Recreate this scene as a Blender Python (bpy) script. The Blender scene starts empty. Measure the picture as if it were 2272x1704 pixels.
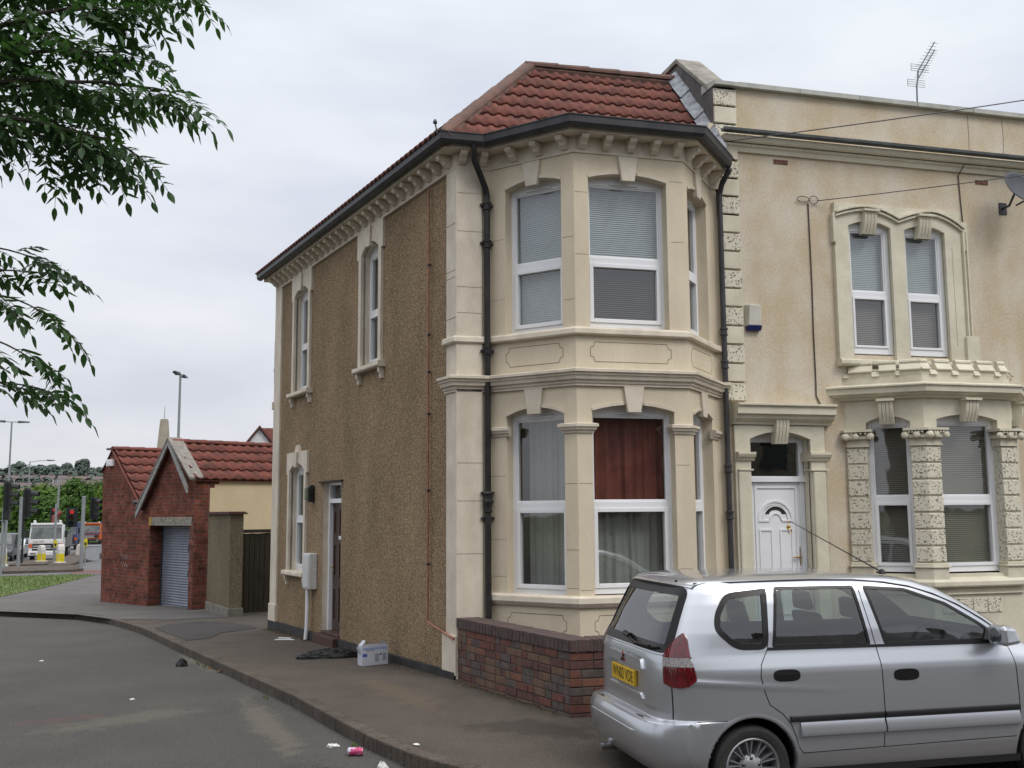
import bpy, bmesh, math, random
import numpy as np
from mathutils import Vector as V, Matrix
from mathutils.geometry import delaunay_2d_cdt
random.seed(7); np.random.seed(7)
S=bpy.context.scene; COL=S.collection
R=math.radians; PI=math.pi
# ------------------------------------------------------------------ camera
CX,CY,CZ,YAW,PIT,ROL,FOC=-2.4477,-11.3241,1.80,.26682,.12314,-.00715,2300.
f0=V((math.sin(YAW),math.cos(YAW),0)); r0=V((math.cos(YAW),-math.sin(YAW),0)); Z=V((0,0,1))
fw=f0*math.cos(PIT)+Z*math.sin(PIT); up=-f0*math.sin(PIT)+Z*math.cos(PIT)
rt=r0*math.cos(ROL)+up*math.sin(ROL); up2=-r0*math.sin(ROL)+up*math.cos(ROL)
cam=bpy.data.cameras.new('camera'); co=bpy.data.objects.new('camera',cam); COL.objects.link(co)
cam.sensor_width=36; cam.lens=FOC/2272*36; cam.clip_end=3000; cam.clip_start=.1
m=Matrix((rt,up2,-fw)).transposed().to_4x4(); m.translation=V((CX,CY,CZ)); co.matrix_world=m
S.camera=co
# ------------------------------------------------------------------ sky, sun, exposure
SUN_EL,SUN_AZ=R(48),R(150)      # azimuth clockwise from +y
w=bpy.data.worlds.new('World'); S.world=w; w.use_nodes=True
nt=w.node_tree; N=nt.nodes; N.clear(); L=nt.links
def nn(t,**k):
    n=N.new(t)
    for a,b in k.items(): setattr(n,a,b)
    return n
sky=nn('ShaderNodeTexSky',sky_type='NISHITA',sun_disc=False,sun_elevation=SUN_EL,sun_rotation=SUN_AZ,air_density=1.2,dust_density=2.0)
bs=nn('ShaderNodeBackground'); bs.inputs[1].default_value=.07; L.new(sky.outputs[0],bs.inputs[0])
tc=nn('ShaderNodeTexCoord'); sep=nn('ShaderNodeSeparateXYZ'); L.new(tc.outputs['Generated'],sep.inputs[0])
grad=nn('ShaderNodeValToRGB'); L.new(sep.outputs[2],grad.inputs[0])
e=grad.color_ramp.elements; e[0].position=0.0; e[0].color=(.64,.665,.725,1); e[1].position=1.0; e[1].color=(2.1,2.15,2.25,1)
for p,c in ((.10,(.69,.715,.785,1)),(.3,(.74,.775,.865,1)),(.47,(.74,.80,.885,1)),(.62,(1.25,1.27,1.33,1))):
    q=e.new(p); q.color=c
mp=nn('ShaderNodeMapping'); mp.inputs['Scale'].default_value=(1.3,1.3,4.2); mp.inputs['Location'].default_value=(3.1,1.7,.2); L.new(tc.outputs['Generated'],mp.inputs[0])
nz=nn('ShaderNodeTexNoise'); nz.inputs['Scale'].default_value=2.3; nz.inputs['Detail'].default_value=5; nz.inputs['Roughness'].default_value=.5; L.new(mp.outputs[0],nz.inputs[0])
cr=nn('ShaderNodeValToRGB'); L.new(nz.outputs[0],cr.inputs[0]); c=cr.color_ramp.elements
c[0].position=.36; c[0].color=(.91,.91,.925,1); c[1].position=.66; c[1].color=(1.13,1.105,1.05,1)
mx=nn('ShaderNodeMix',data_type='RGBA',blend_type='MULTIPLY'); mx.inputs[0].default_value=1; L.new(grad.outputs[0],mx.inputs[6]); L.new(cr.outputs[0],mx.inputs[7])
bc=nn('ShaderNodeBackground'); bc.inputs[1].default_value=1.0; L.new(mx.outputs[2],bc.inputs[0])
ms=nn('ShaderNodeMixShader'); ms.inputs[0].default_value=.93; L.new(bs.outputs[0],ms.inputs[1]); L.new(bc.outputs[0],ms.inputs[2])
wo=nn('ShaderNodeOutputWorld'); L.new(ms.outputs[0],wo.inputs[0])
sl=bpy.data.lights.new('sun','SUN'); sl.energy=1.15; sl.angle=R(22); sl.color=(1,.95,.88); so=bpy.data.objects.new('sun',sl); COL.objects.link(so)
sd_=V((math.sin(SUN_AZ)*math.cos(SUN_EL),math.cos(SUN_AZ)*math.cos(SUN_EL),math.sin(SUN_EL)))
so.rotation_euler=sd_.to_track_quat('Z','Y').to_euler()
S.view_settings.view_transform='Standard'; S.view_settings.look='None'; S.view_settings.exposure=.15; S.view_settings.gamma=1
S.cycles.max_bounces=6; S.cycles.transparent_max_bounces=12; S.cycles.caustics_reflective=False; S.cycles.caustics_refractive=False
# ------------------------------------------------------------------ object helpers
def tag(o,label=None,cat=None,group=None,kind=None):
    if label: o['label']=label
    if cat: o['category']=cat
    if group: o['group']=group
    if kind: o['kind']=kind
    return o
def thing(name,loc,label,cat,group=None,rz=0):
    o=bpy.data.objects.new(name,None); COL.objects.link(o); o.location=loc; o.rotation_euler=(0,0,rz); o.empty_display_size=.2
    return tag(o,label,cat,group)
def rootloc(p):
    if p is None: return V((0,0,0))
    t=V((0,0,0))
    while p is not None: t+=p.location; p=p.parent
    return t
class MB:
    def __init__(s): s.v=[]; s.f=[]; s.mi=[]
    def face(s,pts,mi=0):
        b=len(s.v); s.v+= [tuple(p) for p in pts]; s.f.append(tuple(range(b,b+len(pts)))); s.mi.append(mi)
    def mesh(s,vs,fs,mi=0):
        b=len(s.v); s.v+=[tuple(p) for p in vs]
        for f in fs: s.f.append(tuple(b+i for i in f)); s.mi.append(mi)
    def hexa(s,p,mi=0):  # 8 points: bottom 4 ccw, top 4
        s.mesh(p,[(3,2,1,0),(4,5,6,7),(0,1,5,4),(1,2,6,5),(2,3,7,6),(3,0,4,7)],mi)
    def box(s,c,d,rz=0,mi=0):
        x,y,z=[k/2 for k in d]; ca,sa=math.cos(rz),math.sin(rz)
        P=[(c[0]+ca*a-sa*b,c[1]+sa*a+ca*b,c[2]+e) for e in(-z,z) for a,b in((-x,-y),(x,-y),(x,y),(-x,y))]
        s.hexa(P,mi)
    def fbox(s,F,a0,a1,b0,b1,z0,z1,mi=0):
        s.hexa([F(a,b,e) for e in(z0,z1) for a,b in((a0,b1),(a1,b1),(a1,b0),(a0,b0))],mi)
    def prism(s,F,poly,b0,b1,mi=0):  # polygon in (a,z), extruded b0..b1
        n=len(poly); A=[F(a,b0,q) for a,q in poly]; B=[F(a,b1,q) for a,q in poly]
        s.mesh(A+B,[tuple(range(n-1,-1,-1)),tuple(range(n,2*n))]+[(i,(i+1)%n,n+(i+1)%n,n+i) for i in range(n)],mi)
    def profile(s,Fs,prof,mi=0,closed=True):  # sweep profile list of (b,z) along list of functions P(b,z)
        n=len(prof); vs=[]; fs=[]
        for P in Fs: vs+= [P(b,q) for b,q in prof]
        for k in range(len(Fs)-1):
            for i in range(n if closed else n-1):
                j=(i+1)%n; fs.append((k*n+i,k*n+j,(k+1)*n+j,(k+1)*n+i))
        if closed: fs.append(tuple(range(n))); fs.append(tuple((len(Fs)-1)*n+i for i in range(n-1,-1,-1)))
        s.mesh(vs,fs,mi)
    def tube(s,path,r,n=8,mi=0,caps=True):
        path=[V(p) for p in path]; rs=r if isinstance(r,(list,tuple)) else [r]*len(path)
        vs=[];fs=[]; prev=None
        for i,p in enumerate(path):
            d=(path[min(i+1,len(path)-1)]-path[max(i-1,0)]).normalized()
            if prev is None: x=d.orthogonal().normalized()
            else: x=(prev-d*prev.dot(d)).normalized()
            prev=x; y=d.cross(x)
            for k in range(n):
                a=2*PI*k/n; vs.append(p+(x*math.cos(a)+y*math.sin(a))*rs[i])
        for i in range(len(path)-1):
            for k in range(n): fs.append((i*n+k,i*n+(k+1)%n,(i+1)*n+(k+1)%n,(i+1)*n+k))
        if caps: fs.append(tuple(range(n-1,-1,-1))); fs.append(tuple((len(path)-1)*n+k for k in range(n)))
        s.mesh(vs,fs,mi)
    def lathe(s,c,prof,n=16,mi=0,axis=None):  # prof (r,h)
        c=V(c); ax=V(axis).normalized() if axis else Z; x=ax.orthogonal().normalized(); y=ax.cross(x); vs=[];fs=[]
        for r,h in prof:
            for k in range(n):
                a=2*PI*k/n; vs.append(c+ax*h+(x*math.cos(a)+y*math.sin(a))*r)
        for i in range(len(prof)-1):
            for k in range(n): fs.append((i*n+k,i*n+(k+1)%n,(i+1)*n+(k+1)%n,(i+1)*n+k))
        fs.append(tuple(range(n-1,-1,-1))); fs.append(tuple((len(prof)-1)*n+k for k in range(n)))
        s.mesh(vs,fs,mi)
    def build(s,name,mat,parent=None,smooth=False,local=False,uv=True,bevel=0,attr=None):
        o_=V((0,0,0)) if local else rootloc(parent)
        me=bpy.data.meshes.new(name)
        me.from_pydata([tuple(V(p)-o_) for p in s.v],[],s.f)
        mats=mat if isinstance(mat,(list,tuple)) else [mat]
        for q in mats: me.materials.append(q)
        me.polygons.foreach_set('material_index',s.mi)
        if uv:
            ul=me.uv_layers.new(name='uv').data
            for p in me.polygons:
                n=p.normal
                if abs(n.z)<.75:
                    t=V((-n.y,n.x,0)); t=t.normalized() if t.length>1e-6 else V((1,0,0))
                    if t.x<-.01 or (abs(t.x)<=.01 and t.y<0): t=-t
                    for li in p.loop_indices:
                        q=V(s.v[me.loops[li].vertex_index]); ul[li].uv=(q.dot(t),q.z)
                else:
                    for li in p.loop_indices:
                        q=s.v[me.loops[li].vertex_index]; ul[li].uv=(q[0],q[1])
        if smooth: 
            for p in me.polygons: p.use_smooth=True
        me.validate(); me.update()
        ob=bpy.data.objects.new(name,me); COL.objects.link(ob)
        if parent is not None: ob.parent=parent
        if smooth=='auto':
            bm=bmesh.new(); bm.from_mesh(me); bmesh.ops.remove_doubles(bm,verts=bm.verts,dist=1e-4)
            for e_ in bm.edges:
                if len(e_.link_faces)==2 and e_.calc_face_angle(0)>R(38): e_.smooth=False
            bm.to_mesh(me); bm.free()
        if bevel:
            md=ob.modifiers.new('bevel','BEVEL'); md.width=bevel; md.segments=2; md.limit_method='ANGLE'; md.angle_limit=R(40)
        return ob
def part(name,mat,parent,fn,**k):
    b=MB(); fn(b); return b.build(name,mat,parent,**k)
class Fr:   # facade frame: a along wall, b outward, z up
    def __init__(s,o,u,n): s.o=V(o); s.u=V(u).normalized(); s.n=V(n).normalized()
    def __call__(s,a,b,z): return s.o+s.u*a+s.n*b+Z*z
def copy_tree(o,parent=None,loc=None,rz=None,label=None):
    c=o.copy(); COL.objects.link(c); c.parent=parent
    if loc is not None: c.location=loc
    if rz is not None: c.rotation_euler=(0,0,rz)
    if label: c['label']=label
    for ch in list(o.children): copy_tree(ch,c)
    return c
# ------------------------------------------------------------------ materials
MC={}
def M(name,col,rough=.7,col2=None,scale=6,detail=4,spec=.35,metal=0,coat=0,bump=0,bscale=60,fine=.06,fscale=90,emit=0,aniso=(1,1,1),stops=(.35,.65)):
    if name in MC: return MC[name]
    mt=bpy.data.materials.new(name); mt.use_nodes=True; t=mt.node_tree; n=t.nodes; l=t.links
    b=n['Principled BSDF']; b.inputs['Roughness'].default_value=rough; b.inputs['Specular IOR Level'].default_value=spec; b.inputs['Metallic'].default_value=metal; b.inputs['Coat Weight'].default_value=coat; b.inputs['Coat Roughness'].default_value=.05
    tc=n.new('ShaderNodeTexCoord'); mpn=n.new('ShaderNodeMapping'); mpn.inputs['Scale'].default_value=aniso; l.new(tc.outputs['Object'],mpn.inputs[0])
    a=n.new('ShaderNodeTexNoise'); a.inputs['Scale'].default_value=scale; a.inputs['Detail'].default_value=detail; a.inputs['Roughness'].default_value=.6; l.new(mpn.outputs[0],a.inputs[0])
    r=n.new('ShaderNodeValToRGB'); l.new(a.outputs[0],r.inputs[0]); c2=col2 or tuple(min(1,x*.86) for x in col)
    r.color_ramp.elements[0].position=stops[0]; r.color_ramp.elements[0].color=(*c2,1); r.color_ramp.elements[1].position=stops[1]; r.color_ramp.elements[1].color=(*col,1)
    out=r.outputs[0]
    if fine:
        f=n.new('ShaderNodeTexNoise'); f.inputs['Scale'].default_value=fscale; f.inputs['Detail'].default_value=2; l.new(mpn.outputs[0],f.inputs[0])
        mr=n.new('ShaderNodeMapRange'); mr.inputs[1].default_value=.3; mr.inputs[2].default_value=.7; mr.inputs[3].default_value=1-fine; mr.inputs[4].default_value=1+fine; l.new(f.outputs[0],mr.inputs[0])
        vm=n.new('ShaderNodeVectorMath'); vm.operation='SCALE'; l.new(out,vm.inputs[0]); l.new(mr.outputs[0],vm.inputs[3]); out=vm.outputs[0]
    l.new(out,b.inputs['Base Color'])
    if emit: l.new(out,b.inputs['Emission Color']); b.inputs['Emission Strength'].default_value=emit
    if bump:
        f=n.new('ShaderNodeTexNoise'); f.inputs['Scale'].default_value=bscale; f.inputs['Detail'].default_value=4; l.new(mpn.outputs[0],f.inputs[0])
        bp=n.new('ShaderNodeBump'); bp.inputs['Strength'].default_value=min(1,bump); bp.inputs['Distance'].default_value=.01*max(1,bump); l.new(f.outputs[0],bp.inputs['Height']); l.new(bp.outputs[0],b.inputs['Normal'])
    MC[name]=mt; return mt
def node(mt,t,**k):
    q=mt.node_tree.nodes.new(t)
    for a,b in k.items(): setattr(q,a,b)
    return q
def mat_pebble(name,dark,mid,light,cell=65.):
    mt=M(name,mid,rough=.95,spec=.1,fine=0); t=mt.node_tree; l=t.links; b=t.nodes['Principled BSDF']
    tc=node(mt,'ShaderNodeTexCoord')
    v=node(mt,'ShaderNodeTexVoronoi'); v.inputs['Scale'].default_value=cell; l.new(tc.outputs['Object'],v.inputs[0])
    sp=node(mt,'ShaderNodeSeparateColor'); l.new(v.outputs['Color'],sp.inputs[0])
    r=node(mt,'ShaderNodeValToRGB'); l.new(sp.outputs[0],r.inputs[0]); e=r.color_ramp.elements
    e[0].position=0; e[0].color=(*dark,1); e[1].position=1; e[1].color=(*light,1)
    q=e.new(.45); q.color=(*mid,1); q=e.new(.8); q.color=(*[ (a+c)/2 for a,c in zip(mid,light)],1)
    n2=node(mt,'ShaderNodeTexNoise'); n2.inputs['Scale'].default_value=.9; n2.inputs['Detail'].default_value=8; n2.inputs['Roughness'].default_value=.6; mpx=node(mt,'ShaderNodeMapping'); mpx.inputs['Scale'].default_value=(1.4,1.4,.7); l.new(tc.outputs['Object'],mpx.inputs[0]); l.new(mpx.outputs[0],n2.inputs[0])
    n3=node(mt,'ShaderNodeTexNoise'); n3.inputs['Scale'].default_value=28; n3.inputs['Detail'].default_value=3; l.new(tc.outputs['Object'],n3.inputs[0])
    ad=node(mt,'ShaderNodeMath',operation='ADD'); l.new(n2.outputs[0],ad.inputs[0]); l.new(n3.outputs[0],ad.inputs[1])
    mr=node(mt,'ShaderNodeMapRange'); mr.inputs[1].default_value=.7; mr.inputs[2].default_value=1.3; mr.inputs[3].default_value=.72; mr.inputs[4].default_value=1.28; l.new(ad.outputs[0],mr.inputs[0])
    vm=node(mt,'ShaderNodeVectorMath',operation='SCALE'); l.new(r.outputs[0],vm.inputs[0]); l.new(mr.outputs[0],vm.inputs[3]); l.new(vm.outputs[0],b.inputs['Base Color'])
    bp=node(mt,'ShaderNodeBump'); bp.inputs['Strength'].default_value=.9; bp.inputs['Distance'].default_value=.012; l.new(v.outputs['Distance'],bp.inputs['Height']); bp.invert=True; l.new(bp.outputs[0],b.inputs['Normal'])
    return mt
def mat_brick(name,c1,c2,mortar,w=.225,h=.082,ms=.011,dirt=.35):
    mt=M(name,c1,rough=.9,spec=.15,fine=0); t=mt.node_tree; l=t.links; b=t.nodes['Principled BSDF']
    uv=node(mt,'ShaderNodeUVMap'); uv.uv_map='uv'
    k=node(mt,'ShaderNodeTexBrick'); l.new(uv.outputs[0],k.inputs[0]); k.inputs['Scale'].default_value=1; k.inputs['Brick Width'].default_value=w; k.inputs['Row Height'].default_value=h; k.inputs['Mortar Size'].default_value=ms
    k.inputs['Color1'].default_value=(*c1,1); k.inputs['Color2'].default_value=(*c2,1); k.inputs['Mortar'].default_value=(*mortar,1); k.inputs['Mortar Smooth'].default_value=.2; k.inputs['Bias'].default_value=-.1
    n2=node(mt,'ShaderNodeTexNoise'); n2.inputs['Scale'].default_value=2.2; n2.inputs['Detail'].default_value=8; n2.inputs['Roughness'].default_value=.75; l.new(uv.outputs[0],n2.inputs[0])
    mr=node(mt,'ShaderNodeMapRange'); mr.inputs[1].default_value=.35; mr.inputs[2].default_value=.7; mr.inputs[3].default_value=1-dirt; mr.inputs[4].default_value=1+dirt; l.new(n2.outputs[0],mr.inputs[0])
    vm=node(mt,'ShaderNodeVectorMath',operation='SCALE'); l.new(k.outputs[0],vm.inputs[0]); l.new(mr.outputs[0],vm.inputs[3]); l.new(vm.outputs[0],b.inputs['Base Color'])
    bp=node(mt,'ShaderNodeBump'); bp.inputs['Strength'].default_value=.8; bp.inputs['Distance'].default_value=.008; l.new(k.outputs['Fac'],bp.inputs['Height']); bp.invert=True; l.new(bp.outputs[0],b.inputs['Normal'])
    return mt
def mat_carved(name,base,dark):
    mt=M(name,base,rough=.8,spec=.2,fine=0); t=mt.node_tree; l=t.links; b=t.nodes['Principled BSDF']
    tc=node(mt,'ShaderNodeTexCoord')
    v=node(mt,'ShaderNodeTexVoronoi',feature='DISTANCE_TO_EDGE'); v.inputs['Scale'].default_value=26; v.inputs['Randomness'].default_value=1
    n2=node(mt,'ShaderNodeTexNoise'); n2.inputs['Scale'].default_value=14; l.new(tc.outputs['Object'],n2.inputs[0])
    mxn=node(mt,'ShaderNodeMix',data_type='RGBA'); mxn.inputs[0].default_value=.1; l.new(tc.outputs['Object'],mxn.inputs[6]); l.new(n2.outputs['Color'],mxn.inputs[7]); l.new(mxn.outputs[2],v.inputs[0])
    r=node(mt,'ShaderNodeValToRGB'); l.new(v.outputs[0],r.inputs[0]); e=r.color_ramp.elements
    e[0].position=.19; e[0].color=(*base,1); e[1].position=.34; e[1].color=(*dark,1)
    l.new(r.outputs[0],b.inputs['Base Color'])
    bp=node(mt,'ShaderNodeBump'); bp.inputs['Strength'].default_value=1; bp.inputs['Distance'].default_value=.03; l.new(r.outputs[0],bp.inputs['Height']); l.new(bp.outputs[0],b.inputs['Normal'])
    return mt
def mat_glass(name,tint=(.75,.8,.8),fac=.12,rough=.02):
    mt=bpy.data.materials.new(name); mt.use_nodes=True; t=mt.node_tree; n=t.nodes; l=t.links; n.clear()
    o=n.new('ShaderNodeOutputMaterial'); a=n.new('ShaderNodeBsdfTransparent'); a.inputs[0].default_value=(*tint,1)
    g=n.new('ShaderNodeBsdfGlossy'); g.inputs['Roughness'].default_value=rough; g.inputs[0].default_value=(1,1,1,1)
    fr=n.new('ShaderNodeLayerWeight'); fr.inputs[0].default_value=.5; pw=n.new('ShaderNodeMath'); pw.operation='POWER'; pw.inputs[1].default_value=5; l.new(fr.outputs['Facing'],pw.inputs[0]); ad=n.new('ShaderNodeMath'); ad.operation='MULTIPLY_ADD'; ad.inputs[1].default_value=.9; ad.inputs[2].default_value=fac; l.new(pw.outputs[0],ad.inputs[0]); ad.use_clamp=True
    x=n.new('ShaderNodeMixShader'); l.new(ad.outputs[0],x.inputs[0]); l.new(a.outputs[0],x.inputs[1]); l.new(g.outputs[0],x.inputs[2]); l.new(x.outputs[0],o.inputs[0])
    # gentle warp of old panes
    nz=n.new('ShaderNodeTexNoise'); nz.inputs['Scale'].default_value=1.6; bp=n.new('ShaderNodeBump'); bp.inputs['Strength'].default_value=.12; bp.inputs['Distance'].default_value=.02; tcx=n.new('ShaderNodeTexCoord'); l.new(tcx.outputs['Object'],nz.inputs[0]); l.new(nz.outputs[0],bp.inputs['Height']); l.new(bp.outputs[0],g.inputs['Normal'])
    return mt
cream=M('cream_paint',(.67,.59,.45),rough=.75,col2=(.585,.505,.38),scale=2.2,detail=8,aniso=(1,1,.45),bump=.25,bscale=45,fine=.03)
cream_trim=M('cream_trim_paint',(.67,.605,.50),rough=.7,col2=(.54,.475,.385),scale=4,detail=8,aniso=(1,1,.6),bump=.2,bscale=60,fine=.04)
trim2=M('pale_stone_paint',(.67,.63,.51),rough=.7,col2=(.56,.52,.41),scale=3,bump=.25,bscale=50,fine=.05)
carved=mat_carved('carved_vermiculated_stone',(.66,.62,.51),(.31,.285,.23))
peb=mat_pebble('pebble_dash_brown',(.150,.100,.058),(.280,.200,.122),(.46,.365,.25),100)
upvc=M('white_upvc',(.80,.81,.84),rough=.3,col2=(.76,.77,.80),scale=2,fine=0,spec=.5)
glass=mat_glass('window_glass',(.76,.80,.79),.13)
gutm=M('dark_grey_gutter',(.035,.036,.042),rough=.45,col2=(.06,.06,.065),scale=5,fine=.1)
blackm=M('black_pipe_paint',(.012,.012,.014),rough=.35,col2=(.03,.028,.027),scale=7)
tile=M('red_concrete_tile',(.205,.075,.056),rough=.92,col2=(.11,.05,.042),scale=5.5,detail=8,bump=.3,bscale=90,fine=.12)
tile2=M('dark_red_concrete_tile',(.19,.06,.045),rough=.9,col2=(.09,.038,.032),scale=4.5,detail=8,bump=.3,bscale=90,fine=.15)
ridgem=M('weathered_ridge_tile',(.165,.092,.072),rough=.9,col2=(.10,.066,.055),scale=6,detail=7,fine=.12)
leadm=M('lead_flashing',(.23,.245,.27),rough=.4,col2=(.10,.105,.12),scale=9,metal=.3)
stoneg=M('grey_stone_coping',(.30,.28,.245),rough=.9,col2=(.17,.155,.14),scale=5,detail=8,bump=.4,fine=.1)
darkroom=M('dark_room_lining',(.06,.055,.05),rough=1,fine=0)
netm=M('net_curtain',(.44,.43,.40),rough=.9,fine=.05,scale=4)
redcur=M('red_curtain',(.30,.085,.062),rough=.85,col2=(.19,.05,.04),scale=4)
blindw=M('white_blind',(.62,.66,.68),rough=.5,scale=3,fine=.02)
blindd=M('taupe_blind',(.30,.265,.225),rough=.5,scale=3,fine=.02)
plin=M('black_plinth_paint',(.018,.018,.02),rough=.6,col2=(.04,.04,.04),scale=6,bump=.3,fine=.2)
# ================================================================== corner house
TH=.2282
sdv=V((-math.sin(TH),math.cos(TH),0)); snv=V((math.cos(TH),math.sin(TH),0))
SW=Fr((0,0,0),sdv,-snv)            # side wall: a = s, b outward
FW=Fr((0,0,0),(1,0,0),(0,-1,0))
B0,B1,B2,B3=V((.40,0,0)),V((1.137,-.841,0)),V((2.446,-.841,0)),V((3.20,0,0))
def edgeframe(p,q):
    u=(q-p).normalized(); return Fr(p,u,(u.y,-u.x,0))
LC,FB,RC=edgeframe(B0,B1),edgeframe(B1,B2),edgeframe(B2,B3)
LLC,LFB,LRC=(B1-B0).length,(B2-B1).length,(B3-B2).length
def top(o,a):
    m_=(o['a0']+o['a1'])/2; h=(o['a1']-o['a0'])/2
    return o['zs']+(o['zc']-o['zs'])*max(0,1-((a-m_)/h)**2)
def wall(mb,F,a0,a1,z0,z1,ops,b=0,mi=0,reveal=.15,rmi=None):
    zf=z0 if callable(z0) else (lambda a:z0)
    rmi=mi if rmi is None else rmi
    cuts={a0,a1}
    for o in ops:
        n=8 if o['zc']>o['zs'] else 1
        for i in range(n+1): cuts.add(round(o['a0']+(o['a1']-o['a0'])*i/n,5))
    cuts=sorted(c for c in cuts if a0-1e-6<=c<=a1+1e-6)
    for p,q in zip(cuts,cuts[1:]):
        if q-p<1e-5: continue
        mid=(p+q)/2; inside=sorted([o for o in ops if o['a0']<mid<o['a1']],key=lambda o:o['z0'])
        lo=(zf(p),zf(q))
        for o in inside:
            if o['z0']>lo[0]+1e-4: mb.face([F(p,b,lo[0]),F(q,b,lo[1]),F(q,b,o['z0']),F(p,b,o['z0'])],mi)
            lo=(top(o,p),top(o,q))
            mb.face([F(p,b,lo[0]),F(q,b,lo[1]),F(q,b-reveal,lo[1]),F(p,b-reveal,lo[0])],rmi)
        mb.face([F(p,b,lo[0]),F(q,b,lo[1]),F(q,b,z1),F(p,b,z1)],mi)
    for o in ops:
        if reveal:
            mb.face([F(o['a0'],b,o['z0']),F(o['a0'],b,o['zs']),F(o['a0'],b-reveal,o['zs']),F(o['a0'],b-reveal,o['z0'])],rmi)
            mb.face([F(o['a1'],b,o['z0']),F(o['a1'],b-reveal,o['z0']),F(o['a1'],b-reveal,o['zs']),F(o['a1'],b,o['zs'])],rmi)
            mb.face([F(o['a0'],b,o['z0']),F(o['a0'],b-reveal,o['z0']),F(o['a1'],b-reveal,o['z0']),F(o['a1'],b,o['z0'])],rmi)
def OP(a0,a1,z0,zs,zc=None): return dict(a0=a0,a1=a1,z0=z0,zs=zs,zc=zc or zs)
def slats(mb,F,a0,a1,b,z0,z1,step,tilt):
    z_=z0; hw=.0125
    while z_<z1:
        dz=hw*math.sin(tilt); db=hw*math.cos(tilt)
        mb.face([F(a0,b+db,z_-dz),F(a1,b+db,z_-dz),F(a1,b-db,z_+dz),F(a0,b-db,z_+dz)]); z_+=step
def drape(mb,F,a0,a1,b,z0,z1,waves,amp,gather=0.):
    n=max(24,int(waves*10)); vs=[];fs=[]
    rows=7
    for j in range(rows+1):
        t=j/rows; zz=z0+(z1-z0)*t; g_=gather*math.sin(PI*(1-t))**.8
        for i in range(n+1):
            u=i/n; a=a0+(a1-a0)*(u+ (0.5-u)*g_*.25)
            ph=u*waves*2*PI+.9*math.sin(u*11)+.25*math.sin(t*5+u*9)
            vs.append(F(a,b+amp*math.sin(ph)*(.6+.4*math.sin(u*23+1)),zz))
    for j in range(rows):
        for i in range(n): k=j*(n+1)+i; fs.append((k,k+1,k+n+2,k+n+1))
    mb.mesh(vs,fs)
def window(par,F,o,d=.13,zt=None,dress=(),vent=True,ow=.05,sash=.045,label=None,fm=None):
    fm=fm or upvc
    a0,a1,z0=o['a0']-.005,o['a1']+.005,o['z0']+.02; z1=o['zc']+.02; zh=o['zs']-.03
    zt=zt or (z0+zh)/2; b=-d
    mb=MB()
    mb.fbox(F,a0,a0+ow,b-.07,b,z0,z1); mb.fbox(F,a1-ow,a1,b-.07,b,z0,z1)
    mb.fbox(F,a0+ow,a1-ow,b-.07,b-.002,z0,z0+ow+.015); mb.fbox(F,a0+ow,a1-ow,b-.07,b-.002,zh-.02,z1)
    mb.fbox(F,a0+ow,a1-ow,b-.07,b+.001,zt-.035,zt+.035)
    # opening light in the lower half
    s0,s1,s2,s3=a0+ow,a1-ow,z0+ow+.015,zt-.035
    for q in ((s0,s0+sash,s2,s3),(s1-sash,s1,s2,s3),(s0+sash,s1-sash,s2,s2+sash),(s0+sash,s1-sash,s3-sash,s3)):
        mb.fbox(F,q[0],q[1],b-.055,b+.012,q[2],q[3])
    for q in ((s0,s0+.018,zt+.035,zh-.02),(s1-.018,s1,zt+.035,zh-.02),(s0+.018,s1-.018,zt+.035,zt+.055),(s0+.018,s1-.018,zh-.038,zh-.02)):
        mb.fbox(F,q[0],q[1],b-.055,b-.012,q[2],q[3])
    w_=mb.build('window',fm,par,bevel=.004)
    if label: w_['label']=label
    part('pane',glass,w_,lambda m_: m_.face([F(s0+sash-.01,b-.03,s2+sash-.01),F(s1-sash+.01,b-.03,s2+sash-.01),F(s1-sash+.01,b-.03,s3-sash+.01),F(s0+sash-.01,b-.03,s3-sash+.01)]))
    part('pane',glass,w_,lambda m_: m_.face([F(s0,b-.03,zt+.03),F(s1,b-.03,zt+.03),F(s1,b-.03,zh),F(s0,b-.03,zh)]))
    if vent:
        c=(a0+a1)/2; hw=min(.17,(a1-a0)*.3)
        part('trickle_vent',fm,w_,lambda m_: m_.fbox(F,c-hw,c+hw,b,b+.022,zh+.0,zh+.022),bevel=.004)
    for k in dress:
        kind=k[0]
        if kind=='blind':
            _,mt,q0,q1,tilt=k; part('blind',mt,w_,lambda m_: (slats(m_,F,a0+.012,a1-.012,b-.095,q0,q1+.04,.024,tilt), m_.fbox(F,a0+.012,a1-.012,b-.11,b-.085,q0-.025,q0-.008)))
        elif kind=='curtain':
            _,nm,mt,x0,x1,q0,q1,wv,amp=k; part(nm,mt,w_,lambda m_: drape(m_,F,x0,x1,b-.15-(.05 if nm=='net_curtain' else 0),q0,q1,wv,amp),smooth=True)
    return w_
gs=lambda s: (0 if s<0 else (-.0205*s if s<8 else (-.164-.0208*(s-8) if s<16 else (-.33-.0175*(s-16) if s<20 else (-.40-.015*(s-20) if s<32 else (-.58-.0175*(s-32) if s<56 else (-1.0-.0157*(s-56) if s<70 else (-1.22-.013*(s-70) if s<130 else -2.0))))))))
LSD=7.52
H=thing('corner_house',(0,0,0),'cream end house with brown pebble-dashed side wall, full-height bay and red tiled roof','house')
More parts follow.
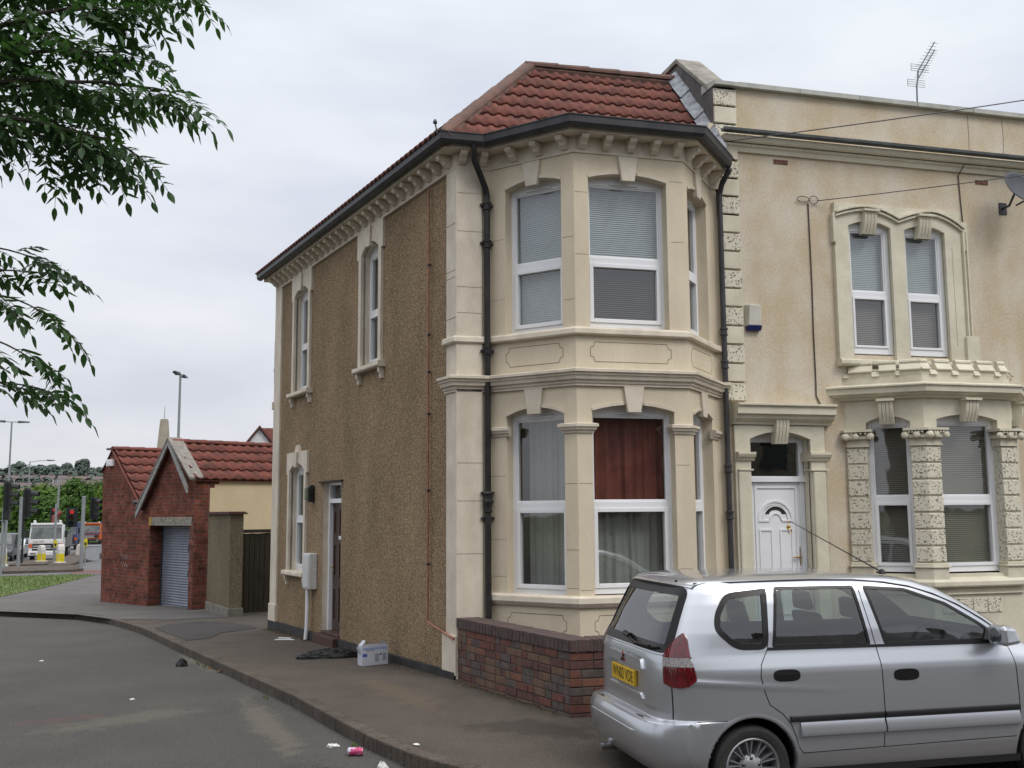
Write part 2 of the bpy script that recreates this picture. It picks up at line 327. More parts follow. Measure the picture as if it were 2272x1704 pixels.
# ---- openings
sw2=OP(2.43,3.10,3.80,5.40,5.53); sw1=OP(5.57,6.33,3.78,5.40,5.53); sw3=OP(5.64,6.44,.88,2.50,2.62); sdr=OP(3.92,4.74,-.02,2.26)
ft=5.745   # underside of frieze
mb=MB()
wall(mb,SW,.24,7.16,lambda a:gs(a)-.1,5.93,[sw2,sw1,sw3,sdr],b=-.02,mi=0,reveal=.13,rmi=1)
side=mb.build('pebble_dashed_side_wall',[peb,cream_trim],H)
# ---- facade
lcu=OP(.21,.953,3.775,5.47,5.54); lcl=OP(.21,.958,.885,2.865,2.945)
fbu=OP(.168,1.10,3.785,5.475,5.54); fbl=OP(.172,1.128,.905,2.885,2.955)
rcu=OP(.14,.905,3.785,5.47,5.54); rcl=OP(.14,.905,.905,2.87,2.945)
mb=MB()
wall(mb,FW,0,.40,-.2,5.93,[]); wall(mb,LC,0,LLC,-.3,5.93,[lcu,lcl]); wall(mb,FB,0,LFB,-.3,5.93,[fbu,fbl]); wall(mb,RC,0,LRC,-.3,5.93,[rcu,rcl]); wall(mb,FW,3.20,3.345,-.2,6.6,[])
mb.face([(.4,0,5.93),(1.137,-.841,5.93),(2.446,-.841,5.93),(3.2,0,5.93)])
Pf=SW(LSD,0,0)
# rear and party walls close the shell
mb.face([(3.34,0,-.3),(3.34,7.5,-.3),(3.34,7.5,7.2),(3.34,0,7.2)]); mb.face([(3.34,7.5,-.6),(Pf.x,Pf.y,-.6),(Pf.x,Pf.y,5.93),(3.34,7.5,5.93)])
mb.build('cream_facade_wall',cream,H)
part('room_lining',darkroom,H,lambda m_:(m_.hexa([(.25,.12,-.1),(3.1,.12,-.1),(3.1,2.6,-.1),(.0,2.6,-.1),(.25,.12,3.1),(3.1,.12,3.1),(3.1,2.6,3.1),(.0,2.6,3.1)]) ,))
bpy.data.objects.remove(bpy.data.objects['room_lining'])
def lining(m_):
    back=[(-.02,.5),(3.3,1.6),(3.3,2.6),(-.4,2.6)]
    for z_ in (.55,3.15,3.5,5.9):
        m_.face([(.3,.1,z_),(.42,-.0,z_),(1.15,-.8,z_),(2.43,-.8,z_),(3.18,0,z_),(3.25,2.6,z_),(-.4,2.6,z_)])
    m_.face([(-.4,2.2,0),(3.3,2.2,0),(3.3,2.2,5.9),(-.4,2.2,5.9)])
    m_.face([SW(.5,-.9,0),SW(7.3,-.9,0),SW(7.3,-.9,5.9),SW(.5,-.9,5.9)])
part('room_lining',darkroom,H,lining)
# ---- corner pilaster and far pilaster
def pil(m_):
    m_.hexa([(-.012,-.03,.0),(.30,-.03,.0),(.30,0,.0),tuple(SW(.02,.0,.0))]+[(-.012,-.03,5.93),(.30,-.03,5.93),(.30,0,5.93),tuple(SW(.02,.0,5.93))])
    m_.fbox(SW,-.02,.255,-.03,.012,.04,5.93)
    m_.fbox(SW,-.03,.33,-.03,.03,.04,.47)
part('corner_pilaster',cream_trim,H,pil,bevel=.01)
part('rear_pilaster',cream_trim,H,lambda m_:(m_.fbox(SW,7.14,7.52,-.05,.012,0.0,5.93),m_.fbox(SW,7.12,7.535,-.05,.03,-.02,.28),m_.fbox(SW,7.5,7.545,-.03,.035,3.62,3.76)),bevel=.008)
def plinth(m_):
    n=10
    for i in range(n):
        s0,s1=LSD*i/n,LSD*(i+1)/n
        if 3.75<(s0+s1)/2<4.7: pass
        m_.hexa([SW(s0,.035,gs(s0)-.2),SW(s1,.035,gs(s1)-.2),SW(s1,-.05,gs(s1)-.2),SW(s0,-.05,gs(s0)-.2),SW(s0,.035,.075-.010*s0),SW(s1,.035,.075-.010*s1),SW(s1,-.05,.075-.01*s1),SW(s0,-.05,.075-.01*s0)])
part('plinth',plin,H,plinth)
# ---- frieze, string courses, sills along the profile path  pilaster/side -> bay
def outline(off,side_s=None,start=0.0):
    # polyline around facade offset outward by off: list of points (xy)
    segs=[(V((0,0,0)),B0),(B0,B1),(B1,B2),(B2,B3),(B3,V((3.345,0,0)))]
    fr=[edgeframe(p,q) for p,q in segs]
    lines=[(f.o+f.n*off,f.u) for f in fr]
    def inter(l1,l2):
        (p,u),(q,v)=l1,l2; d=u.x*v.y-u.y*v.x; t=((q.x-p.x)*v.y-(q.y-p.y)*v.x)/d; return p+u*t
    pts=[]
    sl_=(SW.o+SW.n*off,SW.u)
    if side_s is not None: pts.append(SW(side_s,off,0)); pts.append(inter(sl_,lines[0]))
    else: pts.append(lines[0][0]+lines[0][1]*start)
    for i in range(4): pts.append(inter(lines[i],lines[i+1]))
    pts.append(lines[4][0]+lines[4][1]*.145)
    return pts
def sweep(m_,prof,side_s=None,start=0.,mi=0):  # prof: list of (b,z) closed
    rings=[outline(b,side_s,start) for b,z_ in prof]; n=len(prof); K=len(rings[0]); vs=[];fs=[]
    for k in range(K):
        for i in range(n): vs.append(rings[i][k]+Z*prof[i][1])
    for k in range(K-1):
        for i in range(n): j=(i+1)%n; fs.append((k*n+i,k*n+j,(k+1)*n+j,(k+1)*n+i))
    fs.append(tuple(range(n))); fs.append(tuple((K-1)*n+i for i in range(n-1,-1,-1)))
    m_.mesh(vs,fs,mi)
part('upper_sill_band',cream_trim,H,lambda m_: sweep(m_,[(-.02,3.70),(.045,3.70),(.06,3.715),(.055,3.765),(.04,3.78),(-.02,3.80)],.27),bevel=.004)
part('string_cornice',cream_trim,H,lambda m_: sweep(m_,[(-.02,3.148),(.03,3.148),(.03,3.175),(.045,3.178),(.045,3.205),(.075,3.215),(.085,3.255),(.10,3.26),(.10,3.285),(.125,3.29),(.125,3.318),(.09,3.33),(-.02,3.34)],.27))
part('lower_sill_band',cream_trim,H,lambda m_: sweep(m_,[(-.02,.79),(.03,.80),(.05,.83),(.06,.845),(.055,.90),(.03,.915),(-.02,.925)],None,.36),bevel=.004)
part('frieze_band',cream_trim,H,lambda m_: sweep(m_,[(-.02,ft),(.018,ft),(.018,5.925),(-.02,5.925)],7.5))
# soffit board and gutter
def soff(m_):
    sweep(m_,[(-.03,5.925),(.205,5.915),(.205,5.985),(-.03,5.985)],7.62)
part('soffit_board',cream_trim,H,soff)
def gut(m_):
    pr=[(.215,6.045),(.215,5.97),(.235,5.945),(.285,5.945),(.32,5.975),(.325,6.045),(.335,6.052),(.335,6.062),(.31,6.062),(.308,5.985),(.28,5.96),(.24,5.96),(.227,5.975),(.227,6.045)]
    sweep(m_,pr,7.68)
part('gutter',gutm,H,gut)
# brackets
def corbel(F,a):
    prof=[(0.0,5.915),(.165,5.915),(.17,5.885),(.155,5.86),(.125,5.85),(.10,5.835),(.085,5.81),(.06,5.80),(.045,5.785),(.0,5.775)]
    m_=MB(); n=len(prof)
    m_.mesh([F(a-.040,b+.015,z_) for b,z_ in prof]+[F(a+.040,b+.015,z_) for b,z_ in prof],[tuple(range(n)),tuple(range(2*n-1,n-1,-1))]+[(i,n+i,n+(i+1)%n,(i+1)%n) for i in range(n)])
    m_.build('corbel',cream_trim,H,bevel=.004)
for i in range(27): corbel(SW,.14+i*.277)
for a in (.06,.30): corbel(FW,a)
for a in (.36,.69,1.03): corbel(LC,a)
for a in (.09,.37,.655,.94,1.22): corbel(FB,a)
for a in (.09,.40,.72,1.03): corbel(RC,a)
# keystones
def keyst(F,c,zb,zt_,wb,wt,b=.035):
    part('keystone',cream_trim,H,lambda m_: m_.prism(F,[(c-wb/2,zb),(c+wb/2,zb),(c+wt/2,zt_),(c-wt/2,zt_)],-.02,b),bevel=.006)
for F,o in ((LC,lcu),(FB,fbu),(RC,rcu)): keyst(F,(o['a0']+o['a1'])/2,5.455,5.735,.15,.235)
for F,o in ((LC,lcl),(FB,fbl),(RC,rcl)): keyst(F,(o['a0']+o['a1'])/2,2.865,3.146,.155,.24)
# arch mouldings
def arch(F,o):
    for half in (0,1):
      def f(m_):
        n=8; c=(o['a0']+o['a1'])/2
        for i in range(4*half,4*half+4):
            p=o['a0']+(o['a1']-o['a0'])*i/n; q=o['a0']+(o['a1']-o['a0'])*(i+1)/n
            if abs((p+q)/2-c)<.07: continue
            m_.hexa([F(p,.015,top(o,p)-.004),F(q,.015,top(o,q)-.004),F(q,-.02,top(o,q)-.004),F(p,-.02,top(o,p)-.004),F(p,.015,top(o,p)+.028),F(q,.015,top(o,q)+.028),F(q,-.02,top(o,q)+.028),F(p,-.02,top(o,p)+.028)])
      part('arch_moulding',cream_trim,H,f)
for F,o in ((LC,lcu),(FB,fbu),(RC,rcu),(LC,lcl),(FB,fbl),(RC,rcl)): arch(F,o)
# capitals on the ground-floor piers
capp=[(-.02,2.64),(.015,2.64),(.02,2.66),(.04,2.675),(.045,2.70),(.06,2.705),(.06,2.735),(.03,2.745),(-.02,2.75)]
def cap_seg(pts_frames):
    part('pier_capital',cream_trim,H,pts_frames,bevel=.003)
def capstrip(m_,F,a0,a1):
    n=len(capp); m_.profile([lambda b,z_,a=a:F(a,b,z_) for a in (a0,a1)],capp)
    # returns into reveal
def corner_cap(F1,a0,Fa_len,F2,a1):
    def f(m_):
        n=len(capp); rings=[]
        for b,z_ in capp:
            p0=F1(a0-(b*.9 if b>0 else 0),b,z_); p2=F2(a1+(b*.9 if b>0 else 0),b,z_)
            l1=(F1(0,b,z_),F1.u); l2=(F2(0,b,z_),F2.u); d=l1[1].x*l2[1].y-l1[1].y*l2[1].x; q=l2[0]-l1[0]; t=(q.x*l2[1].y-q.y*l2[1].x)/d
            rings.append([F1(a0-.0,-.09,z_) if False else F1(a0-max(b,0),-.08,z_),p0,l1[0]+l1[1]*t,p2,F2(a1+max(b,0),-.08,z_)])
        vs=[rings[i][k] for k in range(5) for i in range(n)]; fs=[]
        for k in range(4):
            for i in range(n): j=(i+1)%n; fs.append((k*n+i,k*n+j,(k+1)*n+j,(k+1)*n+i))
        m_.mesh(vs,fs)
    part('pier_capital',cream_trim,H,f)
corner_cap(LC,lcl['a1'],LLC,FB,fbl['a0']); corner_cap(FB,fbl['a1'],LFB,RC,rcl['a0'])
part('pier_capital',cream_trim,H,lambda m_: capstrip(m_,LC,.02,lcl['a0']+.05)); part('pier_capital',cream_trim,H,lambda m_: capstrip(m_,RC,rcl['a1']-.05,LRC+.02))
# incised panels
def panel(F,a0,a1,z0,z1):
    def f(m_):
        c=.05; r_=.035; P=[(a0+c,z0),(a1-c,z0),(a1-c+.0,z0+.0),(a1-r_,z0+c),(a1,z0+c+.01),(a1,z1-c-.01),(a1-r_,z1-c),(a1-c,z1),(a0+c,z1),(a0+r_,z1-c),(a0,z1-c-.01),(a0,z0+c+.01),(a0+r_,z0+c)]
        P=[P[i] for i in range(len(P)) if i!=2]
        for p,q in zip(P,P[1:]+P[:1]):
            d=V((q[0]-p[0],q[1]-p[1])); 
            if d.length<1e-4: continue
            d.normalize(); nx,ny=-d[1]*.0035,d[0]*.0035
            m_.mesh([F(p[0]-nx,.0015,p[1]-ny),F(q[0]-nx,.0015,q[1]-ny),F(q[0]+nx,.0015,q[1]+ny),F(p[0]+nx,.0015,p[1]+ny)],[(0,1,2,3)])
    part('panel_groove',groove,H,f)
groove=M('dark_joint_groove',(.22,.17,.12),rough=1,fine=.1)  # flat dark brown lines for panel outlines and joints
for z0,z1 in ((3.415,3.63),(.50,.715)):
    panel(LC,.21,.955,z0,z1); panel(FB,.165,1.11,z0,z1); panel(RC,.14,.97,z0,z1)
def joints(m_):
    def ln(F,a0,a1,z_,b=.0015): m_.face([F(a0,b,z_-.002),F(a1,b,z_-.002),F(a1,b,z_+.002),F(a0,b,z_+.002)])
    for z_ in (1.35,1.93,2.35,4.05,4.35,5.0,5.45): ln(FW,.0,.295,z_,.0325)
    for z_ in (1.1,1.5,2.2,4.2,4.9): 
        ln(LC,.0,.2,z_); ln(LC,.97,1.11,z_-.1)
    for z_ in (.98,2.1,4.6,5.3): ln(FB,.01,.16,z_); ln(FB,1.14,1.3,z_+.2)
    for z_ in (4.0,4.47,4.55,5.1): m_.face([SW(.0,.0145,z_-.003),SW(.25,.0145,z_-.003),SW(.25,.0145,z_+.003),SW(0,.0145,z_+.003)])
part('render_joint',groove,H,joints)
# windows of the bay
bw=('blind',blindw,5.415-.83+.02,5.43,1.15)
window(H,LC,lcu,zt=4.57,dress=(('blind',blindw,3.86,5.43,1.2),),label='bay window with white venetian blinds fully closed')
window(H,FB,fbu,zt=4.575,dress=(('blind',blindw,4.56,5.43,1.05),('blind',blindd,3.90,4.53,.45)),label='bay window with blinds closed above and half open below')
window(H,RC,rcu,zt=4.575,dress=(('blind',blindd,3.86,5.43,1.0),))
window(H,LC,lcl,zt=1.87,dress=(('curtain','net_curtain',netm,.30,.90,.95,2.84,7,.022),))
window(H,FB,fbl,zt=1.875,dress=(('curtain','net_curtain',netm,.22,1.09,.98,1.95,9,.022),('curtain','red_curtain',redcur,.27,.88,1.80,2.84,5,.03),('curtain','red_curtain',redcur,.86,1.10,1.85,2.84,2,.02)),label='ground floor bay window with a red curtain over net')
window(H,RC,rcl,zt=1.875,dress=(('blind',blindd,.95,2.84,.9),))
# side windows with surrounds
def side_window(o,zt,head_top,shoulder,bump=False):
    c=(o['a0']+o['a1'])/2; a0,a1=o['a0'],o['a1']; w_=.10; sh=.16
    window(H,SW,o,d=.115,zt=zt,dress=(('blind',blindd,o['z0']+.05,o['zs']-.02,1.1),),vent=False,ow=.045,sash=.03)
    def f(m_):
        ho=OP(a0,a1,o['z0'],o['zs'],o['zc'])
        m_.fbox(SW,a0-w_,a0,-.05,.02,o['z0'],shoulder); m_.fbox(SW,a1,a1+w_,-.05,.02,o['z0'],shoulder)
        n=8
        xs=[a0-sh]+[a0+(a1-a0)*i/n for i in range(n+1)]+[a1+sh]
        for p,q in zip(xs,xs[1:]):
            zp=top(o,p) if a0<=p<=a1 else shoulder; zq=top(o,q) if a0<=q<=a1 else shoulder
            if q<=a0: zp=zq=shoulder
            if p>=a1: zp=zq=shoulder
            m_.hexa([SW(p,.02,zp),SW(q,.02,zq),SW(q,-.05,zq),SW(p,-.05,zp),SW(p,.02,head_top),SW(q,.02,head_top),SW(q,-.05,head_top),SW(p,-.05,head_top)])
        if bump: m_.prism(SW,[(c-.12,head_top),(c+.12,head_top),(c+.08,head_top+.07),(c+.03,head_top+.11),(c-.03,head_top+.11),(c-.08,head_top+.07)],-.04,.02)
        m_.prism(SW,[(c-.06,o['zc']-.07),(c+.06,o['zc']-.07),(c+.09,head_top-.005),(c-.09,head_top-.005)],-.05,.05)
    part('window_surround',cream_trim,H,f)
    def g(m_):
        m_.profile([lambda b,z_,a=a:SW(a,b,z_) for a in (a0-.19,a1+.15)],[(-.05,o['z0']-.07),(.07,o['z0']-.07),(.085,o['z0']-.05),(.08,o['z0']),(-.16,o['z0']+.02)])
    part('window_sill',cream_trim,H,g,bevel=.005)
    for a in (a0-.11,a1+.07):
        part('sill_bracket',cream_trim,H,lambda m_: m_.profile([lambda b,z_,a=q:SW(a,b,z_) for q in (a-.035,a+.035)],[(-.03,o['z0']-.22),(.02,o['z0']-.22),(.025,o['z0']-.16),(.045,o['z0']-.14),(.05,o['z0']-.07),(-.03,o['z0']-.07)]),bevel=.003)
side_window(sw2,4.56,5.75,5.36); side_window(sw1,4.56,5.75,5.36); side_window(sw3,1.72,2.80,2.45,True)
# front door in the side wall
brown=M('dark_brown_door_paint',(.055,.026,.018),rough=.35,col2=(.04,.02,.014),scale=5,spec=.5)
def doorf(m_):
    b=-.12; m_.fbox(SW,3.92,3.975,b-.07,b+.02,.07,2.26); m_.fbox(SW,4.685,4.74,b-.07,b+.02,.07,2.26)
    m_.fbox(SW,3.975,4.685,b-.07,b+.018,1.955,2.02); m_.fbox(SW,3.975,4.685,b-.07,b+.018,2.22,2.26)
df=part('door_frame',upvc,H,doorf,bevel=.004)
def doorl(m_):
    b=-.16; m_.fbox(SW,3.975,4.685,b-.04,b,.08,1.955)
dl=part('door',brown,H,doorl)
def dpan(m_):
    b=-.16
    for x0,x1 in ((4.04,4.30),(4.36,4.62)):
        for z0,z1 in ((.22,.72),(.86,1.36),(1.48,1.86)):
            for q in ((x0,x1,z0,z0+.03),(x0,x1,z1-.03,z1),(x0,x0+.03,z0+.03,z1-.03),(x1-.03,x1,z0+.03,z1-.03)): m_.fbox(SW,q[0],q[1],b,b+.014,q[2],q[3])
part('door_panel',brown,dl,dpan,bevel=.004)
brass=M('brass',(.55,.36,.10),rough=.3,metal=1,fine=0)
part('handle',brass,dl,lambda m_:(m_.fbox(SW,4.61,4.64,-.16,-.145,.93,1.06),m_.fbox(SW,4.56,4.64,-.135,-.12,1.0,1.02),m_.fbox(SW,4.62,4.635,-.15,-.125,1.0,1.02)))
part('number_plate',upvc,dl,lambda m_:m_.fbox(SW,4.27,4.40,-.16,-.15,1.42,1.47))
part('pull_handle',upvc,dl,lambda m_:m_.fbox(SW,4.02,4.045,-.16,-.11,.72,1.02))
part('fanlight_pane',glass,df,lambda m_:m_.face([SW(3.975,-.15,2.02),SW(4.685,-.15,2.02),SW(4.685,-.15,2.22),SW(3.975,-.15,2.22)]))
part('door_step',M('brown_painted_step',(.07,.035,.028),rough=.6),H,lambda m_:(m_.fbox(SW,3.88,4.80,-.15,.10,-.3,.045),m_.fbox(SW,3.93,4.73,-.17,.0,.045,.082)),bevel=.008)
part('drip_moulding',M('dark_drip_board',(.05,.04,.035),rough=.8),H,lambda m_:m_.fbox(SW,3.84,4.86,-.02,.03,2.265,2.285))
# copper pipe on the side wall
cop=M('pink_painted_pipe',(.36,.15,.10),rough=.5,col2=(.26,.11,.08),scale=9)
def pipe_(m_):
    m_.tube([SW(.73,.022,5.72),SW(.735,.02,4.0),SW(.74,.02,2.4),SW(.735,.02,.56)],.011); m_.tube([SW(.735,.022,.55),SW(.4,.03,.5),SW(-.02,.045,.44)],.014)
pc=part('gas_pipe',cop,H,pipe_,smooth='auto')
part('pipe_clip',blackm,pc,lambda m_:[m_.fbox(SW,.71,.765,0,.035,z_,z_+.02) for z_ in (1.2,2.05,2.95,3.45,3.9,4.75)])
# downpipes
def dp(m_,x,y,z0,z1,r_=.036,col=()):
    m_.tube([(x,y,z0),(x,y,z1)],r_,12)
    for zc in col: m_.lathe((x,y,zc),[(r_+.004,-.05),(r_+.014,-.045),(r_+.014,-.03),(r_+.006,-.025),(r_+.006,.02),(r_+.016,.025),(r_+.016,.045),(r_+.002,.05)],12)
d1=part('downpipe',blackm,H,lambda m_:(dp(m_,.345,-.065,.0,5.42,col=(1.85,3.62,4.85,5.3)),m_.tube([(.345,-.065,5.42),(.33,-.075,5.5),(.17,-.20,5.78),(.15,-.245,5.85),(.15,-.26,5.95)],.036,12),m_.lathe((.345,-.065,1.95),[(.04,-.06),(.062,-.05),(.062,-.02),(.045,0),(.045,.04),(.066,.06),(.05,.08)],12)),smooth='auto')
part('pipe_clip',blackm,d1,lambda m_:[m_.fbox(FW,.27,.42,.0,.06,z_,z_+.03) for z_ in (1.72,2.0,3.6,4.85,5.3)])
part('downpipe',gutm,H,lambda m_:(dp(m_,3.295,-.06,-.1,5.66,.034,(1.75,2.3,3.55,3.95)),m_.tube([(3.295,-.06,5.66),(3.31,-.10,5.78),(3.34,-.27,5.93)],.034,12)),smooth='auto')
# ---- roof
TW,TG=.145,.335
def tiles(m_,O,u,v,n,a0,a1,L_,rows=None,amp=.024,lift=.026,clips=(),TW=.145):
    """corrugated interlocking tiles: u along eave, v up slope, n normal"""
    O,u,v,n=V(O),V(u).normalized(),V(v).normalized(),V(n).normalized()
    rows=rows or max(1,round(L_/TG)); g_=L_/rows; nu=int((a1-a0)/TW*6)+1
    bm=bmesh.new()
    for r_ in range(rows):
        ring=[]
        for j,(t,h) in enumerate(((0,0.004),(0,lift),(g_*1.02,0.0))):
            row=[]
            for i in range(nu+1):
                a=a0+(a1-a0)*i/nu; ph=(a/TW)%1.0
                prof=amp*(max(0,math.sin(PI*ph/.62))**.8 if ph<.62 else -.10*math.sin(PI*(ph-.62)/.38))
                if j==0: prof*=.9
                row.append(bm.verts.new(O+u*a+v*(r_*g_+t)+n*(prof+h)))
            ring.append(row)
        for j in range(2):
            for i in range(nu):
                f_=bm.faces.new((ring[j][i],ring[j][i+1],ring[j+1][i+1],ring[j+1][i])); f_.smooth=(j==1)
    for pco,pno in clips:
        bmesh.ops.bisect_plane(bm,geom=bm.verts[:]+bm.edges[:]+bm.faces[:],plane_co=pco,plane_no=pno,clear_outer=True)
    bm.verts.index_update(); idx={v_:i for i,v_ in enumerate(bm.verts)}
    m_.mesh([v_.co.copy() for v_ in bm.verts],[tuple(idx[q] for q in f_.verts) for f_ in bm.faces]); sm=[f_.smooth for f_ in bm.faces]; bm.free(); return sm
def hinter(p,u,q,v):
    d=u.x*v.y-u.y*v.x; t=((q.x-p.x)*v.y-(q.y-p.y)*v.x)/d; return p+u*t
ez=6.02
K=hinter(SW(0,.30,0),sdv,V((0,-.30,0)),V((1,0,0))); K.z=ez
A=V((1.20,1.10,7.555)); Kr=V((3.28,-.30,ez)); Ar=V((3.28,1.10,7.575)); Kf=K+sdv*7.9; A2=A+sdv*6.35; A2.z=7.555
rf=MB()
rf.face([K,Kr,Ar,A]); rf.face([K,A,A2,Kf]); rf.face([A,Ar,V((3.34,7.5,7.56)),A2]); rf.face([Kf,A2,V((3.34,7.5,7.56)),V((3.34,7.5,5.9)),SW(LSD,0,5.93)])
ROOF=rf.build('roof',tile,H)
vdir=(A-K); vf=V((0,1.4,1.545)).normalized(); nf=V((1,0,0)).cross(vf)
sm=MB(); s_=tiles(sm,K,V((1,0,0)),vf,nf,-.1,3.62,(Ar-Kr).length,7,clips=((K,(A-K).cross(nf)*1.0*(-1 if (A-K).cross(nf).dot(V((1,0,0)))>0 else 1)),))
t1=sm.build('roof_tiles',tile,ROOF); t1.data.polygons.foreach_set('use_smooth',s_[:len(t1.data.polygons)])
# side slope
us=sdv; hs=A2-Kf; vs_=(A-K)-us*((A-K).dot(us)); vs_.normalize(); ns=us.cross(vs_); ns=-ns if ns.z<0 else ns
cl=(A-K).cross(ns); cl=-cl if cl.dot(us)>0 else cl
sm=MB(); s_=tiles(sm,K-snv*.03+Z*.012,us,vs_,ns,-.1,8.0,((A-K)-us*((A-K).dot(us))).length,7,clips=((K,cl),(Kf,us)))
t2=sm.build('roof_tiles',tile,ROOF); t2.data.polygons.foreach_set('use_smooth',s_[:len(t2.data.polygons)])
def ridge(m_,p,q,r_=.11,seg=.42):
    p,q=V(p),V(q); d=(q-p); n=max(1,int(d.length/seg)); d.normalize(); x=d.cross(Z).normalized(); y=x.cross(d)
    L_=(q-p).length/n
    for i in range(n):
        vs=[];fs=[]
        for t,e in ((i*L_,.0),((i+1)*L_+.01,.012)):
            for k in range(9):
                a=-.25+ (PI+.5)*k/8; vs.append(p+d*t+x*math.cos(a)*(r_+e)+y*(math.sin(a)*(r_*.62+e)))
        for k in range(8): fs.append((k,k+1,k+10,k+9))
        fs.append(tuple(range(9))); fs.append(tuple(range(17,8,-1))); m_.mesh(vs,fs)
part('hip_ridge_tiles',ridgem,ROOF,lambda m_: ridge(m_,K+V((.02,.05,.02)),A+V((0,0,.02)),.105))
part('ridge_bedding',ridgem,ROOF,lambda m_:(m_.tube([A+V((0,0,-.03)),Ar+V((0,0,-.03))],.10,8),m_.tube([K+V((.04,.05,-.02)),A+V((0,0,-.03))],.11,8)))
part('ridge_tiles',ridgem,ROOF,lambda m_:(ridge(m_,A+V((-.05,0,.02)),Ar+V((0,0,.02)),.11),ridge(m_,A+V((0,0,.0)),A2,.09)))
# lead flat over the bay
part('bay_lead_roof',leadm,H,lambda m_: m_.face([p+Z*6.0 for p in outline(.21,None,0.)[:-1]]))
# lead steps against the party wall
def flash(m_):
    for i in range(7):
        t0,t1=i/7,(i+1)/7; p=Kr.lerp(Ar,t0); q=Kr.lerp(Ar,t1)
        a=p+nf*(.05+.02*(i%2)); b_=q+nf*.05
        m_.hexa([a+V((-.15,0,0)),a+V((.0,0,0)),b_+V((.0,0,.0)),b_+V((-.15,0,0)),a+V((-.13,0,.02)),a+V((.0,0,.14)),b_+V((.0,0,.14)),b_+V((-.13,0,.02))])
part('lead_flashing',leadm,H,flash,bevel=.01)
def part_wall(m_):
    pf=[(-.0,5.4),(0,7.08),(.14,7.08),(1.0,7.80),(2.4,7.80),(2.4,5.4)]
    n=len(pf); m_.mesh([(3.28,y,z_) for y,z_ in pf]+[(3.58,y,z_) for y,z_ in pf],[tuple(range(n)),tuple(range(2*n-1,n-1,-1))]+[(i,n+i,n+(i+1)%n,(i+1)%n) for i in range(n)])
# fascia moss clump and cable bracket on the gutter corner
part('gutter_bracket',gutm,H,lambda m_: (m_.tube([K+V((-.05,-.02,.0)),K+V((-.07,.0,.13))],.009,5),m_.lathe(K+V((-.07,.0,.12)),[(.022,0),(.026,.02),(.01,.05)],8)))
# ================================================================== neighbouring terraced house
T=thing('terraced_house',(3.4,0,0),'flat parapet terraced house in mottled tan render with carved stone quoins and a battlemented bay','house')
tan=M('tan_render',(.52,.428,.30),rough=.9,col2=(.59,.53,.435),scale=1.9,detail=9,bump=.5,bscale=80,fine=.10,fscale=45,stops=(.40,.60),aniso=(1,1,.7))
TX1=10.5
nd=OP(3.60,4.415,-.2,2.66,2.75); nw1=OP(5.09,5.705,3.74,5.40,5.475); nw2=OP(5.91,6.52,3.74,5.39,5.465)
mb=MB()
bay_hole=OP(5.0,7.35,.4,3.1)
wall(mb,FW,3.345,TX1,-.4,7.09,[nd,nw1,nw2,bay_hole],reveal=.12,rmi=1)
mb.face([(3.35,0,7.05),(TX1,0,7.05),(TX1,8,7.05),(3.35,8,7.05)]); mb.face([(TX1,0,-.4),(TX1,8,-.4),(TX1,8,7.05),(TX1,0,7.05)]); mb.face([(3.35,8,-.4),(TX1,8,-.4),(TX1,8,7.05),(3.35,8,7.05)])
mb.build('rendered_wall',[tan,trim2],T)
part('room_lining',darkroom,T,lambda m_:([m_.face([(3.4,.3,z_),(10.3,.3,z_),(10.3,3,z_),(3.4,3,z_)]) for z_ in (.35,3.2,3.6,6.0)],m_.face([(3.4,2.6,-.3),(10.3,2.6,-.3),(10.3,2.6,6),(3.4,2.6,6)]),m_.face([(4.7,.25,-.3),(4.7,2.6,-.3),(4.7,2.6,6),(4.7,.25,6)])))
part('party_parapet',M('dark_grey_render',(.13,.125,.125),rough=.9,col2=(.085,.08,.08),scale=4,bump=.4,fine=.1),T,part_wall)
def rake(m_):
    P=[(-.03,7.09),(.13,7.09),(1.0,7.81),(2.4,7.81)]
    for (y0,z0),(y1,z1) in zip(P[1:],P[2:]): m_.hexa([(3.25,y0,z0),(3.61,y0,z0),(3.61,y1,z1),(3.25,y1,z1),(3.25,y0,z0+.07),(3.61,y0,z0+.07),(3.61,y1,z1+.07),(3.25,y1,z1+.07)])
part('raking_coping',stoneg,T,rake,bevel=.01)
ledg=M('weathered_parapet_coping',(.50,.50,.46),rough=.85,col2=(.34,.35,.32),scale=4,detail=7,fine=.06,bump=.3)
for i in range(8):
    x0=3.60+i*.87; part('parapet_coping',ledg,T,lambda m_: m_.hexa([(x0+.004,-.07,7.085),(x0+.866,-.07,7.085),(x0+.866,.35,7.085),(x0+.004,.35,7.085),(x0+.004,-.07,7.145),(x0+.866,-.07,7.145),(x0+.866,.35,7.18),(x0+.004,.35,7.18)]))
part('parapet_coping',ledg,T,lambda m_: m_.hexa([(3.27,-.09,7.08),(3.60,-.09,7.08),(3.60,.30,7.08),(3.27,.30,7.08),(3.27,-.09,7.13),(3.60,-.09,7.13),(3.60,.30,7.20),(3.27,.30,7.20)]))
for k in range(17):
    z0=3.11+k*.2322; 
    part('quoin_block',carved if k%2==0 else trim2,T,lambda m_: m_.fbox(FW,3.335 if k<14 else 3.28,3.58,-.02,.035,z0+.012,z0+.2202),bevel=.008)
def corn(m_):
    for pr in ([(-.02,6.395),(.10,6.345),(.125,6.36),(.14,6.39),(.145,6.40),(.145,6.425),(-.02,6.43)],[(-.02,6.25),(.03,6.25),(.045,6.30),(.075,6.32),(.075,6.345),(.05,6.36),(-.02,6.37)]):
        m_.profile([lambda b,z_,a=a:FW(a,b,z_) for a in (3.345,TX1)],pr)
part('eaves_cornice',trim2,T,corn)
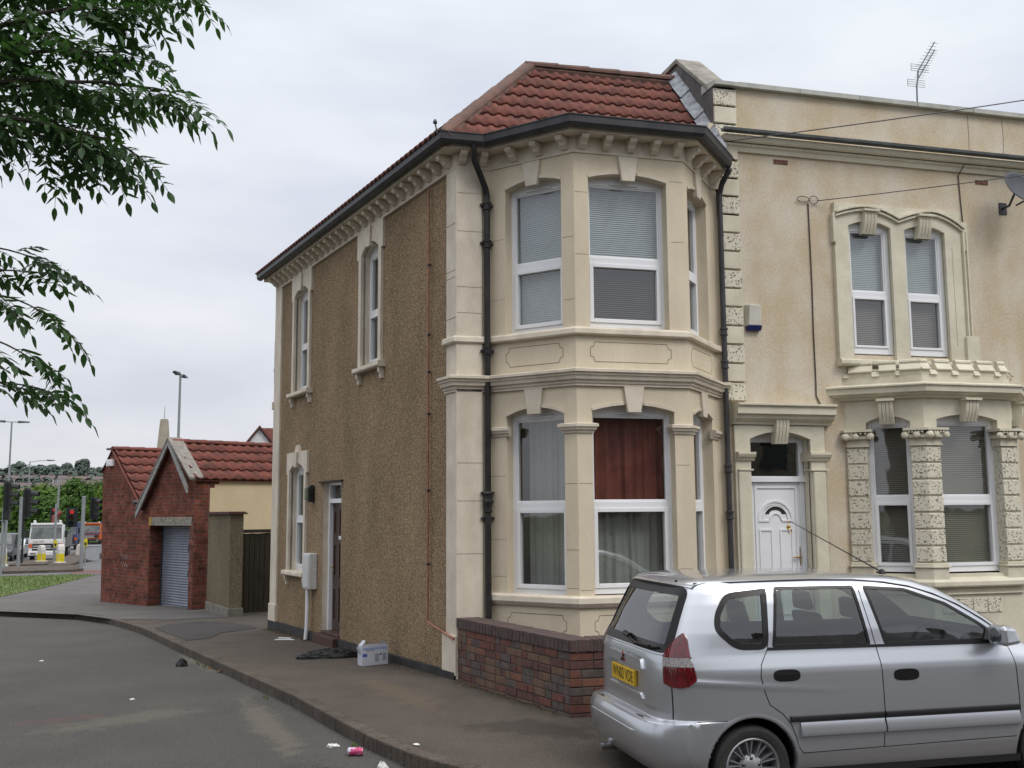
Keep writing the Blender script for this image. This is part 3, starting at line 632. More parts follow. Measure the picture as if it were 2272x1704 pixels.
part('cornice_joint',groove,T,lambda m_:([m_.fbox(FW,x,x+.004,-.0,.1455,6.398,6.426) for x in [3.62+.33*i for i in range(18)]],[m_.fbox(FW,x,x+.004,.0,.0755,6.318,6.346) for x in [3.5+.25*i for i in range(24)]]))
def gut2(m_):
    pr=[(.15,6.48),(.15,6.445),(.165,6.43),(.205,6.43),(.225,6.447),(.228,6.48),(.216,6.48),(.214,6.455),(.20,6.443),(.17,6.443),(.162,6.452),(.162,6.48)]
    m_.profile([lambda b,z_,a=a:FW(a,b,z_) for a in (3.30,TX1)],pr)
part('gutter',M('mid_grey_gutter',(.085,.095,.10),rough=.45,col2=(.055,.06,.06),scale=6,fine=.1),T,gut2)
def airb(x,z_):
    part('air_brick',M('clay_air_brick',(.25,.12,.09),rough=.9,col2=(.06,.035,.03),scale=60,fine=.2),T,lambda m_:m_.fbox(FW,x,x+.20,-.01,.006,z_,z_+.06)); 
airb(4.09,6.14); airb(7.09,6.11)
cr_=M('hairline_crack',(.10,.075,.055),rough=1)
def crk(m_,pts,w=.006):
    for p,q in zip(pts,pts[1:]): m_.mesh([FW(p[0]-w/2,.0025,p[1]),FW(p[0]+w/2,.0025,p[1]),FW(q[0]+w/2,.0025,q[1]),FW(q[0]-w/2,.0025,q[1])],[(0,1,2,3)])
part('render_crack',cr_,T,lambda m_:(crk(m_,[(7.033,7.07),(7.035,6.8),(7.025,6.5)]),crk(m_,[(7.58,7.07),(7.59,6.8),(7.57,6.5)])))
# surface cable running over the front
cabm=M('brown_cable',(.07,.055,.045),rough=.6)
def cab1(m_):
    m_.tube([(6.95,-.03,6.42),(6.84,-.09,6.30),(6.82,-.012,6.2),(6.835,-.012,5.8),(6.86,-.012,5.3),(6.885,-.012,5.15)],.007,6)
    m_.tube([(4.55,-.012,5.66),(4.553,-.012,5.2),(4.556,-.012,4.6),(4.548,-.012,4.0),(4.552,-.012,3.4),(4.548,-.012,3.2),(4.60,-.012,3.10)],.008,6)
    th=[i/16*2*PI for i in range(17)]
    m_.tube([(4.47+.085*math.cos(a),-.03-.01*math.sin(a),5.70+.035*math.sin(a)) for a in th],.005,6)
    m_.tube([(4.62+.06*math.cos(a),-.03-.01*math.sin(a),5.70+.05*math.sin(a)) for a in th],.005,6)
part('telephone_cable',cabm,T,cab1)
# ---- paired upper windows
def sur(m_):
    ops=[dict(nw1),dict(nw2)]
    for o in ops: o['z0']=3.66
    wall(m_,FW,4.895,6.77,3.66,5.69,ops,b=.05,reveal=.06)
    # outer edges (shouldered)
    for a0,a1,s_ in ((4.86,4.895,1),(6.77,6.86,-1)):
        m_.fbox(FW,a0,a1,-.02,.07,5.17,5.55)
        m_.fbox(FW,a0+(.02 if s_==1 else 0),a1-(0 if s_==1 else .02),-.02,.06,3.66,5.12)
    m_.fbox(FW,4.895,6.77,-.02,.05,5.69,5.692); m_.fbox(FW,4.893,4.896,-.02,.05,3.66,5.69); m_.fbox(FW,6.768,6.771,-.02,.05,3.66,5.69)
SU=part('window_surround',trim2,T,sur)
def hood(m_):
    for a0,a1,zc,zs,ze in ((4.90,5.81,5.645,5.50,5.47),(5.81,6.80,5.645,5.47,5.40)):
        n=10; pts=[]
        for i in range(n+1):
            a=a0+(a1-a0)*i/n; t=(a-a0)/(a1-a0); base=zs+(ze-zs)*t; pts.append((a,base+(5.60-base)*(1-abs(2*t-1)**1.7)))
        for h0,b_ in ((0,.085),(.045,.105)):
            for p,q in zip(pts,pts[1:]): m_.hexa([FW(p[0],b_,p[1]+h0),FW(q[0],b_,q[1]+h0),FW(q[0],.04,q[1]+h0),FW(p[0],.04,p[1]+h0),FW(p[0],b_,p[1]+h0+.03),FW(q[0],b_,q[1]+h0+.03),FW(q[0],.04,q[1]+h0+.03),FW(p[0],.04,p[1]+h0+.03)])
    for x in (6.775,6.825): m_.fbox(FW,x,x+.022,.0,.085,3.70,5.42)
    for x in (6.62,): m_.fbox(FW,x,x+.012,.03,.058,3.9,5.2)
    m_.fbox(FW,6.74,6.93,-.01,.09,3.68,4.02)
part('hood_mould',trim2,SU,hood,bevel=.004)
def flkey(par,F,c,zt_,zb,w=.17,b=.05):
    def f(m_):
        for i in range(4):
            x=c-w/2+w*(i+.5)/4; n=7; hw=w/9
            for k in range(n):
                z1=zt_-(zt_-zb)*k/n; z0=zt_-(zt_-zb)*(k+1)/n; o1=b+.07*(1-k/n)+.02*math.sin(PI*k/n); o0=b+.07*(1-(k+1)/n)+.02*math.sin(PI*(k+1)/n)
                m_.hexa([F(x-hw,o0,z0),F(x+hw,o0,z0),F(x+hw,.0,z0),F(x-hw,.0,z0),F(x-hw,o1,z1),F(x+hw,o1,z1),F(x+hw,.0,z1),F(x-hw,.0,z1)])
        m_.hexa([F(c-w/2,b,zb),F(c+w/2,b,zb),F(c+w/2,-.02,zb),F(c-w/2,-.02,zb),F(c-w/2,b+.055,zt_),F(c+w/2,b+.055,zt_),F(c+w/2,-.02,zt_),F(c-w/2,-.02,zt_)])
        m_.fbox(F,c-w/2-.02,c+w/2+.02,-.02,b+.10,zt_,zt_+.03)
    return part('fluted_keystone',trim2,par,f,bevel=.003)
flkey(SU,FW,5.385,5.58,5.30,.19); flkey(SU,FW,6.20,5.57,5.29,.19)
part('window_sill',trim2,T,lambda m_: m_.profile([lambda b,z_,a=a:FW(a,b,z_) for a in (4.86,6.93)],[(-.02,3.585),(.10,3.59),(.12,3.61),(.12,3.655),(.09,3.67),(-.1,3.70)]),bevel=.004)
for o in (nw1,nw2): window(T,FW,o,d=.03,zt=4.53,dress=(('blind',blindw,4.56,5.44,1.15),('blind',blindd,3.84,4.50,1.05)),vent=False,ow=.065,sash=.03)
# ---- entrance
def dsur(m_):
    wall(m_,FW,3.40,4.615,-.1,2.82,[OP(3.60,4.415,-.1,2.66,2.75)],b=.05,reveal=.07)
    m_.fbox(FW,3.395,3.402,-.02,.05,-.1,2.82); m_.fbox(FW,4.612,4.618,-.02,.05,-.1,2.82)
DS=part('door_surround',trim2,T,dsur)
part('door_cornice',trim2,DS,lambda m_:(m_.profile([lambda b,z_,a=a:FW(a,b,z_) for a in (3.375,4.70)],[(-.02,2.83),(.07,2.83),(.08,2.86),(.15,2.90),(.16,2.94),(.20,2.95),(.20,3.04),(.23,3.05),(.23,3.075),(-.02,3.10)])),bevel=.003)
flkey(DS,FW,4.01,2.94,2.60,.18,.06)
for a0,a1 in ((3.405,3.64),(4.375,4.66)):
    part('jamb_capital',trim2,DS,lambda m_: (m_.profile([lambda b,z_,a=a:FW(a,b,z_) for a in (a0,a1)],[(-.12,2.395),(.07,2.395),(.08,2.42),(.105,2.44),(.12,2.47),(.12,2.495),(-.12,2.50)]),m_.fbox(FW,a0+.02,a1-.02,-.12,.085,2.275,2.295)),bevel=.003)
part('jamb_pilaster',trim2,DS,lambda m_:(m_.fbox(FW,4.425,4.60,.0,.075,-.1,2.275),m_.fbox(FW,3.42,3.59,.0,.075,-.1,2.275)),bevel=.02)
# white panelled door
def dfr(m_):
    b=-.13
    m_.fbox(FW,3.60,3.70,b-.07,b+.0,-.1,2.75); m_.fbox(FW,4.35,4.42,b-.07,b+.0,-.1,2.75); m_.fbox(FW,3.70,4.35,b-.07,b-.002,2.63,2.76); m_.fbox(FW,3.60,4.42,b-.06,b+.03,2.145,2.215)
DF=part('door_frame',upvc,T,dfr,bevel=.004)
def dsl(m_): m_.fbox(FW,3.70,4.35,-.19,-.15,-.05,2.145)
DL=part('door',upvc,T,dsl)
def dmo(m_):
    b=-.15
    def ring(x0,x1,z0,z1,w=.02,h=.012):
        for q in ((x0,x1,z0,z0+w),(x0,x1,z1-w,z1),(x0,x0+w,z0+w,z1-w),(x1-w,x1,z0+w,z1-w)): m_.fbox(FW,q[0],q[1],b,b+h,q[2],q[3])
    ring(3.735,4.315,.0,2.10,.03,.015); ring(3.785,3.965,.55,1.575); ring(4.065,4.24,.55,1.575)
    c=4.012; zb=1.685
    for ra,rb in ((.215,.24),(.165,.18),(.07,.085)):
        n=18
        for i in range(n):
            a,b_=PI*i/n,PI*(i+1)/n
            P=[(c+r_*math.cos(t),zb+.0+r_*math.sin(t)) for r_,t in ((ra,a),(rb,a),(rb,b_),(ra,b_))]
            m_.hexa([FW(x,.013+b,z_) for x,z_ in P]+[FW(x,b,z_) for x,z_ in P]) 
    m_.fbox(FW,c-.24,c-.085,b,b+.013,zb-.02,zb); m_.fbox(FW,c+.085,c+.24,b,b+.013,zb-.02,zb)
part('door_moulding',upvc,DL,dmo)
def fan(m_):
    c=4.012; zb=1.755; n=16; P=[(c+.155*math.cos(PI*i/n),zb-.0+.115*math.sin(PI*i/n)) for i in range(n+1)]+[(c-.085*math.cos(PI*i/n),zb+.05*math.sin(PI*i/n)) for i in range(n+1)]
    for i in range(n):
        m_.face([FW(P[i][0],-.147,P[i][1]),FW(P[i+1][0],-.147,P[i+1][1]),FW(P[2*n-i][0],-.147,P[2*n-i][1]),FW(P[2*n+1-i][0],-.147,P[2*n+1-i][1])])
dgl=M('dark_obscured_glass',(.03,.035,.035),rough=.15,spec=.6,fine=0)
part('fanlight_pane',dgl,DL,fan)
part('door_knocker',brass,DL,lambda m_:(m_.lathe((4.008,-.152,1.60),[(.0,0),(.028,.002),(.024,.02),(.0,.028)],12,axis=(0,-1,0)),m_.tube([(4.008+.025*math.cos(a),-.185,1.555+.03*math.sin(a)) for a in [i*PI/6 for i in range(13)]],.006),m_.lathe((4.008,-.152,1.66),[(.0,0),(.015,.002),(.012,.015),(.0,.02)],10,axis=(0,-1,0))),smooth='auto')
part('handle',brass,DL,lambda m_:(m_.fbox(FW,4.305,4.335,-.15,-.14,1.13,1.35),m_.fbox(FW,4.22,4.33,-.115,-.10,1.225,1.243),m_.fbox(FW,4.312,4.328,-.15,-.10,1.225,1.243)),bevel=.003)
part('fanlight_pane',glass,DF,lambda m_:m_.face([FW(3.70,-.16,2.215),FW(4.35,-.16,2.215),FW(4.35,-.16,2.63),FW(3.70,-.16,2.63)]))
# ---- battlemented bay
N0,N1,N2,N3=V((4.95,0,0)),V((5.635,-.6,0)),V((6.875,-.6,0)),V((7.50,0,0))
NL,NF,NR=edgeframe(N0,N1),edgeframe(N1,N2),edgeframe(N2,N3); lNL,lNF,lNR=(N1-N0).length,(N2-N1).length,(N3-N2).length
bo1=OP(.24,.75,1.03,2.865,2.935); bo2=OP(.175,1.05,1.03,2.885,2.95); bo3=OP(.16,.66,1.03,2.865,2.935)
def bayw(m_):
    for F,l_,o in ((NL,lNL,bo1),(NF,lNF,bo2),(NR,lNR,bo3)): wall(m_,F,0,l_,-.4,3.34,[o],reveal=.13)
BY=part('bay',trim2,T,bayw)
def noutline(off):
    fr=[NL,NF,NR]; ln=[(f.o+f.n*off,f.u) for f in fr]
    def inter(l1,l2):
        (p,u),(q,v)=l1,l2; d=u.x*v.y-u.y*v.x; t=((q.x-p.x)*v.y-(q.y-p.y)*v.x)/d; return p+u*t
    wl=(V((0,0,0)),V((1,0,0)))
    return [inter(ln[0],wl),inter(ln[0],ln[1]),inter(ln[1],ln[2]),inter(ln[2],wl)]
def nsweep(m_,prof):
    rings=[noutline(b) for b,z_ in prof]; n=len(prof); vs=[rings[i][k]+Z*prof[i][1] for k in range(4) for i in range(n)]; fs=[]
    for k in range(3):
        for i in range(n): j=(i+1)%n; fs.append((k*n+i,k*n+j,(k+1)*n+j,(k+1)*n+i))
    fs.append(tuple(range(n))); fs.append(tuple(3*n+i for i in range(n-1,-1,-1))); m_.mesh(vs,fs)
part('bay_cornice',trim2,BY,lambda m_: nsweep(m_,[(-.02,3.14),(.05,3.145),(.06,3.17),(.11,3.185),(.115,3.20),(.15,3.21),(.155,3.275),(.175,3.285),(.175,3.305),(.05,3.335),(-.02,3.34)]),bevel=.003)
part('bay_sill',trim2,BY,lambda m_: nsweep(m_,[(-.02,.875),(.07,.88),(.08,.90),(.08,.945),(.04,.985),(-.02,1.0)]),bevel=.004)
part('bay_sill',trim2,BY,lambda m_: nsweep(m_,[(-.02,.79),(.03,.795),(.03,.81),(-.02,.815)]))
part('carved_frieze',carved,BY,lambda m_:[m_.fbox(NF,.12+.21*i,.12+.21*i+.195,-.01,.012,.575,.745) for i in range(4)],bevel=.004)
def batt(m_):
    for F,l_,mer in ((NL,lNL,[(.0,.30,0),(.42,.62,1)]),(NF,lNF,[(.215,.435,1),(.52,.75,1),(.83,1.055,1),(1.13,1.24,1)]),(NR,lNR,[(.08,.28,1),(.4,.6,1)])):
        m_.fbox(F,0,l_,-.12,.0,3.33,3.43)
        ml=[(-.0,.05,1)] if False else []
        for a0,a1,k in mer+([(-.0,.12,1)] if F is NF else [])+([(.66,l_+.0,1),(.06,.34,1)] if F is NL else []):
            a1=min(a1,l_)
            if k==0: continue
            m_.fbox(F,a0,a1,-.12,.001,3.43,3.50)
            m_.hexa([F(a0,.025,3.50),F(a1,.025,3.50),F(a1,-.14,3.50),F(a0,-.14,3.50),F(a0,-.03,3.575),F(a1,-.03,3.575),F(a1,-.09,3.575),F(a0,-.09,3.575)])
            m_.fbox(F,a0,a1,-.145,.03,3.488,3.505)
            m_.tube([F(a0,-.06,3.60),F(a1,-.06,3.60)],.032,10)
        # embrasure sills
        ed=sorted([a for a in [0]+[x for q in mer for x in q[:2]]+[l_]])
        gaps={id(NF):[(.12,.215),(.435,.52),(.75,.83),(1.055,1.13)],id(NL):[(0,.06),(.34,.42),(.62,.66)],id(NR):[(.0,.08),(.28,.4)]}[id(F)]
        for a0,a1 in gaps:
            m_.hexa([F(a0-.005,.03,3.43),F(a1+.005,.03,3.43),F(a1+.005,-.13,3.43),F(a0-.005,-.13,3.43),F(a0-.005,.0,3.485),F(a1+.005,.0,3.485),F(a1+.005,-.06,3.50),F(a0-.005,-.06,3.50)])
            m_.tube([F(a0,-.09,3.51),F(a1,-.09,3.51)],.025,8)
part('battlement',trim2,BY,batt,bevel=.004)
part('bay_flat_roof',leadm,BY,lambda m_: m_.face([p+Z*3.36 for p in noutline(-.05)]))
flkey(BY,NL,.49,3.11,2.83,.17); flkey(BY,NF,.615,3.11,2.855,.19); flkey(BY,NR,.42,3.11,2.83,.17)
# carved piers with capitals
def pier(F1,a0,l1,F2,a1):
    a0-=.005; a1+=.005
    def ringf(m_,off,z0,z1,ext=0):
        l1_,l2_=(F1(0,off,0),F1.u),(F2(0,off,0),F2.u); d=l1_[1].x*l2_[1].y-l1_[1].y*l2_[1].x; q=l2_[0]-l1_[0]; t=(q.x*l2_[1].y-q.y*l2_[1].x)/d; c=l1_[0]+l1_[1]*t
        P=[F1(a0-ext,off,0),c,F2(a1+ext,off,0),F2(a1+ext,-.10,0),F1(a0-ext,-.10,0)]
        m_.mesh([p+Z*z0 for p in P]+[p+Z*z1 for p in P],[(4,3,2,1,0),(5,6,7,8,9)]+[(i,(i+1)%5,5+(i+1)%5,5+i) for i in range(5)])
    for k in range(7):
        z0=1.17+k*.198; part('carved_block',carved,BY,lambda m_: ringf(m_,.045,z0+.012,z0+.186),bevel=.008)
    part('pier_base',trim2,BY,lambda m_:(ringf(m_,.05,.96,1.11,.02),ringf(m_,.07,1.11,1.135,.04),ringf(m_,.055,1.135,1.165,.02)),bevel=.006)
    part('pier_core',trim2,BY,lambda m_: ringf(m_,.025,1.16,2.62,-.0025))
    def cap(m_):
        ringf(m_,.06,2.565,2.59,.02); ringf(m_,.05,2.59,2.66,.01); ringf(m_,.09,2.66,2.70,.04); ringf(m_,.125,2.745,2.775,.07)
        for F,xs in ((F1,(a0-.05,(a0+l1)/2)),(F2,(a1/2,a1+.05))):
            for x in xs: m_.lathe(F(x,.075,2.69),[(.0,0),(.04,.003),(.046,.025),(.03,.05),(.012,.055)],12,axis=F.n)
        c=F2(0,.08,2.69); m_.lathe(c,[(.0,0),(.045,.003),(.05,.03),(.03,.055),(.012,.06)],12,axis=(F1.n+F2.n))
        for F,lo,hi in ((F1,a0-.02,l1),(F2,0,a1+.02)):
            for i in range(5): x=lo+(hi-lo)*(i+.5)/5; m_.lathe(F(x,.07,2.725),[(0,0),(.018,.0),(.014,.045),(0,.05)],7,axis=F.n)
    part('carved_capital',trim2,BY,cap,smooth='auto')
pier(NL,bo1['a1'],lNL,NF,bo2['a0']); pier(NF,bo2['a1'],lNF,NR,bo3['a0'])
WLf=Fr((4.6,0,0),(1,0,0),(0,-1,0))
pier(Fr((4.95,-.0,0),(.96,-.2,0),(-.2,-1,0)),.0,.05,NL,bo1['a0'])
for F,o in ((NL,bo1),(NF,bo2),(NR,bo3)): window(BY,F,o,d=.11,zt=1.925,dress=(('blind',blindd,1.10,2.82,.95),),vent=False,ow=.055,sash=.04)
# ---- things fixed to the houses
al=thing('alarm_box',(3.72,-.02,4.15),'cream burglar alarm box with a blue base fixed beside the carved quoins','alarm box')
part('cover',M('cream_plastic',(.58,.57,.50),rough=.5,fine=.02),al,lambda m_: m_.hexa([FW(3.625,.075,4.045),FW(3.80,.075,4.045),FW(3.81,.0,4.03),FW(3.61,.0,4.03),FW(3.64,.09,4.30),FW(3.79,.09,4.30),FW(3.81,.0,4.31),FW(3.61,.0,4.31)]),bevel=.01)
part('strobe_base',M('blue_plastic',(.02,.03,.14),rough=.3,fine=0),al,lambda m_: m_.hexa([FW(3.625,.055,3.985),FW(3.80,.055,3.985),FW(3.80,.0,3.985),FW(3.62,.0,3.985),FW(3.615,.085,4.044),FW(3.805,.085,4.044),FW(3.805,.0,4.044),FW(3.615,.0,4.044)]),bevel=.006)
sd_o=thing('satellite_dish',(7.40,-.1,5.95),'grey satellite dish on the tan wall under the gutter at the right edge','satellite dish')
dgrey=M('grey_metal_dish',(.075,.083,.095),rough=.65,col2=(.06,.065,.075),scale=6,fine=.03)
def dish(m_):
    ax=V((.05,-.92,.38)).normalized(); c=V((7.46,-.36,5.965)); x=ax.orthogonal().normalized(); y=ax.cross(x); vs=[];fs=[]; nr,na=6,28
    for k,side in enumerate((0,.012)):
        for i in range(nr+1):
            r_=.235*i/nr
            for j in range(na): a=2*PI*j/na; vs.append(c+ax*((r_/.235)**2*.06-side)+(x*math.cos(a)*r_+y*math.sin(a)*r_*1.08))
        o_=k*(nr+1)*na
        for i in range(nr):
            for j in range(na): fs.append((o_+i*na+j,o_+i*na+(j+1)%na,o_+(i+1)*na+(j+1)%na,o_+(i+1)*na+j))
    o_=nr*na; q=(nr+1)*na+nr*na
    for j in range(na): fs.append((o_+j,o_+(j+1)%na,q+(j+1)%na,q+j))
    m_.mesh(vs,fs)
part('reflector',dgrey,sd_o,dish,smooth=True)
part('bracket',gutm,sd_o,lambda m_:(m_.tube([(7.5,.0,5.80),(7.48,-.15,5.80),(7.45,-.30,5.93)],.016),m_.fbox(FW,7.44,7.56,-.005,.012,5.72,5.88)))
part('feed_arm',gutm,sd_o,lambda m_:(m_.tube([(7.36,-.40,5.72),(7.72,-.74,5.94)],.012),m_.lathe((7.70,-.72,5.93),[(.02,0),(.03,.01),(.03,.08),(.02,.09)],10,axis=(-.6,.68,.1))))
mb=MB(); mb.fbox(FW,8.03,8.17,-.01,.10,4.43,4.70); mb.fbox(FW,8.04,8.17,-.01,.12,4.18,4.40)
tag(mb.build('junction_box',gutm,bevel=.01),'pair of dark grey cable boxes on the tan wall at the right edge','cable box')
# TV aerial on the roof of the terraced house
ae=thing('tv_aerial',(7.05,1.0,7.2),'double yagi television aerial on a mast above the parapet','aerial')
almt=M('dull_aluminium',(.12,.125,.14),rough=.45,metal=.6,fine=.05)
ae0=V((7.012,1.0,7.1))
part('mast',almt,ae,lambda m_:m_.tube([ae0,V((7.036,1,7.90)),V((7.06,1,8.0)),V((7.071,1,8.13))],.011,8))
def yagi(p,q,n,w,r0,r1,rz_):
    p,q=V(p),V(q)
    def f(m_):
        m_.tube([p,q],.008,6)
        for i in range(n):
            c=p.lerp(q,(i+.6)/n); hw=w*(1-.2*i/n); s_=V((.995,-.05,-.01)); m_.tube([c-s_*hw,c+s_*hw],.003,5)
    part('boom',almt,ae,f)
    def g(m_):
        for k in range(4): m_.tube([(r0,1.02,rz_+.034*k),(r1,1.0,rz_-.01+.034*k)],.0035,5)
        m_.tube([(r0,1.02,rz_),(r0,1.02,rz_+.102)],.0035,5)
    part('reflector',almt,ae,g)
yagi((7.071,1,8.126),(7.345,.95,8.576),9,.075,6.973,7.258,8.13)
yagi((7.062,1,8.0),(7.341,.95,8.458),12,.075,6.90,7.18,7.89)
# overhead wires
def wire(name,pts,r_,lab):
    mb=MB(); mb.tube(pts,r_,5); o=mb.build(name,blackm); tag(o,lab,'cable'); return o
def sag(p,q,s_,n=20): p,q=V(p),V(q); return [p.lerp(q,i/n)-Z*(s_*4*(i/n)*(1-i/n)) for i in range(n+1)]
wire('overhead_wire',sag((3.0,-.90,6.02),(14.5,-2.7,8.35),.12,24),.007,'taut black overhead wire crossing in front of the parapet and the sky')
wire('overhead_wire',sag((4.66,-.04,5.69),(13.0,-3.0,6.85),.10,24),.006,'thinner black wire tied off at a looped hook above the double window')
# ================================================================== ground
def sm_(x,a,b): t=max(0,min(1,(x-a)/(b-a))); return t*t*(3-2*t)
def PG(x,y):
    s=x*sdv.x+y*sdv.y
    return gs(s)-.13*sm_(x,-.55,.5)*sm_(-y,2.5,3.3)
def RG(x,y):
    s=x*sdv.x+y*sdv.y
    return gs(s)-.11-.115*sm_(-y,3.4,4.6)*sm_(x,-2.5,.3)
def region(name,poly,zf,mt,step=.8,dz=0,smooth=True):
    P=[V((p[0],p[1])) for p in poly]; n=len(P)
    xs=[p.x for p in P]; ys=[p.y for p in P]
    def inside(q):
        c=False; j=n-1
        for i in range(n):
            if ((P[i].y>q.y)!=(P[j].y>q.y)) and q.x<(P[j].x-P[i].x)*(q.y-P[i].y)/(P[j].y-P[i].y)+P[i].x: c=not c
            j=i
        return c
    pts=list(P); 
    x=min(xs)+step/2
    while x<max(xs):
        y=min(ys)+step/2
        while y<max(ys):
            q=V((x+random.uniform(-.1,.1)*step,y+random.uniform(-.1,.1)*step))
            if inside(q): pts.append(q)
            y+=step
        x+=step
    r=delaunay_2d_cdt(pts,[],[list(range(n))],1,1e-5)
    mb=MB(); mb.mesh([(p.x,p.y,zf(p.x,p.y)+dz) for p in r[0]],[tuple(f) for f in r[2]])
    o=mb.build(name,mt,smooth=smooth); tag(o,kind='structure'); return o
def mat_ground(name,col,col2,speck,sscale=120,blot=.8,patch=None,rough=.92):
    mt=M(name,col,rough=rough,col2=col2,scale=blot,detail=9,spec=.2,bump=.8,bscale=80,fine=.26,fscale=75,stops=(.3,.7)); t=mt.node_tree; l=t.links; b=t.nodes['Principled BSDF']
    src=b.inputs['Base Color'].links[0].from_socket; tc=node(mt,'ShaderNodeTexCoord')
    n=node(mt,'ShaderNodeTexNoise'); n.inputs['Scale'].default_value=sscale; n.inputs['Detail'].default_value=1; l.new(tc.outputs['Object'],n.inputs[0])
    r=node(mt,'ShaderNodeValToRGB'); r.color_ramp.elements[0].position=.66; r.color_ramp.elements[1].position=.72; l.new(n.outputs[0],r.inputs[0])
    m1=node(mt,'ShaderNodeMix',data_type='RGBA'); l.new(r.outputs[0],m1.inputs[0]); l.new(src,m1.inputs[6]); m1.inputs[7].default_value=(*speck,1); out=m1.outputs[2]
    for (cx,cy,rx,ry,ang,pc,amt,th) in (patch or []):
        mp=node(mt,'ShaderNodeMapping',vector_type='TEXTURE'); mp.inputs['Location'].default_value=(cx,cy,0); mp.inputs['Rotation'].default_value=(0,0,ang); mp.inputs['Scale'].default_value=(rx,ry,1e3); l.new(tc.outputs['Object'],mp.inputs[0])
        g=node(mt,'ShaderNodeTexGradient',gradient_type='SPHERICAL'); l.new(mp.outputs[0],g.inputs[0])
        n3=node(mt,'ShaderNodeTexNoise'); n3.inputs['Scale'].default_value=5.5; n3.inputs['Detail'].default_value=12; n3.inputs['Lacunarity'].default_value=2.6; n3.inputs['Roughness'].default_value=.75; l.new(tc.outputs['Object'],n3.inputs[0])
        ad=node(mt,'ShaderNodeMath',operation='MULTIPLY_ADD'); l.new(g.outputs[0],ad.inputs[0]); ad.inputs[1].default_value=.55; l.new(n3.outputs[0],ad.inputs[2])
        rr=node(mt,'ShaderNodeMapRange'); rr.inputs[1].default_value=th; rr.inputs[2].default_value=th+.16; rr.inputs[4].default_value=amt; l.new(ad.outputs[0],rr.inputs[0])
        gt=node(mt,'ShaderNodeMath',operation='GREATER_THAN'); l.new(g.outputs[0],gt.inputs[0]); gt.inputs[1].default_value=.01
        mu=node(mt,'ShaderNodeMath',operation='MULTIPLY'); l.new(rr.outputs[0],mu.inputs[0]); l.new(gt.outputs[0],mu.inputs[1])
        m2=node(mt,'ShaderNodeMix',data_type='RGBA'); l.new(mu.outputs[0],m2.inputs[0]); l.new(out,m2.inputs[6]); m2.inputs[7].default_value=(*pc,1); out=m2.outputs[2]
    l.new(out,b.inputs['Base Color']); return mt
asph=mat_ground('road_asphalt',(.082,.078,.071),(.060,.058,.055),(.17,.16,.145),patch=[(-3.3,-.6,2.0,.75,.5,(.17,.15,.12),.34,.78),(-2.05,-1.2,.34,3.4,.12,(.19,.165,.13),.36,.76),(-1.75,-3.6,.42,1.0,.15,(.045,.03,.022),.9,.66),(-3.9,-.4,.8,.22,.3,(.11,.065,.06),.6,.70),(-2.7,3.9,.4,2.2,.2,(.17,.15,.125),.6,.70)])
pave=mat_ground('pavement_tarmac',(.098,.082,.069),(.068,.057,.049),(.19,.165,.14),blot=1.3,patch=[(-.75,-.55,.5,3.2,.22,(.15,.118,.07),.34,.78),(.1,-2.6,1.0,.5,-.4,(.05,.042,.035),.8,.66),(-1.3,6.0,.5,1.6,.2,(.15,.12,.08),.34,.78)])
kerbm=mat_ground('kerb_stone',(.115,.095,.078),(.058,.048,.041),(.20,.17,.15),blot=3)
pavf=M('far_pavement_tarmac',(.115,.108,.103),rough=.95,col2=(.09,.084,.08),scale=1.2,detail=8,bump=.4,fine=.12)
def smooth_line(P,n=6):
    out=[]
    for i in range(len(P)-1):
        p0=V(P[max(i-1,0)]);p1=V(P[i]);p2=V(P[i+1]);p3=V(P[min(i+2,len(P)-1)])
        for k in range(n):
            t=k/n; out.append(.5*((2*p1)+(p2-p0)*t+(2*p0-5*p1+4*p2-p3)*t*t+(3*p1-p0-3*p2+p3)*t**3))
    out.append(V(P[-1])); return out
KP=smooth_line([(14,-5.35),(6,-5.25),(2.5,-5.15),(.9,-4.98),(-.05,-4.6),(-.62,-4.1),(-.98,-3.5),(-1.2,-2.9),(-1.36,-2.3),(-1.78,-.41),(-2.24,1.54),(-2.92,4.46),(-3.37,6.41),(-3.83,8.4),(-4.45,10.45),(-5.32,12.61),(-7.36,14.79),(-11,17.3),(-17,20),(-30,24)])
g_poly=[(-30,26.5),(-13,20.8),(-8.44,20.6),(-8.02,25),(-7.59,35),(-8.6,36),(-11.3,35.6),(-30,35.0)]
def off_line(P,d):
    o=[]
    for i,p in enumerate(P):
        t=(P[min(i+1,len(P)-1)]-P[max(i-1,0)]).normalized(); o.append(p+V((t.y,-t.x))*d)
    return o
KI=off_line(KP,.135)     # pavement side of the kerb
region('pavement',[tuple(p) for p in KI]+[(-30,36.5),(16,36.5),(16,-5.2)],PG,pave,step=.7)
# kerb stones
mb=MB(); acc=0
for i in range(len(KP)-1):
    a,b_=KP[i],KP[i+1]; c,d=KI[i+1],KI[i]; L_=(b_-a).length; n=max(1,int(round(L_/.9)))
    for k in range(n):
        q=[a.lerp(b_,(k+.004)/n),a.lerp(b_,(k+.996)/n),d.lerp(c,(k+.996)/n),d.lerp(c,(k+.004)/n)]
        j_=random.uniform(-.0015,.0015)
        mb.hexa([(p.x,p.y,RG(p.x,p.y)-.12) for p in q]+[(p.x,p.y,PG(p.x,p.y)+.005+j_) for p in q])
kb=mb.build('kerb',kerbm,bevel=.012); tag(kb,kind='structure')
mb=MB()
for i in range(len(KP)-1):
    a,b_=KP[i],KP[i+1]; c,d=KI[i+1],KI[i]
    mb.hexa([(p.x,p.y,RG(p.x,p.y)-.2) for p in (a.lerp(d,.1),b_.lerp(c,.1),c,d)]+[(p.x,p.y,PG(p.x,p.y)-.008) for p in (a.lerp(d,.1),b_.lerp(c,.1),c,d)])
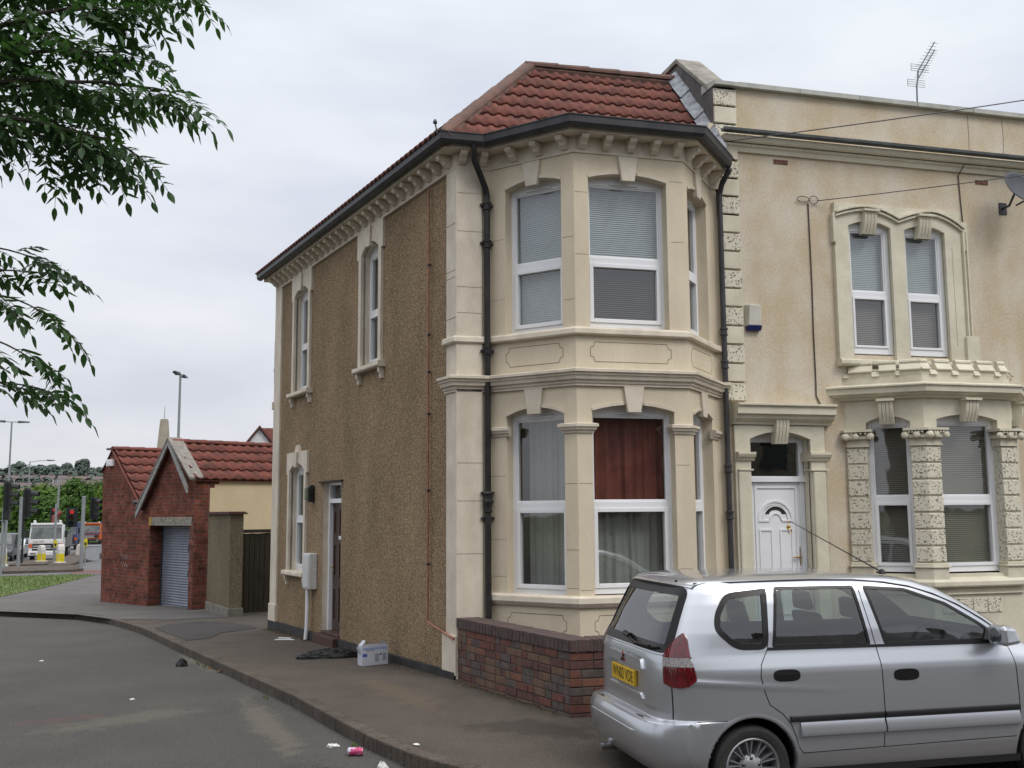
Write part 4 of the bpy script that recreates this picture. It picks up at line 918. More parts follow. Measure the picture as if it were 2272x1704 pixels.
tag(mb.build('kerb_bed',kerbm),kind='structure')
region('road',[(-32,-40),(18,-40),(18,6),(-3,19),(-32,26)],RG,asph,step=1.3)
# patch of darker tarmac on the pavement, lighter crossing by the garage
pd=mat_ground('dark_tarmac_patch',(.062,.057,.054),(.050,.046,.044),(.12,.11,.10))
region('pavement_patch',[tuple(SW(s_,b,0))[:2] for s_,b in ((6.3,1.62),(8.9,1.66),(9.6,1.3),(9.9,.7),(9.2,.25),(8.2,.12),(7.75,.15),(7.2,.9),(6.5,1.2))],PG,pd,step=.4,dz=.006)
region('forecourt',[tuple(p) for p in ((-4.6,10.9),(-5.45,12.6),(-7.45,14.7),(-11,17.2),(-8.5,20.4),(-8.02,25),(-7.6,35),(-3,35),(-5.0,17),(-2.6,12.3),(-1.4,12.0),(-2.35,10.3),(-3.6,10.2))],PG,pavf,step=.6,dz=.006)
grassm=M('grass_blade_green',(.065,.115,.020),rough=.9,col2=(.105,.13,.036),scale=1.1,detail=8,bump=.6,bscale=60,fine=.25,fscale=40)
gr=region('grass_verge_base',g_poly,PG,grassm,step=.6,dz=.02)
# grass blades (uncountable)
mb=MB()
import itertools
def in_poly(x,y,P):
    c=False; j=len(P)-1
    for i in range(len(P)):
        if ((P[i][1]>y)!=(P[j][1]>y)) and x<(P[j][0]-P[i][0])*(y-P[i][1])/(P[j][1]-P[i][1])+P[i][0]: c=not c
        j=i
    return c
k=0
while k<9000:
    x=random.uniform(-16,-7.5); y=random.uniform(20.5,36)
    if not in_poly(x,y,g_poly): continue
    k+=1; z_=PG(x,y)+.02; a=random.uniform(0,PI); h=random.uniform(.03,.075); w_=.012; dx,dy=math.cos(a)*w_,math.sin(a)*w_; lx,ly=random.uniform(-.03,.03),random.uniform(-.03,.03)
    mb.face([(x-dx,y-dy,z_),(x+dx,y+dy,z_),(x+lx,y+ly,z_+h)])
tag(mb.build('grass',grassm),'short green grass of the verge beyond the road bend','grass',kind='stuff')
# main road with islands
mroad=M('main_road_asphalt',(.13,.13,.135),rough=.9,col2=(.10,.10,.105),scale=.6,detail=7,fine=.08)
region('main_road',[(-60,36.0),(20,36.0),(20,160),(-60,160)],lambda x,y:PG(x,y)-.09,mroad,step=6)
ground=MB()
xs=[-1500,-400,-120,-61,19,120,400,1500]; ys=[-1500,-200,-39,20,37,60,100,200,1500]
for i in range(len(xs)-1):
    for j in range(len(ys)-1): ground.face([(x,y,PG(x,y)-.8) for x,y in ((xs[i],ys[j]),(xs[i+1],ys[j]),(xs[i+1],ys[j+1]),(xs[i],ys[j+1]))])
tag(ground.build('ground',M('rough_ground',(.10,.11,.055),rough=1,col2=(.07,.075,.04),scale=.1)),kind='structure')
def island(name,poly,h=.12):
    mb=MB(); n=len(poly); z_=max(PG(*p) for p in poly)-.09
    mb.mesh([(x,y,z_-.4) for x,y in poly]+[(x,y,z_+h) for x,y in poly],[tuple(range(n,2*n))]+[(i,(i+1)%n,n+(i+1)%n,n+i) for i in range(n)])
    tag(mb.build(name,kerbm if name=='traffic_island' else pavf),kind='structure')
island('traffic_island',[(-30,40.0),(-9.6,42.2),(-9.1,43.2),(-9.7,47.3),(-30,45.4)])
island('traffic_island',[(-15.3,55.0),(-12.7,55.3),(-12.5,61.5),(-14.4,61.5)],.1)
island('traffic_island',[(-12.2,52.6),(-11.0,52.8),(-11.2,72),(-13.4,72)],.1)
region('red_road_surface',[(-9.6,40.2),(-3,40.8),(-3,44.5),(-8.9,44.2)],lambda x,y:PG(x,y)-.09,M('red_anti_skid',(.16,.07,.06),rough=.95,fine=.1),step=2,dz=.006)
# white line at the give-way
region('road_marking',[(-30,50.9),(-13.6,52.2),(-13.6,52.4),(-30,51.1)],lambda x,y:PG(x,y)-.09,M('worn_white_paint',(.42,.42,.41),rough=.8),step=3,dz=.006)
# ================================================================== low garden wall
bc=[M('brick_'+n_,c,rough=.9,col2=c2,scale=14,detail=6,bump=.5,bscale=90,fine=.15) for n_,c,c2 in (('red',(.17,.068,.052),(.11,.05,.04)),('plum',(.125,.06,.052),(.085,.045,.042)),('brown',(.17,.105,.07),(.11,.07,.05)),('grey',(.12,.095,.085),(.075,.062,.058)),('orange',(.22,.10,.065),(.14,.066,.048)))]
mort=M('dark_mortar',(.06,.052,.045),rough=1,col2=(.10,.085,.07),scale=20,fine=.2)
LW=thing('garden_wall',(.3,-1.2,0),'low brick garden wall with dark engineering-brick coping beside the bay','wall')
wl=MB(); mo=MB()
def run(F,a0,a1,b0,b1,wts,zb=-.06,rows=8,h=.0765):
    mo.fbox(F,a0+.006,a1-.006,b0+.006,b1-.007,zb-.1,zb+rows*h)
    for r_ in range(rows):
        a=a0-(.0 if r_%2 else .11)
        while a<a1:
            L_=random.choice((.225,.225,.11,.225,.11)); s0,s1=max(a,a0),min(a+L_-.010,a1); a+=L_
            if s1-s0<.03: continue
            j_=random.uniform(-.004,.004); z0=zb+r_*h+.005; tz=random.uniform(-.002,.002)
            wl.fbox(F,s0,s1,b1-.09,b1+j_,z0+tz,z0+h-.011+tz,random.choices(range(5),wts)[0])
            if b0<b1-.15: wl.fbox(F,s0,s1,b0,b0+.06,z0,z0+h-.011,random.choices(range(5),wts)[0])
WS=Fr((0,0,0),-sdv,-snv); ws0=2.37; wc=WS(ws0,0,0)
WF=Fr((wc.x,wc.y,0),(1,0,0),(0,-1,0))
run(WS,.02,ws0-.02,-.215,.0,(3,5,4,4,.3)); run(WF,.0,3.0,-.215,.0,(5,3,2,1.5,1.6))
part('mortar',mort,LW,lambda m_: m_.mesh(mo.v,mo.f))
bk=wl.build('brickwork',bc,LW,bevel=.004)
blue=M('dark_engineering_brick',(.06,.048,.047),rough=.75,col2=(.10,.062,.056),scale=9,detail=6,bump=.4,fine=.2)
topm=M('weathered_coping_top',(.10,.068,.064),rough=.85,col2=(.07,.05,.048),scale=9,fine=.15)
mo2=MB()
def cop_(m_):
    for F,a0,a1 in ((WS,.0,ws0-.1),(WF,-.01,3.0)):
        a=a0; mo2.fbox(F,a0+.01,a1-.005,-.222,.009,.552,.655)
        while a<a1-.02:
            w_=.073; j_=random.uniform(-.003,.003); m_.fbox(F,a+.004,min(a+w_-.004,a1),-.232,.016+j_,.556,.664+random.uniform(-.002,.002)); a+=w_
    m_.fbox(WS,ws0-.10,ws0+.0,-.232,.016,.556,.664)
part('coping',blue,LW,cop_,bevel=.006)
part('coping_mortar',M('light_mortar',(.15,.13,.11),rough=1,fine=.2),LW,lambda m_: m_.mesh(mo2.v,mo2.f))
# ================================================================== garages, gate pier, gate
gbrick=mat_brick('garage_brick',(.23,.066,.042),(.12,.040,.030),(.13,.095,.078),dirt=.55)
G0=V((-2.89,12.25,0)); gd=V((-.4742,.8804,0)); gpv=V((.8804,.4742,0))
GF=Fr(G0,gd,-gpv)      # a along front, b outward to the street
def GS(t): return Fr(G0+gd*t,gpv,-gd)   # side wall frame
bgz=lambda a:-.5
def garage(loc,label):
    return thing('brick_garage',loc,label,'garage',None)
GA=garage(tuple(GF(1.7,0,-.3)),'red brick garage with a grey roller shutter and grey bargeboards')
GLn=7.0
def ga(m_):
    wall(m_,GF,.55,3.25,-.6,1.95,[OP(.74,2.76,-.6,1.545)],reveal=.38)
    m_.face([GF(.55,0,1.95),GF(3.25,0,1.95),GF(1.62,0,3.47)]); m_.face([GF(.55,0,1.95),GF(1.62,0,3.47),GF(.50,0,2.50)])
    S1=GS(.55); m_.face([S1(0,0,-.6),S1(.36,0,-.6),S1(.36,0,2.39),S1(.47,0,2.39),S1(.47,0,2.47),S1(.58,0,2.47),S1(.58,0,2.58),S1(0,0,2.58)])
    m_.face([GF(3.25,0,-.6),GF(3.25,0,1.95),GF(3.25,-GLn,1.95),GF(3.25,-GLn,-.6)]); m_.face([GF(.55,-GLn,-.6),GF(3.25,-GLn,-.6),GF(3.25,-GLn,1.95),GF(1.62,-GLn,3.47),GF(.55,-GLn,2.5)])
part('wall',gbrick,GA,ga)
def gcw(m_):
    S1=GS(.55); m_.face([S1(.36,0,-.6),S1(GLn,0,-.6),S1(GLn,0,2.58),S1(.58,0,2.58),S1(.58,0,2.47),S1(.47,0,2.47),S1(.47,0,2.39),S1(.36,0,2.39)])
part('painted_side_wall',M('yellow_cream_masonry',(.60,.50,.33),rough=.85,col2=(.54,.45,.29),scale=2,bump=.3,bscale=30,fine=.04),GA,gcw)
def groof(par,ridge_t,zr,tr_,zr0,tl_,zl0,b0,Ln,left_clip=None):
    """two slopes; tr_,zr0 right eave; tl_,zl0 left eave"""
    rf=MB(); rf.face([GF(tr_,b0,zr0-.02),GF(ridge_t,b0,zr-.02),GF(ridge_t,-Ln,zr-.02),GF(tr_,-Ln,zr0-.02)]); rf.face([GF(tl_,b0,zl0-.02),GF(tl_,-Ln,zl0-.02),GF(ridge_t,-Ln,zr-.02),GF(ridge_t,b0,zr-.02)])
    ro=rf.build('roof',tile2,par)
    for te,ze,sg in ((tr_,zr0,1),(tl_,zl0,-1)):
        p=GF(te,b0,ze); v_=(GF(ridge_t,b0,zr)-p); L_=v_.length; v_.normalize(); n_=v_.cross(gpv); n_=-n_ if n_.z<0 else n_
        sm=MB(); s_=tiles(sm,p,gpv,v_,n_,.05,Ln+b0,L_,max(3,round(L_/.36)),amp=.035,lift=.04,TW=.23)
        o=sm.build('roof_tiles',tile2,ro); o.data.polygons.foreach_set('use_smooth',s_[:len(o.data.polygons)])
    part('ridge_tiles',tile2,ro,lambda m_: ridge(m_,GF(ridge_t,b0-.02,zr+.01),GF(ridge_t,-Ln,zr+.01),.10,.40))
    return ro
groof(GA,1.62,3.46,.47,2.56,3.17,1.93,.10,GLn)
verge=M('grey_verge_mortar',(.26,.24,.215),rough=.9,col2=(.17,.155,.14),scale=12,fine=.15,bump=.4)
def barge(m_):
    for (t0,z0),(t1,z1) in (((1.62,3.53),(.62,2.43)),((1.62,3.53),(3.22,1.87))):
        m_.hexa([GF(t0,.17,z0-.16),GF(t1,.17,z1-.16),GF(t1,.13,z1-.16),GF(t0,.13,z0-.16),GF(t0,.17,z0),GF(t1,.17,z1),GF(t1,.13,z1),GF(t0,.13,z0)])
part('bargeboard',M('weathered_grey_board',(.34,.34,.33),rough=.8,col2=(.24,.23,.22),scale=7,fine=.1,aniso=(1,1,3)),GA,barge)
def vg(m_):
    for (t0,z0),(t1,z1) in (((1.62,3.54),(.47,2.60)),((1.62,3.54),(3.2,1.95))):
        m_.hexa([GF(t0,.18,z0-.03),GF(t1,.18,z1-.03),GF(t1,-.16,z1-.03),GF(t0,-.16,z0-.03),GF(t0,.18,z0+.02),GF(t1,.18,z1+.02),GF(t1,-.16,z1+.03),GF(t0,-.16,z0+.03)])
part('verge',verge,GA,vg)
part('lintel',M('cracked_concrete_lintel',(.36,.335,.29),rough=.95,col2=(.15,.135,.115),scale=16,detail=8,bump=.6,fine=.2),GA,lambda m_: m_.fbox(GF,.66,2.66,-.10,.012,1.55,1.745),bevel=.01)
part('lintel_end',M('yellow_painted_block',(.52,.34,.05),rough=.8,col2=(.30,.2,.06),scale=14),GA,lambda m_: m_.fbox(GF,2.665,2.80,-.10,.014,1.552,1.747))
shm=M('galvanised_shutter',(.27,.29,.35),rough=.45,col2=(.22,.24,.29),scale=3,metal=.35,fine=.05,spec=.5)
def shut(m_):
    n=33; h=2.0/n
    for i in range(n):
        z0=-.46+i*h; k=6
        for j in range(k):
            za,zb_=z0+h*j/k,z0+h*(j+1)/k; ba,bb=-.33+.016*math.sin(PI*j/k)**.7,-.33+.016*math.sin(PI*(j+1)/k)**.7
            m_.face([GF(.74,ba,za),GF(2.76,ba,za),GF(2.76,bb,zb_),GF(.74,bb,zb_)])
SHT=part('roller_shutter',shm,GA,shut)
part('graffiti',M('black_spray_paint',(.03,.03,.035),rough=.8),SHT,lambda m_:[m_.tube([GF(1.05+.28*x+random.uniform(-.08,.08),-.306,z_),GF(1.05+.28*x+random.uniform(-.06,.1),-.306,z_-.14),GF(1.12+.28*x,-.306,z_-.26)],.008,5) for x in range(2) for z_ in (1.22,.93,.66)])
part('guide_rail',gutm,SHT,lambda m_:(m_.fbox(GF,.735,.78,-.34,-.29,-.5,1.54),m_.fbox(GF,2.72,2.765,-.34,-.29,-.5,1.54)))
random.seed(3)
part('graffiti',M('pale_chalk_graffiti',(.32,.26,.25),rough=.9),GA,lambda m_:([m_.tube([GF(.63+random.uniform(-.03,.05),.004,z_),GF(.60+random.uniform(-.04,.06),.004,z_-.12),GF(.66,.004,z_-.22)],.005,4) for z_ in (1.6,1.45,1.25,1.0,.7,.5)],[m_.tube([GF(4.1+x,.004,z_),GF(4.15+x+random.uniform(-.05,.05),.004,z_-.1),GF(4.05+x,.004,z_-.2)],.006,4) for x in (0,.15,-.12) for z_ in (.95,.75)]))
GB=garage(tuple(GF(4.4,0,-.35)),'plain red brick lean building adjoining the shuttered garage, with a small white box under its eave')
GB['label']='blank-fronted red brick garage at the corner by the grass, left of the shuttered one'
def gb(m_):
    P=[(3.252,-.6),(5.44,-.6),(5.62,2.93),(5.04,3.45),(3.40,2.15),(3.252,2.10)]
    m_.face([GF(a,0,z_) for a,z_ in P]); m_.face([GF(5.44,0,-.6),GF(5.44,-GLn,-.6),GF(5.62,-GLn,2.93),GF(5.62,0,2.93)]); m_.face([GF(3.252,-GLn,-.6),GF(5.44,-GLn,-.6),GF(5.62,-GLn,2.93),GF(5.04,-GLn,3.45),GF(3.4,-GLn,2.15)])
part('wall',gbrick,GB,gb)
groof(GB,5.04,3.46,3.42,2.17,5.66,2.90,.05,GLn)
part('valley_gutter',gutm,GB,lambda m_: m_.tube([GF(3.38,.16,2.10),GF(3.36,-.3,2.12),GF(3.36,-GLn,2.12)],.05,8))
part('security_light',upvc,GB,lambda m_: (m_.fbox(GF,4.93,5.22,.0,.10,3.03,3.20),m_.fbox(GF,4.97,5.17,.10,.11,3.06,3.17)),bevel=.01)
gp_=thing('gate_pier',tuple(SW(11,0,-.2)),'brown rendered gate pier with a tiled cap between the house and the garage','pier')
pierm=mat_pebble('weathered_pier_render',(.10,.08,.05),(.20,.165,.115),(.30,.26,.19),110)
part('render',pierm,gp_,lambda m_: m_.fbox(SW,10.70,12.72,-.30,-.04,-.06,1.80))
part('base',M('grey_pier_base',(.21,.20,.17),rough=.9,col2=(.15,.14,.12),scale=5,bump=.4),gp_,lambda m_: m_.fbox(SW,10.68,12.75,-.33,-.02,-.5,-.058),bevel=.01)
part('cap',M('dark_tile_cap',(.09,.045,.038),rough=.85,fine=.2),gp_,lambda m_:(m_.fbox(SW,10.62,12.8,-.36,.02,1.80,1.835),m_.fbox(SW,10.66,12.76,-.33,-.01,1.835,1.855)),bevel=.004)
GT=Fr((-2.20,11.20,0),gpv,-gd)
gt=thing('wooden_gate',(-1.7,11.5,-.25),'dark weathered vertical-board gate between the rendered pier and the house','gate')
gwood=M('dark_creosoted_wood',(.050,.042,.028),rough=.85,col2=(.028,.024,.017),scale=3,detail=7,aniso=(12,12,1),bump=.5,fine=.15)
def gboards(m_):
    for i in range(14):
        a=.02+i*.118; m_.fbox(GT,a,a+.108,-.03+random.uniform(-.004,.004),.0,-.30,1.40+random.uniform(-.006,.006))
part('boards',gwood,gt,gboards,bevel=.003)
part('top_rail',gwood,gt,lambda m_: (m_.fbox(GT,-.03,1.72,-.07,.03,1.41,1.48),m_.fbox(GT,.02,1.68,-.06,-.032,.9,1.0),m_.fbox(GT,.02,1.68,-.06,-.032,.0,.1)),bevel=.004)
part('latch',blackm,gt,lambda m_: m_.fbox(GT,.50,.64,.0,.012,.50,.53))
# ================================================================== small fixtures on the side wall
mbx=thing('meter_box',tuple(SW(5.3,0,.6)),'white plastic meter cabinet with a pipe below, fixed beside the brown door','meter box')
greyw=M('offwhite_grp',(.62,.62,.62),rough=.5,col2=(.52,.52,.51),scale=4,fine=.03)
part('cabinet',greyw,mbx,lambda m_: m_.fbox(SW,4.99,5.31,-.02,.11,.66,1.20),bevel=.015)
part('cabinet_door',greyw,mbx,lambda m_: m_.fbox(SW,5.01,5.29,.11,.12,.69,1.17),bevel=.006)
part('pipe',upvc,mbx,lambda m_: m_.tube([SW(5.20,.06,.67),SW(5.21,.06,.1),SW(5.24,.07,-.13)],.032,10),smooth='auto')
wlp=thing('wall_light',tuple(SW(5.2,0,2.1)),'small black and green bulkhead lamp on the side wall near the brown door','wall light')
part('body',blackm,wlp,lambda m_: m_.fbox(SW,5.16,5.30,-.02,.07,1.98,2.24),bevel=.02)
part('lens',M('green_grey_lens',(.16,.19,.13),rough=.3),wlp,lambda m_: m_.fbox(SW,5.175,5.285,.068,.12,2.01,2.21),bevel=.02)
rp=thing('rear_downpipe',tuple(SW(7.6,-.2,3.5)),'dark pipe bracket silhouetted against the sky on the far rear corner','pipe')
part('pipe',blackm,rp,lambda m_: (m_.tube([SW(7.56,-.06,3.95),SW(7.58,-.05,4.1),SW(7.58,-.05,4.85)],.045,8),m_.fbox(SW,7.52,7.6,-.1,-.0,4.3,4.36)),smooth='auto')
# ================================================================== silver car
CS=.96; CPH=-.037
CT=V((.325,-4.695,0))+V((-math.sin(CPH),math.cos(CPH),0))*.8475*CS
car=thing('parked_car',(CT.x,CT.y,-.195),'silver estate car parked in front of the low wall, seen from its rear corner','car',rz=CPH)
LV=[(.20,.78,.13,3.90),(.26,.81,.05,3.96),(.35,.832,.02,4.01),(.42,.838,.004,4.03),(.50,.842,.0,4.03),(.57,.8445,.006,4.02),(.592,.8445,.02,4.02),(.605,.8455,.095,4.01),(.65,.8465,.10,3.99),(.72,.8475,.10,3.96),(.80,.848,.098,3.90),(.87,.8475,.098,3.80),(.91,.846,.10,3.68),(.95,.839,.102,3.52),(1.0,.824,.107,3.33),(1.05,.809,.118,3.17),(1.10,.798,.138,3.08),(1.2,.780,.19,2.94),(1.3,.753,.235,2.79),(1.4,.724,.283,2.62),(1.48,.695,.322,2.46),(1.53,.668,.35,2.31),(1.558,.635,.375,2.17),(1.578,.575,.44,1.98),(1.592,.44,.62,1.72),(1.598,.22,.85,1.4)]
lz=np.array([q[0] for q in LV]); lh=np.array([q[1] for q in LV]); lr=np.array([q[2] for q in LV]); lf=np.array([q[3] for q in LV]); NE=8
def lev(z_,ins=0.): return float(np.interp(z_,lz,lh))-ins,float(np.interp(z_,lz,lr))+ins,float(np.interp(z_,lz,lf))-ins
def relief(X,z_):
    zl=.905-.095*(X-.27)/1.2; k=max(0,1-(X-.25)/1.35) if X>.25 else 1
    return .010*k*math.exp(-((z_-zl+.03)/.022)**2)
def sY(X,z_,off=0.,ins=0.):
    h,a_,b_=lev(z_,ins); c=(a_+b_)/2; r_=(b_-a_)/2; q=min(.9999,abs((X-c)/r_)); return -(h*(1-q**NE)**(1/NE)+relief(X,z_)+off)
def rX(Y,z_,off=0.,front=False,ins=0.):
    h,a_,b_=lev(z_,ins); c=(a_+b_)/2; r_=(b_-a_)/2; p=min(.9999,abs(Y/h)); d=r_*(1-p**NE)**(1/NE); return (c+d+off) if front else (c-d-off)
def SC(p): return V(p)*CS
def mapR(X,z_,off=0): return SC((X,sY(X,z_,off),z_))
def mapL(X,z_,off=0): q=SC((X,sY(X,z_,off),z_)); q.y=-q.y; return q
def mapB(Y,z_,off=0): return SC((rX(Y,z_,off),Y,z_))
def mapF(Y,z_,off=0): return SC((rX(Y,z_,off,True),Y,z_))
def rounded(P,r_,n=4):
    out=[]; m_=len(P)
    for i in range(m_):
        a,b_,c=V(P[i-1]),V(P[i]),V(P[(i+1)%m_]); rr=min(r_,(a-b_).length*.45,(c-b_).length*.45); p=b_+(a-b_).normalized()*rr; q=b_+(c-b_).normalized()*rr
        for k in range(n+1): t=k/n; out.append(tuple((p*(1-t)**2+b_*2*t*(1-t)+q*t*t)))
    return out
def dens(P,st=.03):
    out=[]
    for p,q in zip(P,P[1:]+P[:1]):
        p,q=V(p),V(q); n=max(1,int((q-p).length/st)); out+=[tuple(p.lerp(q,i/n)) for i in range(n)]
    return out
def offs(P,d):
    n=len(P); ar=sum(P[i][0]*P[(i+1)%n][1]-P[(i+1)%n][0]*P[i][1] for i in range(n)); sg=1 if ar>0 else -1; out=[]
    for i in range(n):
        a,b_,c=V(P[i-1]),V(P[i]),V(P[(i+1)%n]); t=((b_-a).normalized()+(c-b_).normalized()); t=t.normalized() if t.length>1e-6 else (c-b_).normalized(); out.append(tuple(b_+V((t.y,-t.x))*d*sg))
    return out
def inp(x,y,P): return in_poly(x,y,P)
def patchm(m_,P,mp,off,step=.05):
    n=len(P); pts=[V(p) for p in P]; xs=[p[0] for p in P]; ys=[p[1] for p in P]; x=min(xs)+step/2
    while x<max(xs):
        y=min(ys)+step/2
        while y<max(ys):
            if inp(x,y,P): pts.append(V((x+.001*random.random(),y+.001*random.random())))
            y+=step
        x+=step
    r_=delaunay_2d_cdt(pts,[],[list(range(n))],1,1e-6); m_.mesh([mp(p.x,p.y,off) for p in r_[0]],[tuple(f) for f in r_[2]])
def ringm(m_,P,Q,mp,off,thick=.006):
    n=len(P); A_=[mp(*p,off) for p in P]; B_=[mp(*q,off) for q in Q]; C_=[mp(*q,off-thick-.012) for q in Q]; D_=[mp(*p,off-thick) for p in P]
    m_.mesh(A_+B_+C_+D_,[(i,(i+1)%n,n+(i+1)%n,n+i) for i in range(n)]+[(n+i,n+(i+1)%n,2*n+(i+1)%n,2*n+i) for i in range(n)]+[(3*n+i,3*n+(i+1)%n,(i+1)%n,i) for i in range(n)])
def ribbon(m_,pts,mp,w_,off):
    P=[V(p) for p in pts]; L=[];Rr=[]
    for i,p in enumerate(P):
        t=(P[min(i+1,len(P)-1)]-P[max(i-1,0)]).normalized(); nrm=V((-t.y,t.x))*w_/2; L.append(mp(*(p+nrm),off)); Rr.append(mp(*(p-nrm),off))
    n=len(P); m_.mesh(L+Rr,[(i,i+1,n+i+1,n+i) for i in range(n-1)])
def fine(pts,st=.04):
    out=[]
    for p,q in zip(pts,pts[1:]):
        p,q=V(p),V(q); n=max(1,int((q-p).length/st)); out+=[p.lerp(q,i/n) for i in range(n)]
    return out+[V(pts[-1])]
WQ=dens(rounded([(.625,1.475),(.945,1.502),(.955,1.502),(.905,1.085),(.66,1.088),(.515,1.22),(.53,1.33)],.07))
WR=dens(rounded([(1.03,1.512),(1.675,1.508),(1.73,1.088),(.945,1.095)],.02))
WD=dens(rounded([(1.76,1.505),(2.10,1.480),(2.44,1.365),(2.70,1.215),(2.885,1.085),(1.855,1.085)],.02))
WB=dens(rounded([(-.70,1.068),(.70,1.068),(.60,1.515),(-.60,1.515)],.07))
WW=dens(rounded([(-.68,1.09),(.68,1.09),(.56,1.50),(-.56,1.50)],.05))
ARX,ARZ,ARR=.756,.275,.348
arches=[(ARX,ARZ),(ARX+2.5,ARZ)]
ZL=sorted(set([.20,.23,.26,.30]+[round(.33+.0125*i,4) for i in range(100)]+[.57,.58,.592,.598,.605,.612]+[1.585,1.592,1.596,1.598])); ZL=[z_ for z_ in ZL if z_<=1.598]
def shell(ins,zmin,zmax,name,mt,mats=None):
    mb=MB(); rows=[]
    side_q=[-.93+1.86*i/230 for i in range(231)]; yy=(1-.93**NE)**(1/NE); end_p=[-yy+2*yy*i/90 for i in range(91)]
    zl=[z_ for z_ in ZL if zmin<=z_<=zmax]
    vs=[]; cnt=None
    for z_ in zl:
        h,a_,b_=lev(z_,ins); c=(a_+b_)/2; r_=(b_-a_)/2; ring=[]
        for q in side_q: X=c+r_*q; ring.append((X,sY(X,z_,0,ins),z_))
        for p in end_p[1:-1]: Y=p*h; ring.append((rX(Y,z_,0,True,ins),Y,z_))
        for q in reversed(side_q): X=c+r_*q; ring.append((X,-sY(X,z_,0,ins),z_))
        for p in reversed(end_p[1:-1]): Y=p*h; ring.append((rX(Y,z_,0,False,ins),Y,z_))
        cnt=len(ring); vs+=ring
    fs=[]
    def hole(p):
        x,y,z_=p
        for ax,az in arches:
            if (x-ax)**2+(z_-az)**2<(ARR-.005)**2 and abs(y)>.45: return True
        if abs(y)>.5 and z_>1.0:
            if inp(x,z_,HQ) or inp(x,z_,HR) or inp(x,z_,HD): return True
        if x<.8 and z_>1.0 and abs(y)<.75 and inp(y,z_,HB) : return True
        if x>2.2 and z_>1.0 and inp(y,z_,HW): return True
        return False
    HQ,HR,HD,HB,HW=[offs(P,-.005) for P in (WQ,WR,WD,WB,WW)]
    for k in range(len(zl)-1):
        for i in range(cnt):
            j=(i+1)%cnt; f_=(k*cnt+i,k*cnt+j,(k+1)*cnt+j,(k+1)*cnt+i); c=[sum(vs[q][d] for q in f_)/4 for d in range(3)]
            if hole(c): continue
            fs.append(f_)
    fs.append(tuple((len(zl)-1)*cnt+i for i in range(cnt)))
    mb.mesh([SC(p) for p in vs],fs); return mb
silver=M('silver_car_paint',(.52,.54,.58),rough=.30,col2=(.505,.525,.565),scale=40,metal=.8,coat=1.0,fine=0,spec=.5)
blacktrim=M('black_car_trim',(.014,.014,.016),rough=.45,fine=.05)
rub=M('black_window_seal',(.008,.008,.009),rough=.35,fine=0)
cglass=mat_glass('car_glass',(.55,.62,.60),.12,.01)
BD=shell(0,.2,1.6,'body',silver).build('body',silver,car,smooth=True,local=True,uv=False)
part('cabin_lining',M('grey_cabin_lining',(.045,.047,.052),rough=.95,fine=.05),car,lambda m_: (lambda q: m_.mesh(q.v,q.f))(shell(.035,.33,1.57,'l',None)),local=True,uv=False)
part('floor_pan',blacktrim,car,lambda m_: m_.box((2.0*CS,0,.235*CS),(3.7*CS,1.5*CS,.03)),local=True)
for sg in (-1,1): part('door_sill_underside',blacktrim,car,lambda m_: m_.box((2.0*CS,sg*.765*CS,.215*CS),(1.9*CS,.08,.05)),local=True)
def cp(name,mt,fn,par=None,**k):
    return part(name,mt,par or car,fn,local=True,uv=False,**k)
for mp in (mapR,mapL):
    for P,nm,wi in ((WQ,'quarter_window',.038),(WR,'rear_door_window',.017),(WD,'front_door_window',.017)):
        w_=cp(nm,cglass,lambda m_: patchm(m_,offs(P,-.006),mp,-.003,.08),smooth=True)
        cp('seal',rub,lambda m_: ringm(m_,offs(P,.005),offs(P,-wi),mp,.0035),w_)
wb_=cp('rear_window',cglass,lambda m_: patchm(m_,offs(WB,-.006),mapB,-.003,.08),smooth=True)
cp('seal',rub,lambda m_: ringm(m_,offs(WB,.004),offs(WB,-.055),mapB,.004),wb_)
ww_=cp('windscreen',cglass,lambda m_: patchm(m_,offs(WW,-.006),mapF,-.003,.08),smooth=True)
cp('seal',rub,lambda m_: ringm(m_,offs(WW,.004),offs(WW,-.04),mapF,.004),ww_)
# wheel arches: lip and dark liner
for ax,az in arches:
    for mp,sg in ((mapR,-1),(mapL,1)):
        th=[math.asin(max(-1,min(1,(.215-az)/ARR)))+ (PI-2*math.asin((.215-az)/ARR))*i/40 for i in range(41)]
        def lip(m_):
            A_=[];B_=[];C_=[];D_=[]
            for t in th:
                cx,cz=math.cos(t),math.sin(t)
                A_.append(mp(ax+cx*(ARR+.022),az+cz*(ARR+.022),.0005)); B_.append(mp(ax+cx*(ARR+.004),az+cz*(ARR+.004),.0045)); C_.append(mp(ax+cx*(ARR-.008),az+cz*(ARR-.008),.0)); q=mp(ax+cx*(ARR-.006),az+cz*(ARR-.006),.0); q=V((q.x,q.y-sg*.05,q.z)); D_.append(q)
            n=41; m_.mesh(A_+B_+C_+D_,[(k*n+i,k*n+i+1,(k+1)*n+i+1,(k+1)*n+i) for k in range(3) for i in range(n-1)])
        cp('wheel_arch_lip',silver,lip,BD,smooth=True)
        def liner(m_):
            vs=[];fs=[]
            for yy in (.80,.50):
                for t in th: vs.append(SC((ax+math.cos(t)*ARR,sg*yy,az+math.sin(t)*ARR)))
            n=41; fs=[(i,i+1,n+i+1,n+i) for i in range(n-1)]; vs.append(SC((ax,sg*.5,az))); fs+=[(n+i,n+i+1,2*n) for i in range(n-1)]; m_.mesh(vs,fs)
        cp('wheel_arch_liner',M('wheel_arch_black',(.01,.01,.01),rough=1,fine=0),liner,BD)
tyre=M('tyre_rubber',(.022,.022,.022),rough=.85,col2=(.035,.034,.033),scale=8,fine=.1)
alloy=M('silver_alloy_wheel',(.36,.37,.39),rough=.35,metal=.7,fine=.03)
